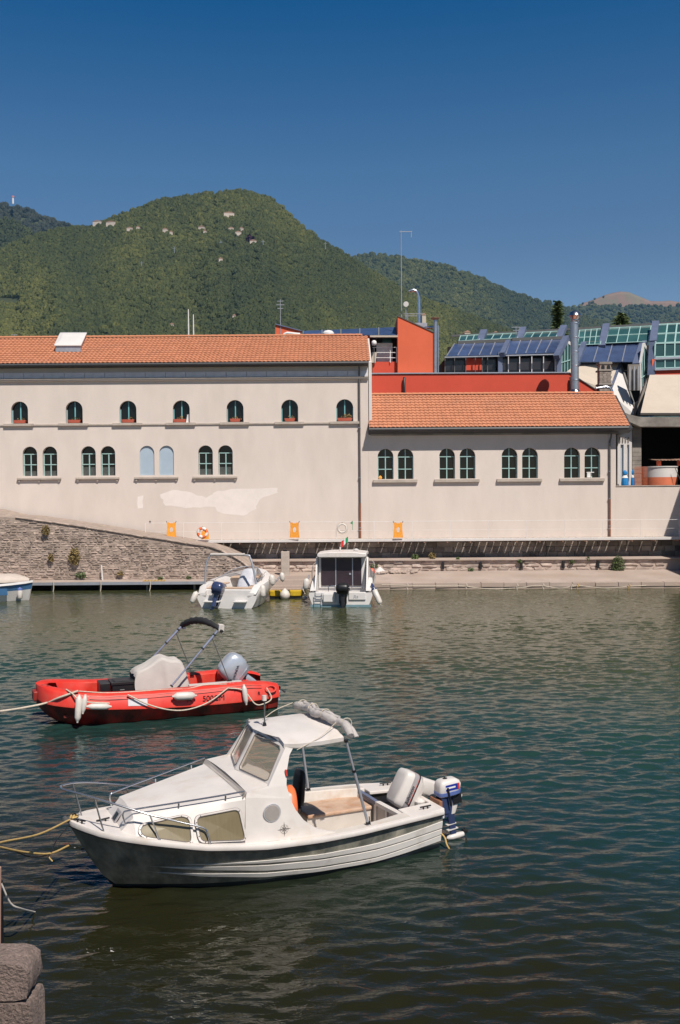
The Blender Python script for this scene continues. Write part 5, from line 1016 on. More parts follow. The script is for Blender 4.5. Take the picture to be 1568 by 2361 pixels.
# partition across the cockpit with framed panels
b = MB(); b.add([(4.31, .60, .12), (4.37, -.60, .12), (4.37, -.70, .50), (4.31, .70, .50), (4.34, .60, .12), (4.40, -.60, .12), (4.40, -.70, .50), (4.34, .70, .50)], [(0, 1, 2, 3), (4, 5, 6, 7), (3, 2, 6, 7), (0, 1, 5, 4)]); pt = b.build('partition', K['beigeshade'], NB)
b = MB(); b.bar((4.325, .70, .52), (4.325, .05, .52), .06, .05); b.build('blue_trim', K['bluerib'], pt); b = MB(); b.bar((4.33, .05, .52), (4.385, -.68, .52), .08, .05); b.build('white_trim', K['gel'], pt)
for y in (.62, .1, -.22): b = MB(); b.box(4.30+(.62-y)*.043-.008, 4.30+(.62-y)*.043+.012, y-.025, y+.025, .12, .50); b.build('stile', K['gel'], pt)
b = MB(); b.box(3.30, 4.30, .16, .74, .40, .45); b.build('bench', K['rust'], NB, bevel=.015); b = MB(); b.box(3.30, 4.30, .19, .66, .12, .40); b.build('bench_front', K['gelfloor'], NB)
b = MB(); b.box(2.95, 4.10, -.80, -.58, .34, .38); b.build('near_bench', K['gelfloor'], NB, bevel=.01); b = MB(); b.box(3.0, 4.05, -.74, -.61, .12, .34); b.build('locker_front', K['gelfloor'], NB)
b = MB(); b.prism([(3.05, .15), (3.75, .15), (3.55, .33), (3.3, .33)], -.608, -.595); b.build('locker_recess', K['beigeshade'], NB)
b = MB(); b.prism([(3.02, -.55), (3.6, -.5), (3.5, -.05), (3.15, -.1)], .122, .135, f=lambda a, c, d: (a, c, d)); b.build('floor_hatch', K['beigeshade'], NB)
# cabin trunk: side plane through T0,T1,B1
def sidept(x, z, sgn=-1):      # y of the trunk side
    yt = .42+(x-.72)/(2.03-.72)*.44; zt_ = 1.0+(x-.72)/(1.31)*.17
    zb_ = GZ(x)+.03; yb = min(BX(x)-.10, yt+.16); yb = max(yb, yt+.0)
    return sgn*(yt+(yb-yt)*(zt_-z)/max(.05, zt_-zb_))
tz = lambda x: 1.0+(x-.72)/1.31*.17; ty = lambda x: .42+(x-.72)/1.31*.44
b = MB(); rings = []
xs = list(np.arange(.72, 2.03, .1))+[2.03]
for x in xs:
    zb_ = GZ(x)+.0; y0 = -sidept(x, zb_); y1 = ty(x); z1 = tz(x); e = .03
    rings.append([(x, -y0, zb_), (x, -y1-.008, z1-e), (x, -y1+e, z1+.004), (x, -y1*.5, z1+.022), (x, 0, z1+.03), (x, y1*.5, z1+.022), (x, y1-e, z1+.004), (x, y1+.008, z1-e), (x, y0, zb_)])
b.loft(rings, closed=False, cap=False)
r0 = rings[0]; fb = [(.55, -.40, GZ(.55)), (.55, .40, GZ(.55))]
b.add([r0[0], r0[1], r0[2], r0[3], r0[4], r0[5], r0[6], r0[7], r0[8], fb[1], fb[0]], [(0, 1, 10), (1, 2, 3, 4, 5, 6, 7, 9, 10), (7, 8, 9)])
b.build('trunk_cabin', K['gel'], NB, smooth=35, bevel=0)
b = MB(); c = Vector((.60, -.02, .885)); u = Vector((.0, 1, 0)); v = Vector((.16, 0, .22)).normalized(); nn = u.cross(v).normalized()*-1
def plate(c, u, v, hu, hv, t, name, m, parent, rr=.02, bev=.01):
    b = MB(); n = u.cross(v).normalized()
    if n.dot(Vector((-1, -1, .3))) < 0: n = -n
    P = [c+u*a*hu+v*d*hv for a, d in ((-1, -1), (1, -1), (1, 1), (-1, 1))]; b.add(P+[p+n*t for p in P], [(0, 1, 2, 3), (4, 5, 6, 7), (0, 1, 5, 4), (1, 2, 6, 5), (2, 3, 7, 6), (3, 0, 4, 7)]); return b.build(name, m, parent, bevel=bev)
h_ = plate(c, u, v, .105, .085, .015, 'hatch', K['greymark'], NB); plate(c+Vector((-.013, 0, .004)), u, v, .06, .05, .008, 'latch', K['black'], h_, bev=.004)
# coaming step and upper deck
b = MB(); b.add([(2.0, -.87, 1.165), (2.0, .87, 1.165), (2.035, .85, 1.235), (2.035, -.85, 1.235)], [(0, 1, 2, 3)]); b.add([(1.995, -.87, 1.16), (1.995, -.45, 1.19), (1.995, 0, 1.205), (1.995, .45, 1.19), (1.995, .87, 1.16), (2.05, .86, 1.225), (2.05, .45, 1.25), (2.05, 0, 1.262), (2.05, -.45, 1.25), (2.05, -.86, 1.225)], [tuple(range(10))])
b.build('step_riser', K['beigeshade'], NB, fix=False)
b = MB(); b.loft([[(2.05, -.86, 1.225), (2.05, 0, 1.262), (2.05, .86, 1.225)], [(2.42, -.845, 1.262), (2.22, 0, 1.285), (2.42, .845, 1.262)], [(2.55, -.83, 1.24), (2.55, 0, 1.28), (2.55, .83, 1.24)]], closed=False, cap=False); b.build('upper_deck', K['gel'], NB)
# wheelhouse sides with the swept cut-out
prof = [(2.0, GZ(2.0)+.01), (2.03, 1.165), (2.05, 1.225), (2.34, 1.26), (2.62, 1.70), (2.76, 1.73), (2.665, 1.60), (2.61, 1.42), (2.585, 1.25), (2.62, 1.08), (2.69, .93), (2.80, .78), (2.95, .665), (3.12, .60), (3.3, GZ(3.3)+.012)]
def wy(z): return .875-(max(0, z-1.16))*.26 if z > 1.16 else .875+(1.16-z)*.09
for sgn in (-1, 1):
    b = MB(); n = len(prof); o_ = [(x, sgn*wy(z), z) for x, z in prof]; i_ = [(x, sgn*(wy(z)-.045), z) for x, z in prof]
    tri = geometry.tessellate_polygon([[Vector((x, z, 0)) for x, z in prof]]); b.add(o_, [t for t in tri]); b.add(i_, [t for t in tri]); b.add(o_+i_, [(i, (i+1) % n, n+(i+1) % n, n+i) for i in range(n)]); sd = b.build('wheelhouse_side', K['gel'], NB)
    if sgn < 0: SIDE = sd
# round vent, red light, compass rose on the near side
M_ = Matrix.Translation((2.365, -.902, .94)) @ Matrix.Rotation(radians(90), 4, 'X'); b = MB(); b.lathe([(.115, 0), (.12, .008), (.112, .016), (.105, .012), (0, .012)], n=28, mat=M_); vt = b.build('round_vent', K['vent'], SIDE, smooth=40)
for k in range(-7, 8): z = k*.0135; hw = sqrt(.1**2-z*z); b = MB(); b.box(2.365-hw, 2.365+hw, -.922, -.914, .94+z-.003, .94+z+.003); b.build('slat', K['beigeshade'], vt)
b = MB(); b.prism([(2.585, 1.36), (2.605, 1.36), (2.595, 1.44), (2.575, 1.44)], -.85, -.822); b.build('side_light', K['redmark'], SIDE)
b = MB(); cx, cz, yy = 2.525, .71, -.92
for k in range(8):
    a = k*pi/4; L = .095 if k % 2 == 0 else .05; wq = .016 if k % 2 == 0 else .012
    tip_ = (cx+L*cos(a), cz+L*sin(a)); l1 = (cx+wq*cos(a+.8), cz+wq*sin(a+.8)); l2 = (cx+wq*cos(a-.8), cz+wq*sin(a-.8))
    f2 = lambda p: (p[0], -wy(p[1])-.003, p[1]); b.add([f2((cx, cz)), f2(l1), f2(tip_)], [(0, 1, 2)])
    for q in (l2,): b.add([f2((cx+L*.4*cos(a), cz+L*.4*sin(a))), f2(q), f2(tip_)], [(0, 1, 2)])
for k in range(24):
    a, a2 = 2*pi*k/24, 2*pi*(k+.8)/24; b.add([f2((cx+r*cos(q), cz+r*sin(q))) for r, q in ((.052, a), (.056, a), (.056, a2), (.052, a2))], [(0, 1, 2, 3)])
b.build('compass_rose', K['greymark'] if 0 else K['rubber'], SIDE, fix=False)
# side windows on the trunk: rounded frames with olive curtains
def side_window(pts, sgn=-1):
    q = []; n = len(pts)
    for i in range(n):
        p0, p1, p2 = Vector(pts[i-1]), Vector(pts[i]), Vector(pts[(i+1) % n]); r = .06
        a = p1+(p0-p1).normalized()*min(r, (p0-p1).length*.4); c = p1+(p2-p1).normalized()*min(r, (p2-p1).length*.4)
        for t in (0, .33, .66, 1): q.append(a*(1-t)**2+p1*2*t*(1-t)+c*t*t)
    cen = sum(q, Vector((0, 0)))/len(q)
    def put(v, off): return (v.x, sgn*(-sidept(v.x, v.y)+off+.024), v.y)
    o_ = [cen+(v-cen)*1+(v-cen).normalized()*.032 for v in q]; m = len(q)
    b = MB(); b.add([put(v, .0) for v in o_]+[put(v, .014) for v in o_]+[put(v, .014) for v in q]+[put(v, .002) for v in q], [((i), (i+1) % m, m+(i+1) % m, m+i) for i in range(m)]+[(m+i, m+(i+1) % m, 2*m+(i+1) % m, 2*m+i) for i in range(m)]+[(2*m+i, 2*m+(i+1) % m, 3*m+(i+1) % m, 3*m+i) for i in range(m)]); fr = b.build('side_window', K['gel'], NB, smooth=30)
    b = MB(); b.add([put(v, .005) for v in q]+[put(cen, .005)], [(i, (i+1) % m, m) for i in range(m)]); b.build('curtained_pane', K['curtain'], fr)
    b = MB()
    for r1, r2, of in ((1.0, 0, .016),):
        a_ = [put(v+(v-cen).normalized()*.002, .015) for v in q]; b.tube(a_+[a_[0]], .005, 5, cap=False)
    b.tube([put(v, .004) for v in o_]+[put(o_[0], .004)], .004, 5, cap=False); b.build('seal', K['rubber'], fr)
    b = MB()
    for i in range(0, m, 3): b.lathe([(.008, 0), (.006, .006), (0, .007)], put(o_[i]*.5+q[i]*.5, .016), 6, mat=Matrix.Rotation(radians(90)*(1 if sgn < 0 else -1), 4, 'X'))
    b.build('screws', K['rubber'], fr)
W1 = [(.77, .835), (.80, .905), (1.27, .985), (1.345, .95), (1.34, .695), (.82, .79)]; W2 = [(1.435, .965), (1.93, 1.035), (2.0, .66), (1.46, .70)]
for sgn in (-1, 1): side_window(W1, sgn); side_window(W2, sgn)
# windscreen: two forward panes
GL = glass('windscreen_glass', (.50, .40, .27), .42, .04)  # beige tint stands in for the sunlit interior behind the panes
wb0, wb1, wt0, wt1 = Vector((2.18, -.0, 1.285)), Vector((2.38, -.80, 1.262)), Vector((2.47, -.0, 1.80)), Vector((2.62, -.735, 1.715))
for sgn in (-1, 1):
    m3 = lambda v: Vector((v.x, v.y*-sgn if 0 else (v.y if sgn < 0 else -v.y), v.z)); a, c, d, e = m3(wb0), m3(wb1), m3(wt1), m3(wt0)
    ins = lambda s_, t_: a.lerp(c, s_).lerp(e.lerp(d, s_), t_)
    b = MB(); S_ = [(0, 0), (1, 0), (1, 1), (0, 1)]; I_ = [(.085, .12), (.13, .05), (.86, .05), (.91, .10), (.91, .86), (.86, .93), (.14, .93), (.085, .87)]
    nrm = (c-a).cross(e-a).normalized(); nrm = nrm if nrm.x < 0 else -nrm
    I3 = [ins(*q) for q in I_]; O3 = [ins(*q) for q in S_]; idx = [0, 0, 1, 1, 2, 2, 3, 3]
    vs = O3+I3; fs = []
    for i in range(8):
        j = (i+1) % 8
        fs.append((4+i, 4+j, idx[j], idx[i]) if idx[i] != idx[j] else (4+i, 4+j, idx[i]))
    b.add(vs, fs); k0 = len(vs); b.add([v-nrm*.035 for v in vs], [tuple(f) for f in fs]); b.add(I3+[v-nrm*.035 for v in I3], [(i, (i+1) % 8, 8+(i+1) % 8, 8+i) for i in range(8)]); fr = b.build('windscreen_frame', K['gel'], NB, fix=True)
    b = MB(); b.add([v-nrm*.012 for v in I3], [tuple(range(8))]); b.build('windscreen_pane', GL, fr)
    b = MB(); b.tube([v+nrm*.004 for v in I3]+[I3[0]+nrm*.004], .008, 5, cap=False); b.build('pane_seal', K['rubber'], fr)
# dashboard glimpsed through the panes
b = MB(); b.box(2.42, 2.70, -.78, .78, .95, 1.10); b.build('dashboard', K['gel'], NB, bevel=.03)
b = MB(); b.box(2.5, 2.62, .02, .2, 1.10, 1.28); b.build('console_box', K['gelfloor'], NB, bevel=.03)
# roof
b = MB(); rings = []
for x, hw, ze_, zc in ((2.44, .60, 1.765, 1.80), (2.60, .735, 1.715, 1.83), (2.78, .765, 1.70, 1.845), (3.1, .775, 1.70, 1.855), (3.44, .77, 1.715, 1.85)):
    ys = [-1, -.97, -.8, -.5, 0, .5, .8, .97, 1]; x_ = lambda t: x+(.16*abs(t)**2 if x < 2.5 else 0)
    up_ = [(x_(t), hw*t, ze_+.035+(zc-ze_-.035)*(1-abs(t)**2.2)) for t in ys]; dn = [(x_(t), hw*t*.99, ze_-.02+(zc-ze_-.05)*(1-abs(t)**2.2)) for t in reversed(ys)]; rings.append(up_+dn)
b.loft(rings); b.build('roof', K['gelw'] if 0 else K['gel'], NB, smooth=40, bevel=.01)
b = MB(); b.tube([(2.60, -.02, 1.83), (2.60, -.02, 2.18)], .011, 6); mb_ = b.build('mast', K['greypipe'], NB); b = MB(); b.lathe([(.032, 0), (.03, .07), (0, .075)], (2.60, -.02, 2.17), 10); b.build('mast_light', K['fender'], mb_); b = MB(); b.lathe([(.03, 0), (.02, .04), (0, .05)], (2.60, -.02, 1.83), 8); b.build('mast_foot', K['black'], mb_)
# canopy supports and rolled canvas
for y, xf in ((-.86, 3.74), (.86, 3.60)):
    b = MB(); t0, t1 = Vector((3.43, y*.97, 1.73)), Vector((xf, y, .56)); mid_ = t0.lerp(t1, .36); b.tube([t0, mid_], .017, 8); b.tube([mid_, t1], .021, 8); sp = b.build('canopy_pole', K['zinc'], NB, smooth=60)
    
    for f in (.0, .35, .955): b = MB(); b.tube([t0.lerp(t1, f), t0.lerp(t1, f+.025)], .028, 8); b.build('pole_collar', K['black'], sp)
    b = MB(); b.tube([t1+Vector((.03, 0, 0)), t1+Vector((.01, 0, .12))], .007, 5); b.build('strap_end', K['black'], sp)
b = MB(); path = []
for k in range(33):
    t = k/32; y = .80-1.68*t; path.append(Vector((3.36+.05*sin(t*9)+.10*t*t, y, 1.86+.075*(1-(2*t-1)**2)+.014*sin(t*23)-.07*max(0, t-.85)*6)))
rr = [.052+.006*sin(k*.9)+.004*sin(k*2.2+1) for k in range(33)]; rr[0] = .03; rr[-1] = .045; b.tube(path, rr, 12); b.tube([p+Vector((.08+.02*sin(i*.6), 0, -.02+.012*sin(i*1.3))) for i, p in enumerate(path)][2:], [.040+.005*sin(i*.8) for i in range(31)], 10, flat=.6)
b.tube([p+Vector((.03, 0, .05+.006*sin(i*2.1))) for i, p in enumerate(path)][4:26], [.028+.005*sin(i*1.1) for i in range(22)], 9, flat=.7); cv = b.build('rolled_canopy', K['canvas'], NB, smooth=70)
b = MB()
for k in (3, 12, 20, 28): b.torus(path[k]+Vector((.03, 0, 0)), .078, .006, 'y', 14, 5)
b.build('tie', K['rope'], cv)
b = MB(); b.box(3.30, 3.46, -.78, .78, 1.80, 1.812); b.build('canopy_track', K['greymark'], NB) if 0 else None
# rails: bow rail, roof handrails
def rail(pts, r=.0125, n=6): b = MB(); b.tube(catmull(pts, n), r, 8); return b
ST = mat('polished_rail', (.55, .55, .57), .18, .05, metal=.9)
near = [(1.565, -.89, .65), (1.53, -.87, .80), (1.47, -.84, .865), (1.2, -.76, .95), (.86, -.66, 1.06), (.45, -.47, 1.20), (.15, -.28, 1.29), (-.05, -.10, 1.33), (-.08, .0, 1.335)]
brl = rail(near+[(x, -y, z) for x, y, z in reversed(near[:-1])], n=5).build('bow_rail', ST, NB, smooth=80)
for (x, y, z), (xt, yt, zt2) in (((.97, -.71, .745), (.87, -.665, 1.055)), ((.36, -.42, .83), (.26, -.36, 1.255)), ((.20, .18, .87), (.10, .24, 1.30)), ((.97, .71, .745), (.87, .665, 1.055))):
    b = MB(); b.tube([(x, y, z), (xt, yt, zt2)], .011, 7); b.lathe([(.025, 0), (.02, .012), (0, .013)], (x, y, z), 8); b.build('stanchion', ST, brl)
for sgn in (-1, 1):
    pts = [(.62, sgn*.40, .90), (.60, sgn*.40, 1.03), (.70, sgn*.43, 1.07), (1.2, sgn*.60, 1.135), (1.7, sgn*.765, 1.20), (2.02, sgn*.86, 1.245)]; b = rail(pts, .012, 5)
    for x in (1.25, 1.8): y = sgn*ty(x)*.985; b.tube([(x, y, tz(x)), (x, y, tz(x)+.05)], .012, 6)
    b.build('cabin_handrail', ST, NB, smooth=80)
# deck fittings
for x, y, a in ((.42, -.05, .3), (.12, -.13, -.9), (4.75, -.60, .1), (4.75, .62, -.1)):
    b = MB(); M2 = Matrix.Translation((x, y, GZ(x)+.02)) @ Matrix.Rotation(a, 4, 'Z'); vs0 = len(b.v); b.tube([(-.09, 0, .045), (.09, 0, .045)], .011, 6); b.tube([(-.035, 0, 0), (-.035, 0, .045)], .012, 6); b.tube([(.035, 0, 0), (.035, 0, .045)], .012, 6); b.v = [tuple(M2 @ Vector(v)) for v in b.v]; b.build('cleat', K['black'] if x < 4 or y < 0 else K['black'], NB, smooth=60)
b = MB(); b.lathe([(0, -.05), (.03, -.045), (.018, 0), (.03, .045), (0, .05)], (-.03, 0, .93), 10, mat=Matrix.Rotation(radians(90), 4, 'X')); b.box(-.06, .12, -.04, -.03, .89, .95); b.box(-.06, .12, .03, .04, .89, .95); b.tube([(.07, 0, .90), (.09, .02, .99)], .02, 6); b.build('bow_roller', K['greypipe'], NB)
b = MB(); b.torus((.185, 0, .52), .025, .007, 'y', 12, 6); b.build('bow_eye', K['zinc'], NB)
# cockpit seat, lifebuoy
t = MB(); M2 = Matrix.Translation((3.20, .30, .60)) @ Matrix.Rotation(radians(5), 4, 'Y'); t.sell([(0, 0, 0, .045, .15), (0, 0, .08, .05, .17), (0, 0, .36, .045, .165), (0, 0, .45, .04, .13), (0, 0, .475, .03, .09)], M2, 20, .6); seat = t.build('seat_back', K['black'], NB, smooth=50)
b = MB(); b.sell([(3.0, .30, .50, .21, .19), (3.0, .30, .58, .22, .20), (3.0, .30, .60, .2, .18)], n=20); b.build('seat_cushion', K['black'], seat, smooth=50); b = MB(); b.tube([(3.0, .3, .1), (3.0, .3, .5)], .04, 8); b.build('seat_pedestal', K['zinc'], seat)
wp = NB.matrix_basis
bpy.context.view_layer.update()
def inboat(root, p): return root.matrix_basis @ Vector(p)
q = inboat(NB, (2.83, -.33, .72)); t = thing('life_ring', 'orange life ring standing inside the near cabin boat behind the cabin side', 'ring buoy', tuple(q), radians(24.5+78)); b = MB(); b.torus((0, 0, .06), .22, .075, 'y', 24, 10); b.build('ring', bpy.data.materials['ring_orange'], t, smooth=80)
# big tilted outboard and small auxiliary
om, MM = outboard(NB, 'main_outboard', Vector((4.93, -.03, .50)), radians(62), 1.0, K['cowlwhite'], lx=.16, pl=.6, leg=K['cowlwhite'], ce=.34, legw=1.25, cw=.185, cd=.265, ch=.34, leglen=.52, prop=False, topshape=[(.04, .02, .23, .165), (.06, .09, .265, .185), (.075, .24, .27, .185), (.075, .36, .255, .165), (.07, .385, .24, .15), (.06, .40, .2, .12)])
for z0, z1, mk, nm in ((.16, .245, 'greymark', 'grey_stripe'), (.146, .158, 'pinkmark', 'pink_stripe'), (.118, .144, 'black', 'black_stripe')):
    b = MB(); b.sell([(.074, 0, .10+z0*.81, .2735, .1885), (.076, 0, .10+z1*.81, .2745, .1890)], n=28, e=.34); b.v = [tuple(MM @ Vector(v)) for v in b.v]; b.build(nm, K[mk], om, smooth=50)
text('lettering', 'Johnson', .085, MM @ Vector((.245, -.2085, .232)), (MM.to_3x3() @ Vector((-1, 0, 0))) * 1, MM.to_3x3() @ Vector((0, 0, -1)), K['black'], om, .25) if 0 else text('lettering', 'Johnson', .082, MM @ Vector((-.10, -.1935, .243)), MM.to_3x3() @ Vector((1, 0, 0)), MM.to_3x3() @ Vector((0, 0, 1)), K['black'], om, .25)
b = MB(); b.tube([(4.80, -.05, .3), (4.86, -.05, .52)], .05, 8); b.lathe([(.07, 0), (.075, .05), (.03, .09), (0, .09)], (4.87, -.22, .5), 10); b.build('tilt_ram', K['cowlwhite'], om)
oa, MM = outboard(NB, 'auxiliary_outboard', Vector((5.17, -.42, .605)), radians(5), .78, K['cowlwhite'], pl=.5, band=K['cowlwhite'], leg=K['navy'], ce=.42, legw=.8, gear=K['cowlwhite'], cw=.15, cd=.225, ch=.26, leglen=.80, lean=0, prop=True)
for nm, z0, z1, mk, g in (('blue_band', .085, .145, 'blueband', 1.04),):
    b = MB(); b.sell([(.055, 0, z0, .225*g, .15*g), (.06, 0, z1, .232*g, .155*g)], n=24, e=.55); b.v = [tuple(MM @ Vector(v)) for v in b.v]; b.build(nm, K[mk], oa, smooth=50)
b = MB()
for a_, c_, z0, z1, mk in ((-.05, .20, .175, .285, 0), (.20, .235, .175, .285, 1)): b.add([(a_, -.1535, z0), (c_, -.1535, z0), (c_, -.1525, z1), (a_, -.1525, z1)], [(0, 1, 2, 3)], mk)
b.add([(-.05, -.1545, .215), (.15, -.1545, .215), (.15, -.1545, .245), (-.05, -.1545, .245)], [(0, 1, 2, 3)], 2); b.v = [tuple(MM @ Vector(v)) for v in b.v]; b.build('side_decal', [K['royal'], K['redmark'], K['white']], oa, fix=False)
b = MB(); b.lathe([(0, 0), (.04, 0), (.045, .03), (0, .05)], (.03, 0, .34), 8); b.box(.12, .30, -.08, .08, -.12, .05); b.tube([(-.02, -.17, .24), (.02, -.17, -.1)], .018, 6); b.v = [tuple(MM @ Vector(v)) for v in b.v]; b.build('control_knob', K['black'], oa)
b = MB(); b.sell([(.12, 0, -.30, .05, .05), (.17, 0, -.12, .08, .06), (.17, 0, .02, .07, .06)], n=12); b.v = [tuple(MM @ Vector(v)) for v in b.v]; b.build('white_mid_leg', K['cowlwhite'], oa, smooth=40)
b = MB(); b.box(5.0, 5.05, -.56, -.28, .30, .62); b.build('motor_pad', mat('brown_wood', (.28, .12, .06), .7), NB, bevel=.01)
b = MB(); b.box(4.98, 5.14, -.5, -.34, .42, .5); b.build('aux_bracket', K['navy'], NB)
rope('stern_rope', 'frayed yellow rope end trailing from the stern of the near boat', [inboat(NB, p) for p in ((4.96, -.62, .22), (5.02, -.66, .14), (5.03, -.70, .05), (5.08, -.74, -.05))], .014, 'ropeyellow', 4)
# far-side stern seat frame seen behind the partition
b = MB(); [b.box(4.42, 4.9, y, y+.06, .50, .535) for y in (.50, .62)]; b.build('stern_slats', K['gel'], NB)
# mooring lines of the near boat
bow = inboat(NB, (.02, -.03, .93)); eye_ = inboat(NB, (.19, -.01, .52))
rope('upper_mooring_rope', 'taut yellow mooring rope from the bow top of the near boat', [bow, bow.lerp(at(0, 1943, 9.6), .5)+Vector((0, 0, -.05)), at(0, 1943, 9.6), at(-60, 1965, 8.6)], .0125, 'ropeyellow')
kn = at(115, 1968, 11.3); rope('lower_mooring_rope', 'slack yellow mooring rope knotted below the bow of the near boat', [at(158, 1950, 11.9), kn, at(60, 1965, 10.8), at(0, 1953, 10.2), at(-60, 1935, 9.6)], .0125, 'ropeyellow')
rope('dark_line', 'thin dark line hanging from the bow tip to the knot', [bow+Vector((0, 0, -.05)), at(130, 1938, 11.6), kn, at(75, 1976, 11), at(38, 1964, 10.7)], .008, 'black')
b = MB()
for k in range(4): p = eye_.lerp(at(158, 1950, 11.9), (k+.5)/4); b.torus(p, .018, .006, 'y' if k % 2 else 'z', 8, 5)
tag(b.build('chain', K['black']), 'short dark chain between the bow eye and the lower rope', 'chain')
rope('rope_end', 'short frayed end hanging under the rope knot', [kn, at(113, 1976, 11.3), at(121, 1986, 11.3)], .009, 'ropeyellow', 3)
b = MB(); b.tube(catmull([bow+Vector((0, 0, .01)), inboat(NB, (.06, .05, .96)), inboat(NB, (.12, 0, .95)), inboat(NB, (.05, -.05, .95)), inboat(NB, (.1, .04, .97))], 5), .014, 6); tag(b.build('rope_turns', K['ropeyellow']), 'turns of yellow rope wound round the bow fitting', 'rope')
rope('sheet_line', 'thin cord running from the roof front to the folded canopy', [inboat(NB, (2.60, .05, 1.9)), inboat(NB, (2.95, .5, 1.9)), inboat(NB, (3.30, .72, 1.93))], .006, 'rope')
rope('tie_cord', 'thin cord hanging from the near canopy end across the roof edge', [inboat(NB, (3.42, -.55, 1.9)), inboat(NB, (3.1, -.74, 1.78)), inboat(NB, (2.76, -.78, 1.66))], .005, 'rope')
# ------------------------------------------------------------------ red work boat
RBT = thing('red_workboat', 'red plastic open workboat with aluminium bimini frame and silver outboard', 'boat', (-6.811, 21.41, .085), radians(22))
hx = [(.20, .12), (.24, .34), (.36, .56), (.55, .72), (.8, .86), (1.15, .96), (1.6, 1.02), (2.5, 1.05), (4.4, 1.05), (5.2, 1.0), (5.45, .92)]
tzr = [(.2, .76), (.5, .74), (.8, .68), (1.4, .60), (2.4, .565), (3.6, .57), (4.6, .60), (5.2, .55), (5.45, .47)]
cz_ = [(.2, .45), (.5, .40), (.8, .37), (1.4, .30), (2.4, .24), (3.5, .20), (4.8, .20), (5.45, .22)]
T_, H_, C_z = spl(tzr), spl(hx[3:]), spl(cz_); Hf = lambda x: smooth_interp(x, hx) if x < .8 else H_(x)
inner = lambda x: max(.02, Hf(x)-(.40 if x > .9 else .40))
rg = []; rgl = []
xs = [.2, .24, .3, .38, .5, .65, .82, 1.0, 1.25, 1.5, 2, 2.5, 3, 3.5, 4, 4.4, 4.8, 5.1, 5.3, 5.45]
for sgn in (-1, 1):
    b = MB(); rings = []
    for x in xs:
        h, t, c = Hf(x), T_(x), C_z(x); i = inner(x) if x > .75 else max(0, h-.4) if x > .45 else 0.0
        if x > 4.9: i = inner(x)+.02*(x-4.9)
        zi = .16 if .75 < x < 4.75 else t-.03
        rings.append([(x, sgn*i, zi), (x, sgn*(i+.0), t-.035), (x, sgn*(i+.03), t-.006), (x, sgn*(h-.20) if h > .3 else sgn*h*.5, t+.010), (x, sgn*(h-.085) if h > .2 else sgn*h*.7, t-.004), (x, sgn*(h-.02), t-.065), (x, sgn*h, c+.05), (x, sgn*(h+.012), c+.02), (x, sgn*(h+.012), c-.015), (x, sgn*(h-.05), c-.03)])
    b.loft(rings, closed=False, cap=False); e = rings[-1]; b.add(e+[(5.45, sgn*inner(5.45), .1)], [tuple(range(len(e)+1))]); b.add(rings[0], [tuple(range(len(rings[0])))])
    b.build('topside', K['red'], RBT, smooth=45, fix=True)
    b = MB(); rings = []
    for x in xs:
        h, c = Hf(x), C_z(x)-.03; kk = smooth_interp(x, [(.2, .42), (.35, .22), (.55, .05), (.8, -.08), (1.2, -.18), (5.45, -.18)]); w0 = h*smooth_interp(x, [(.2, .5), (.8, .62), (1.5, .80), (5.45, .86)])
        rings.append([(x, sgn*(h-.05), c), (x, sgn*(h*.98-.06), c-.05 if c-.05 > kk else kk), (x, sgn*max(0, w0), max(kk, -.05)), (x, sgn*max(0, w0*.8), max(kk, -.16)), (x, 0, kk-.10)])
    b.loft(rings, closed=False, cap=False); b.add(rings[-1]+[(5.45, 0, .2)], [tuple(range(6))]); b.build('lower_hull', K['reddirty'], RBT, smooth=35)
for k_, (o1, o2) in enumerate(((.03, .085), (.012, .14))):
    b = MB(); b.tube([(x, -(Hf(x)-o1)-.002, T_(x)-o2+.03) for x in np.arange(1.2, 5.2, .2)], .008, 5); b.build('moulded_line', K['reddirty'], RBT)
b = MB(); b.box(.7, 5.0, -.66, .66, .10, .16); b.build('floor', K['reddirty'], RBT)
b = MB(); b.box(4.72, 4.95, -.66, .66, .12, .50); b.build('transom', K['red'], RBT, bevel=.03)
b = MB(); b.box(.12, .28, -.16, .16, .40, .62); b.build('bow_block', K['reddirty'], RBT, bevel=.03); b = MB(); b.box(.45, .62, -.5, .1, -.12, .24); b.build('bow_skid', K['black'], RBT) if 0 else None
b = MB(); b.tube([(.30, -.25, .74), (.34, -.32, .72), (.42, -.36, .74)], .03, 6); b.build('bow_handle', K['black'], RBT)
b = MB(); b.prism([(4.95, -.80), (5.28, -.86), (5.32, -.74), (5.02, -.70)], T_(5.1)-.01, T_(5.1)+.018, f=lambda a, c, d: (a, c, d)); b.build('grab_recess', K['void'], RBT) if 0 else None
for sgn in (-1, 1): b = MB(); b.torus((5.22, sgn*1.0, .42), .07, .018, 'y', 12, 6); b.v = [(5.22+(x-5.22)*1.7, y-sgn*(z-.42)*.35, z) for x, y, z in b.v]; b.build('stern_grab', K['red'], RBT)
b = MB(); b.box(3.40, 4.62, -.74, -.60, .565, .60); b.build('grey_side_pad', K['covercloth'], RBT, bevel=.01)
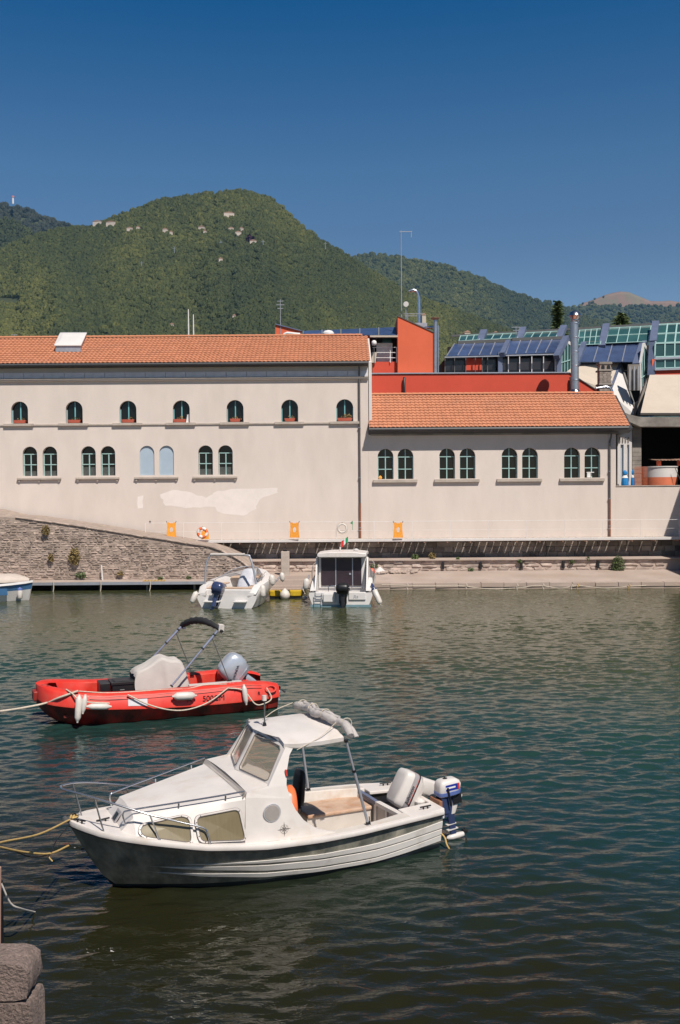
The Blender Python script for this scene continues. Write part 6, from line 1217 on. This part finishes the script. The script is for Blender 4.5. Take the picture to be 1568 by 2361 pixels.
# text and patch on the side
yy = lambda x: -(Hf(x)+.008)
text('lettering', '500CM', .17, (3.62, yy(3.6)-.004, .285), (1, -.003, -.02), (0, .12, 1), K['black'], RBT); text('lettering', 'R', .11, (4.90, yy(4.9)-.004, .31), (1, .06, 0), (0, .12, 1), K['black'], RBT); text('lettering', 'A', .16, (3.27, yy(3.27)-.004, .295), (1, 0, -.02), (0, .12, 1), K['black'], RBT)
text('lettering', 'Whaly', .11, (4.33, yy(4.5)+.005, .42), (1, .03, 0), (0, .2, 1), K['reddirty'], RBT, .3)
b = MB(); rings = [[(x, -(Hf(x)-.02)-.006, T_(x)-.10), (x, -(Hf(x)-.12), T_(x)+.0), (x, -(Hf(x)-.14), T_(x)+.002), (x, -(Hf(x)+.008), C_z(x)+.06), (x, -(Hf(x)+.004), C_z(x)+.055)] for x in (2.0, 2.41)]
b.add([(x, -(Hf(x)-.08)-.003, T_(x)-.015) for x in (2.0, 2.41)]+[(x, -(Hf(x)-.02)-.008, T_(x)-.12) for x in (2.41, 2.0)], [(0, 1, 2, 3)]); b.add([(x, -(Hf(x)-.02)-.008, T_(x)-.12) for x in (2.0, 2.41)]+[(x, -Hf(x)-.008, C_z(x)+.055) for x in (2.41, 2.0)], [(0, 1, 2, 3)]); b.build('grey_patch', K['frieze'], RBT, fix=False)
# contents
t = thing('black_case', 'black equipment case lying in the bow of the red boat', 'case', tuple(inboat(RBT, (2.15, -.02, .33))), radians(22)); b = MB(); b.box(-.36, .40, -.24, .27, 0, .30); b.build('body', K['black'], t, bevel=.015); b = MB(); b.box(-.385, .42, -.26, .29, .305, .37); b.box(-.3, .36, -.2, .22, .371, .385); b.build('lid', K['black'], t, bevel=.012)
b = MB(); [b.tube([(x, -.28, .2), (x+.1, -.28, .2)], .01, 5) for x in (-.2, .15)]; b.build('latches', K['greypipe'], t)
b = MB(); b.box(-.62, -.40, -.22, .26, .0, .36); b.build('side_box', K['black'], t, bevel=.01)
# cloth covered console
cv = thing('covered_console', 'console of the red boat wrapped in a pale grey cover with creases', 'cover', tuple(inboat(RBT, (2.92, .0, .16))), radians(22))
prf = [(-.64, .66), (-.60, .76), (-.45, .80), (-.25, .90), (-.08, 1.03), (.02, 1.05), (.12, .99), (.22, .95), (.34, .97), (.44, .90), (.52, .68), (.58, .42), (.63, .16), (.66, .02)]
b = MB(); rows = []; m_ = 22
for i, (x, z) in enumerate(prf):
    row = []
    for j in range(m_+1):
        t_ = -1+2*j/m_; e_ = abs(t_); hw = .36+.03*sin(i*1.3); drop = max(0, (e_-.62)/.38)
        zz = z*(1-.06*e_**2) if drop == 0 else z*(1-.06*e_**2)*(1-drop**1.15)
        yy_ = math.copysign(min(e_, .62)/.62*hw*.86, t_)+math.copysign(drop*(.08+.035*sin(i*2.1+j)), t_)
        row.append(Vector((x+.02*sin(j*1.7+i)+.03*drop*sin(i*1.9), yy_, zz+.016*sin(i*2.3+j*.9)*(1-drop)+.012*sin(j*2.2))))
    rows.append(row)
b.loft(rows, closed=False, cap=False); b.build('cloth', K['covercloth'], cv, smooth=60, sub=1)
b = MB(); b.box(-.62, -.40, -.30, .30, .12, .56); b.build('console_front', mat('mauve_grey_panel', (.17, .145, .16), .6), cv, bevel=.02)
# bimini
bm_ = thing('bimini_frame', 'folded bimini on slanting aluminium tubes over the red boat', 'bimini', (-6.811, 21.41, .085), radians(22))
for y, xa, xt, xs0 in ((-.62, 3.02, 4.15, 4.35), (.62, 2.40, 3.60, 3.80)):
    a, c = Vector((xa, y, .58)), Vector((xt, y*.93, 1.80)); b = MB(); b.tube([a, a.lerp(c, .66)], .021, 8); b.tube([a.lerp(c, .66), c], .03, 8); tb = b.build('main_tube', K['alu'], bm_, smooth=60)
    b = MB(); [b.tube([a.lerp(c, f), a.lerp(c, f+.02)], .038, 8) for f in (.0, .64, .88)]; b.build('joint', K['black'], tb)
    s0 = a.lerp(c, .84); s1 = Vector((xs0, y*1.02, .60)); b = MB(); b.tube([s0, s1], .011, 6); b.build('brace', K['greypipe'], bm_)
    b = MB(); b.box(s1.x-.05, s1.x+.05, s1.y-.04, s1.y+.04, s1.z-.03, s1.z+.04); b.build('brace_foot', K['black'], bm_)
b = MB(); pth = [Vector((3.56+.62*t, .62-1.30*t, 1.74+.19*math.sin(pi*min(1, t*1.02))**.75)) for t in [k/24 for k in range(25)]]; b.tube(pth, [.045+.035*sin(pi*min(1, k/22+.08))**.5+.010*sin(k*2.3) for k in range(25)], 12); b.build('rolled_top', mat('black_canvas', (.018, .018, .02), .8, .2, 8, .8, 25), bm_, smooth=70)
b = MB(); b.box(4.12, 4.24, -.68, -.54, 1.74, 1.90, j=.02); b.box(3.56, 3.64, .52, .62, 1.68, 1.76, j=.01); b.build('end_fitting', K['ropeyellow'] if 0 else K['fender'], bm_, bevel=.01)
oh, MM = outboard(RBT, 'silver_outboard', Vector((4.84, 0.0, .47)), radians(48), 1.2, K['silver'], band=K['zinc'], leg=K['silver'], cw=.19, cd=.27, ch=.46, leglen=.80)
text('lettering', 'HONDA', .085, MM @ Vector((-.08, -.1975, .20)), MM.to_3x3() @ Vector((.93, 0, .37)), MM.to_3x3() @ Vector((-.37, 0, .93)), K['black'], oh)
b = MB(); b.box(4.78, 4.9, -.12, .12, .44, .62); b.tube(catmull([(4.5, .2, .5), (4.55, .1, .62), (4.7, .05, .6), (4.8, 0, .6)], 4), .02, 6); b.tube(catmull([(4.4, .3, .45), (4.6, .2, .58), (4.8, .1, .6)], 4), .012, 6); b.build('steering_gear', K['black'], RBT)
q = inboat(RBT, (4.50, .52, .60)); b = MB(); b.box(q.x-.10, q.x+.10, q.y-.1, q.y+.1, q.z-.15, q.z+.12, j=.02); tag(b.build('red_jerrycan', K['red'], bevel=.03), 'small red can on the far quarter of the red boat', 'can')
def fender(root, pts, r, lab, name='fender', m='fender', cap=None):
    p0, p1 = inboat(root, pts[0]), inboat(root, pts[1]); d = (p1-p0); L = d.length; d.normalize(); t = thing(name, lab, 'fender', tuple(p0)); Mq = d.to_track_quat('Z', 'Y').to_matrix().to_4x4()
    b = MB(); b.lathe([(.02, -.03), (.025, .0), (r*.6, .02), (r, .08), (r*1.02, L*.5), (r, L-.08), (r*.6, L-.02), (.025, L), (.02, L+.03), (0, L+.03)], n=16, mat=Mq); b.build('body', K[m], t, smooth=50)
    if cap: b = MB(); b.lathe([(.03, -.02), (r*1.03, .03), (r*1.05, .10), (r*.9, .101)], n=14, mat=Mq); b.build('cap', K[cap], t, smooth=50)
    return t
fender(RBT, ((.98, -1.02, .62), (.93, -1.08, .10)), .068, 'longest white fender hanging vertically at the bow of the red boat'); fender(RBT, ((1.10, -1.06, .62), (1.04, -1.10, .28)), .055, 'shorter white fender right beside the longest one'); fender(RBT, ((1.14, -1.12, .40), (1.60, -1.13, .36)), .065, 'white fender lying horizontally near the bow of the red boat')
fender(RBT, ((2.96, -1.13, .46), (3.44, -1.13, .44)), .085, 'fat white fender lying horizontally amidships on the red boat'); fender(RBT, ((4.56, -1.08, .56), (4.60, -1.12, .16)), .058, 'white fender hanging near the stern of the red boat')
g = lambda *pts: [inboat(RBT, p) for p in pts]
rope('draped_rope', 'pale rope draped in one long loop along the side of the red boat', g((1.98, -1.06, .57), (2.44, -1.12, .32), (2.9, -1.13, .17), (3.3, -1.13, .15), (3.75, -1.12, .27), (4.2, -1.06, .53)), .017)
rope('draped_rope', 'pale rope loop at the stern quarter of the red boat', g((4.2, -1.06, .53), (4.55, -1.08, .45), (4.80, -1.13, .14), (5.0, -1.13, .12), (5.2, -1.10, .22), (5.12, -1.0, .45)), .016)
rope('draped_rope', 'rope lying along the inner gunwale of the red boat', g((1.0, -.82, .68), (1.6, -.85, .60), (2.2, -.88, .585), (2.8, -.9, .585), (3.3, -.92, .56), (3.7, -.86, .6), (4.2, -.95, .6)), .013)
rope('tow_rope', 'pale tow rope from the red boat running off to the left', [inboat(RBT, (.98, -.88, .70)), inboat(RBT, (.62, -.80, .58)), at(95, 1624, 21.0), at(0, 1640, 20.2), at(-60, 1640, 19.8)], .024)
rope('bow_lashing', 'rope lashing between the bow handle and tow rope of the red boat', g((.75, -.72, .72), (.85, -.9, .66), (1.05, -1.02, .50), (1.6, -1.08, .42)), .016)
# ------------------------------------------------------------------ open white boat with navy outboard (x right, y away)
def hull_simple(parent, secs, mats, zrub=None, name='hull'):
    """secs: (y, half width at deck, deck z, half width at waterline, keel z, xc)"""
    b = MB(); rings = []
    for y, hd, zd, hw_, zk, xc in secs: rings.append([(xc-hd, y, zd), (xc-hd*1.02, y, zd-.12), (xc-hd*.97, y, zd*.5), (xc-hw_, y, .02), (xc-hw_*.6, y, zk), (xc, y, zk-.05), (xc+hw_*.6, y, zk), (xc+hw_, y, .02), (xc+hd*.97, y, zd*.5), (xc+hd*1.02, y, zd-.12), (xc+hd, y, zd)])
    b.loft(rings, closed=False, cap=False); b.add(rings[0], [tuple(range(11))]); return b.build(name, mats, parent, smooth=40)
OA = thing('open_motorboat', 'white open motorboat with navy outboard and grey arch, moored left of the jetty', 'boat', (-4.85, 42.2, 0), radians(-9))
hull_simple(OA, [(0, 1.28, .55, 1.1, -.15, 0), (.5, 1.33, .85, 1.18, -.2, 0), (2.0, 1.36, .98, 1.15, -.2, 0), (3.6, 1.15, 1.08, .8, -.1, 0), (4.8, .65, 1.18, .3, .0, 0), (5.5, .08, 1.25, .02, .3, 0)], K['gelw'])
b = MB()
outl = [(.5, 1.33, .86), (2.0, 1.36, .99), (3.6, 1.15, 1.09), (4.8, .65, 1.19), (5.5, .06, 1.26)]
for sgn in (-1, 1):
    b.loft([[(sgn*h, y, z), (sgn*(h-.06), y, z+.05), (sgn*(h-.28 if y < 3 else max(0, h-.4)), y, z+.06), (sgn*(h-.34 if y < 3 else max(0, h-.5)), y, z-.08), (sgn*(h-.34 if y < 3 else max(0, h-.5)), y, .45)] for y, h, z in [(-.0, 1.25, .60), (.02, 1.27, .60)]+outl], closed=False, cap=True)
b.build('side_deck', K['gelw'], OA, smooth=40)
b = MB(); b.box(-1.0, 1.0, .3, 4.2, .38, .45); b.build('sole', K['gelw'], OA); b = MB(); b.box(-1.12, 1.12, .35, .85, .45, .78); b.build('stern_bench', K['gelw'], OA, bevel=.05); b = MB(); b.box(-1.02, 1.02, .40, .82, .785, .84); b.build('bench_pad', K['tan'], OA, bevel=.03); b = MB(); b.box(-1.0, 1.0, .86, .94, .84, .90); b.build('pad_back', K['tan'], OA) if 0 else None
for sgn in (-1, 1): b = MB(); b.prism([(sgn*.72, .9), (sgn*1.02, .9), (sgn*.95, 2.8), (sgn*.62, 2.8)], .80, .86, f=lambda a, c, d: (a, c, d)); b.build('side_pad', K['tan'], OA, bevel=.02)
b = MB(); b.prism([(-.7, 3.2), (.7, 3.2), (.4, 4.4), (-.4, 4.4)], 1.0, 1.08, f=lambda a, c, d: (a, c, d)); b.build('bow_pad', K['tan'], OA, bevel=.02)
b = MB(); b.sell([(.45, 1.75, .45, .42, .40), (.45, 1.75, .8, .42, .4), (.42, 1.85, 1.05, .36, .32), (.5, 1.9, 1.35, .34, .25), (.5, 1.95, 1.5, .26, .18), (.5, 1.95, 1.55, .1, .08)], n=20, e=.6); b.build('covered_console', mat('silver_grey_cover', (.50, .50, .54), .6, .12, 3, .5, 8), OA, smooth=60)
b = MB(); pts = [(-1.12, 1.5, .98), (-1.0, 2.6, 1.12), (-.6, 3.6, 1.40), (0, 3.9, 1.5), (.5, 3.6, 1.42), (.85, 2.9, 1.2)]; pc = catmull(pts, 4); b.loft([pc, [Vector((p.x*.97, p.y, 1.0)) for p in pc]], closed=False, cap=False); b.build('windscreen', glass('smoke_screen', (.10, .09, .10), .45), OA, fix=False); b = MB(); b.tube(pc, .02, 6); b.build('screen_rim', K['zinc'], OA)
ARCH = [(-1.22, .9, .92), (-1.18, .95, 1.75), (-1.02, 1.0, 2.15), (-.8, 1.0, 2.22), (.6, 1.0, 2.2), (.78, 1.0, 2.1), (.92, .95, 1.7), (1.08, .9, .95)]
b = MB(); b.tube(catmull(ARCH, 4), .045, 8); ar = b.build('arch', K['zinc'], OA, smooth=60); b = MB(); b.tube([(x, y-.1, z+.04+.01*(i % 2)) for i, (x, y, z) in enumerate([(-.95+.17*k, 1.0, 2.19) for k in range(10)])], .06, 8); b.build('rolled_bimini', K['covercloth'], ar, smooth=70)
b = MB(); b.tube(catmull([(1.0, 1.2, 1.0), (1.1, 1.8, 1.2), (.95, 3.2, 1.3)], 4), .02, 6); b.tube([(1.1, 1.8, 1.2), (1.1, 1.8, .98)], .02, 6); b.build('side_rail', ST, OA)
b = MB(); b.box(-.95, -.25, -.35, .02, .28, .34); b.box(.35, .9, -.3, .02, .28, .34); b.build('swim_platform', K['gelw'], OA, bevel=.02)
on, MM = outboard(OA, 'navy_outboard', Vector((-.40, -.12, .52)), radians(8), 1.35, K['navy'], leg=K['navy'], cw=.19, cd=.26, ch=.36, leglen=.62, rz=radians(-90), lean=radians(-12))
for nm, z0, z1 in (('white_flash', .26, .275),): b = MB(); b.sell([(.06, 0, z0, .272, .192), (.06, 0, z1, .272, .192)], n=24, e=.55); b.v = [tuple(MM @ Vector(v)) for v in b.v]; b.build(nm, K['zinc'], on)
fender(OA, ((-1.32, -.0, .70), (-1.52, -.12, .22)), .12, 'white fender at the left stern corner of the open motorboat'); fender(OA, ((1.42, .6, .95), (1.46, .55, .42)), .12, 'white fender at the right side of the open motorboat, nearer its stern'); fender(OA, ((1.46, 2.2, 1.25), (1.5, 2.2, .78)), .13, 'upper white fender between the open motorboat and the jetty')
fender(OA, ((1.66, 3.4, 1.25), (1.70, 3.4, .85)), .11, 'farther small white fender beside the jetty')
# ------------------------------------------------------------------ cabin cruiser
CR = thing('cabin_cruiser', 'white cabin cruiser with dark stern doors and black outboard, moored right of the jetty', 'boat', (.0, 42.4, 0), radians(-4)); CR.scale = (1.08, 1, 1)
hull_simple(CR, [(0, 1.24, .62, 1.1, -.15, 0), (.9, 1.27, .95, 1.15, -.2, 0), (3.0, 1.28, 1.15, 1.1, -.2, 0), (4.6, 1.0, 1.3, .7, -.1, 0), (6.1, .1, 1.5, .03, .4, 0)], K['gelw'])
b = MB(); b.box(-1.2, 1.2, -.005, .05, .0, .10); b.build('blue_boot_stripe', mat('pale_blue_boot', (.16, .26, .30), .4), CR)
b = MB(); b.box(-1.1, 1.1, .1, 1.2, .30, .36); b.build('cockpit_sole', K['gelw'], CR)
b = MB(); 
for sgn in (-1, 1): b.loft([[(sgn*1.24, y, z), (sgn*1.22, y, z+.04), (sgn*1.0, y, z+.05), (sgn*.98, y, .36)] for y, z in ((.05, .64), (.5, .8), (.9, .96), (1.6, 1.08))], closed=False, cap=False)
b.build('cockpit_side', K['gelw'], CR, smooth=40)
for sgn in (-1, 1): b = MB(); b.prism([(.10, .64), (1.9, 1.1), (1.9, 1.62), (1.5, 2.04), (1.15, 2.05), (.75, 1.35)], sgn*1.0, sgn*1.06, f=lambda a, c, d: (d, a, c)) ; b.build('bulwark_wing', K['gelw'], CR)
b = MB(); b.loft([[(-1.06, 1.3, .4), (-.98, 1.3, 2.05), (.98, 1.3, 2.05), (1.06, 1.3, .4)], [(-1.1, 3.2, .9), (-.95, 3.0, 2.05), (.95, 3.0, 2.05), (1.1, 3.2, .9)], [(-.8, 4.6, 1.2), (-.7, 4.0, 1.4), (.7, 4.0, 1.4), (.8, 4.6, 1.2)]], closed=False); b.build('cabin', K['gelw'], CR)
b = MB(); b.box(-.95, .93, 1.22, 1.28, .70, 2.06); b.build('door_frame', K['gelw'], CR)
for a, c in ((-.86, -.29), (-.24, .40), (.44, .78)): b = MB(); b.box(a, c, 1.17, 1.215, .80, 2.02); b.build('stern_door', mat('dark_curtain', (.035, .022, .028), .4, .3, 2) if a < -.5 else bpy.data.materials['dark_curtain'], CR)
for x in (-.265, .42): b = MB(); b.box(x-.018, x+.018, 1.14, 1.168, .80, 2.03); b.build('door_post', K['zinc'], CR)
b = MB(); b.box(.28, .36, 1.13, 1.165, 1.28, 1.36); b.build('door_latch', K['zinc'], CR)
b = MB(); rings = [[(-1.0, y, z0), (-.98, y, z0+.14), (-.5, y, z0+.20), (.5, y, z0+.20), (.98, y, z0+.14), (1.0, y, z0), (.9, y, z0-.03), (-.9, y, z0-.03)] for y, z0 in ((.75, 2.10), (2.0, 2.12), (3.3, 2.06))]; b.loft(rings); b.build('roof', K['gel'], CR, smooth=30, bevel=.03)
b = MB(); b.lathe([(.10, 0), (.11, .05), (0, .09)], (.55, 1.5, 2.33), 12); b.lathe([(.03, 0), (.03, .15), (0, .16)], (-.1, 1.5, 2.33), 8); b.build('roof_light', K['gelw'], CR)
b = MB(); b.box(-1.0, -.18, -.06, .10, .30, .64); b.box(.32, 1.0, -.06, .10, .30, .64); b.build('transom_block', K['gelw'], CR, bevel=.03); b = MB(); b.box(-.68, -.22, -.14, -.061, .22, .58); b.build('transom_locker', K['gelw'], CR, bevel=.03)
b = MB()
for z in (.30, .42, .54): b.tube([(-1.02, -.12, z), (-.74, -.12, z)], .014, 5)
for x in (-1.02, -.74): b.tube([(x, -.12, .15), (x, -.12, .60)], .014, 5)
b.build('boarding_ladder', K['zinc'], CR); b = MB(); b.tube(catmull([(-.5, .3, .64), (-.48, .3, .86), (-.2, .3, .88), (-.12, .3, .8)], 4), .018, 6); b.tube([(.35, .3, .65), (.35, .3, .84), (.85, .3, .84), (.85, .3, .65)], .015, 6); b.build('stern_rail', ST, CR)
for sgn in (-1, 1): b = MB(); b.tube(catmull([(sgn*1.24, 1.2, 1.0), (sgn*1.28, 1.8, 1.55), (sgn*1.22, 3.0, 1.7), (sgn*.9, 4.8, 1.8)], 5), .016, 6); b.build('side_rail', ST, CR)
text('lettering', 'Ra', .2, (.50, -.064, .36), (1, 0, .15), (0, 0, 1), K['zinc'], CR, .3)
outboard(CR, 'black_outboard', Vector((.10, -.16, .50)), radians(2), 1.35, K['black'], cw=.20, cd=.22, ch=.30, leglen=.70, rz=radians(-90))
fender(CR, ((1.30, .1, .80), (1.58, -.15, .14)), .12, 'long white fender with dark blue tip leaning off the right side of the cruiser', cap='navy'); fender(CR, ((-1.42, .8, 1.15), (-1.47, .8, .66)), .13, 'white fender between the jetty and the cruiser')
fender(CR, ((1.22, .45, .95), (1.34, .15, .66)), .07, 'small blue topped fender above the long one on the cruiser', m='navy')
t = thing('flag', 'small green, white and red flag on a thin staff behind the cruiser', 'flag', tuple(inboat(CR, (.02, 2.2, 2.28)))); b = MB(); b.tube([(.15, 0, -.1), (.17, 0, .62)], .012, 5); b.build('staff', K['zinc'], t)
b = MB(); n = 9; fl = [[Vector((.16-.30*k/n, .05*sin(k*1.1), .42-.22*k/n+.20*h-.10*(k/n)*(1-h))) for k in range(n+1)] for h in (0, 1)]
for k in range(n): b.add([fl[0][k], fl[0][k+1], fl[1][k+1], fl[1][k]], [(0, 1, 2, 3)], 0 if k < 3 else (1 if k < 6 else 2))
b.build('cloth', [K['flaggreen'], K['white'], K['flagred']], t, fix=False)
b = MB(); p = at(813, 1222, 55.2); b.tube([p, p+Vector((0, 0, .5))], .012, 5); b.add([p+Vector((0, 0, .3)), p+Vector((0, 0, .52)), p+Vector((-.14, 0, .38))], [(0, 1, 2)]); tag(b.build('green_pennant', K['flaggreen']), 'tiny green pennant beside the white ring buoy', 'pennant')
# ------------------------------------------------------------------ covered boat cut by the left edge
CB = thing('covered_boat', 'white boat with blue side stripe under a cream cover, cut by the left edge', 'boat', (-14.26, 46.0, 0), radians(0))
b = MB(); rings = []
for x, hw_, zd, w0 in ((0, .03, .93, .0), (-.25, .35, .90, .1), (-.8, .75, .86, .45), (-1.8, 1.05, .80, .8), (-3.2, 1.12, .76, .95), (-5.0, 1.05, .76, .9)):
    zk = .35 if x > -.1 else (.1 if x > -.5 else -.15); rings.append([(x, -hw_, zd), (x, -hw_-.03, zd-.10), (x-.02, -hw_*.97, zd-.12), (x-.1, -(hw_*.6+w0*.4), zd*.5+.05), (x-.2, -w0-.05, .12), (x-.22, -w0, .0), (x-.3, 0, zk-.1), (x-.2, w0, .0), (x-.1, hw_*.8, zd*.5), (x, hw_, zd)])
hb2 = MB(); hb2.loft(rings, closed=False, cap=False); hb2.m = []
for i in range(len(rings)-1): hb2.m += [0, 0, 1, 1 if 0 else 0, 0, 0, 0, 0, 0][:9]
hb2.build('hull', [K['gelw'], K['bluehull']], CB, smooth=40)
b = MB(); b.loft([[(x-.06, -h-.0, z2) for z2, h in ((.62, (hw_*.86+w0*.14)+.004), (.30, (hw_*.62+w0*.38)+.010))] for x, hw_, zd, w0 in ((-.9, .78, .86, .5), (-1.8, 1.05, .80, .8), (-3.2, 1.12, .76, .95), (-5, 1.05, .76, .9))], closed=False, cap=False); b.build('blue_stripe', K['bluehull'], CB, fix=False)
b = MB(); n = 12; rings = []
for x, hw_, zc in ((-.15, .12, .98), (-.5, .5, 1.10), (-1.0, .80, 1.22), (-1.6, 1.0, 1.20), (-2.2, 1.1, 1.30), (-3.2, 1.15, 1.32), (-5, 1.1, 1.3)):
    rings.append([(x+.02*sin(k), hw_*cos(pi-pi*k/n), .88 if k in (0, n) else .88+(zc-.88)*sin(pi*k/n)**.7+.03*sin(k*2.3+x*5)) for k in range(n+1)])
b.loft(rings, closed=False, cap=False); b.build('cover', K['covercloth'] if 0 else mat('cream_cover', (.55, .47, .41), .9, .06, 3, .4, 8), CB, smooth=70)
fender(CB, ((-.42, -.62, .62), (-.42, -.64, .10)), .12, 'white fender with blue cap hanging at the bow of the covered boat', cap='blueband')
# ------------------------------------------------------------------ jetty with yellow floats
JT = thing('floating_jetty', 'floating plank jetty with yellow floats between two moored boats', 'jetty')
c4 = [at(622, 1362, 46.2), at(706, 1362, 46.2), at(706, 1332, 53.0), at(650, 1332, 53.0)]; c4 = [Vector((-3.35, 46.1, .42)), Vector((-1.75, 46.1, .42)), Vector((-1.65, 52.9, .44)), Vector((-3.15, 52.9, .44))]; n = 42
for k in range(n):
    a, d = k/n, (k+1)/n-.004; P = [c4[0].lerp(c4[3], a), c4[1].lerp(c4[2], a), c4[1].lerp(c4[2], d), c4[0].lerp(c4[3], d)]; b = MB(); b.add(P+[p-Vector((0, 0, .04)) for p in P], [(0, 1, 2, 3), (4, 5, 6, 7), (0, 1, 5, 4), (1, 2, 6, 5), (2, 3, 7, 6), (3, 0, 4, 7)]); b.build('plank', K['wood'], JT, fix=False)
for i, j in ((0, 3), (1, 2)): b = MB(); b.bar(c4[i]-Vector((0, 0, .0)), c4[j]-Vector((0, 0, .0)), .09, .14); b.build('side_beam', K['zinc'], JT)
for x in (-3.03, -2.10):
    for y in (46.35, 47.7, 49.1):
        b = MB(); b.sell([(x, y, .10, .26, .52), (x, y, .14, .29, .56), (x, y, .34, .29, .56), (x, y, .375, .26, .52)], n=20, e=.35); b.build('float', K['yellow'], JT, smooth=40); b = MB(); b.box(x-.25, x+.25, y-.5, y+.5, -.3, .11); b.build('float_base', K['black'], JT)
b = MB(); b.lathe([(0, -.26), (.14, -.22), (.23, -.08), (.24, .03), (.17, .18), (.06, .26), (.03, .3), (0, .3)], (-2.56, 45.6, .20), 18); tag(b.build('ball_buoy', K['fender'], smooth=60), 'round off white buoy between the yellow floats', 'buoy')
b = MB(); b.lathe([(0, -.1), (.1, -.05), (.1, .06), (0, .1)], (-1.62, 44.9, .14), 12); tag(b.build('small_float', K['fender'], smooth=60), 'small white float at the right corner of the jetty', 'float')
rope('jetty_rope', 'slack rope from the jetty to the cruiser', [Vector((-1.75, 46.1, .4)), Vector((-1.5, 44.8, .15)), Vector((-1.2, 43.6, .45)), Vector((-1.1, 42.6, .62))], .02)
rope('jetty_rope', 'rope from the jetty to the open motorboat', [Vector((-3.35, 46.1, .4)), Vector((-3.5, 45, .35)), Vector((-3.5, 43.5, .8))], .02)

# ------------------------------------------------------------------ air
b = MB(); b.box(-9000, 9500, -300, 8600, -4.5, 1450); hz = b.build('haze', K['white']); hz['kind'] = 'stuff'
hm = bpy.data.materials.new('haze_air'); hm.use_nodes = True; n_ = hm.node_tree.nodes; n_.remove(n_['Principled BSDF']); v_ = n_.new('ShaderNodeVolumePrincipled'); v_.inputs['Color'].default_value = (.20, .50, .92, 1); v_.inputs['Density'].default_value = 0.000035; v_.inputs['Anisotropy'].default_value = 0.0
hm.node_tree.links.new(v_.outputs[0], n_['Material Output'].inputs['Volume']); hz.data.materials.clear(); hz.data.materials.append(hm)
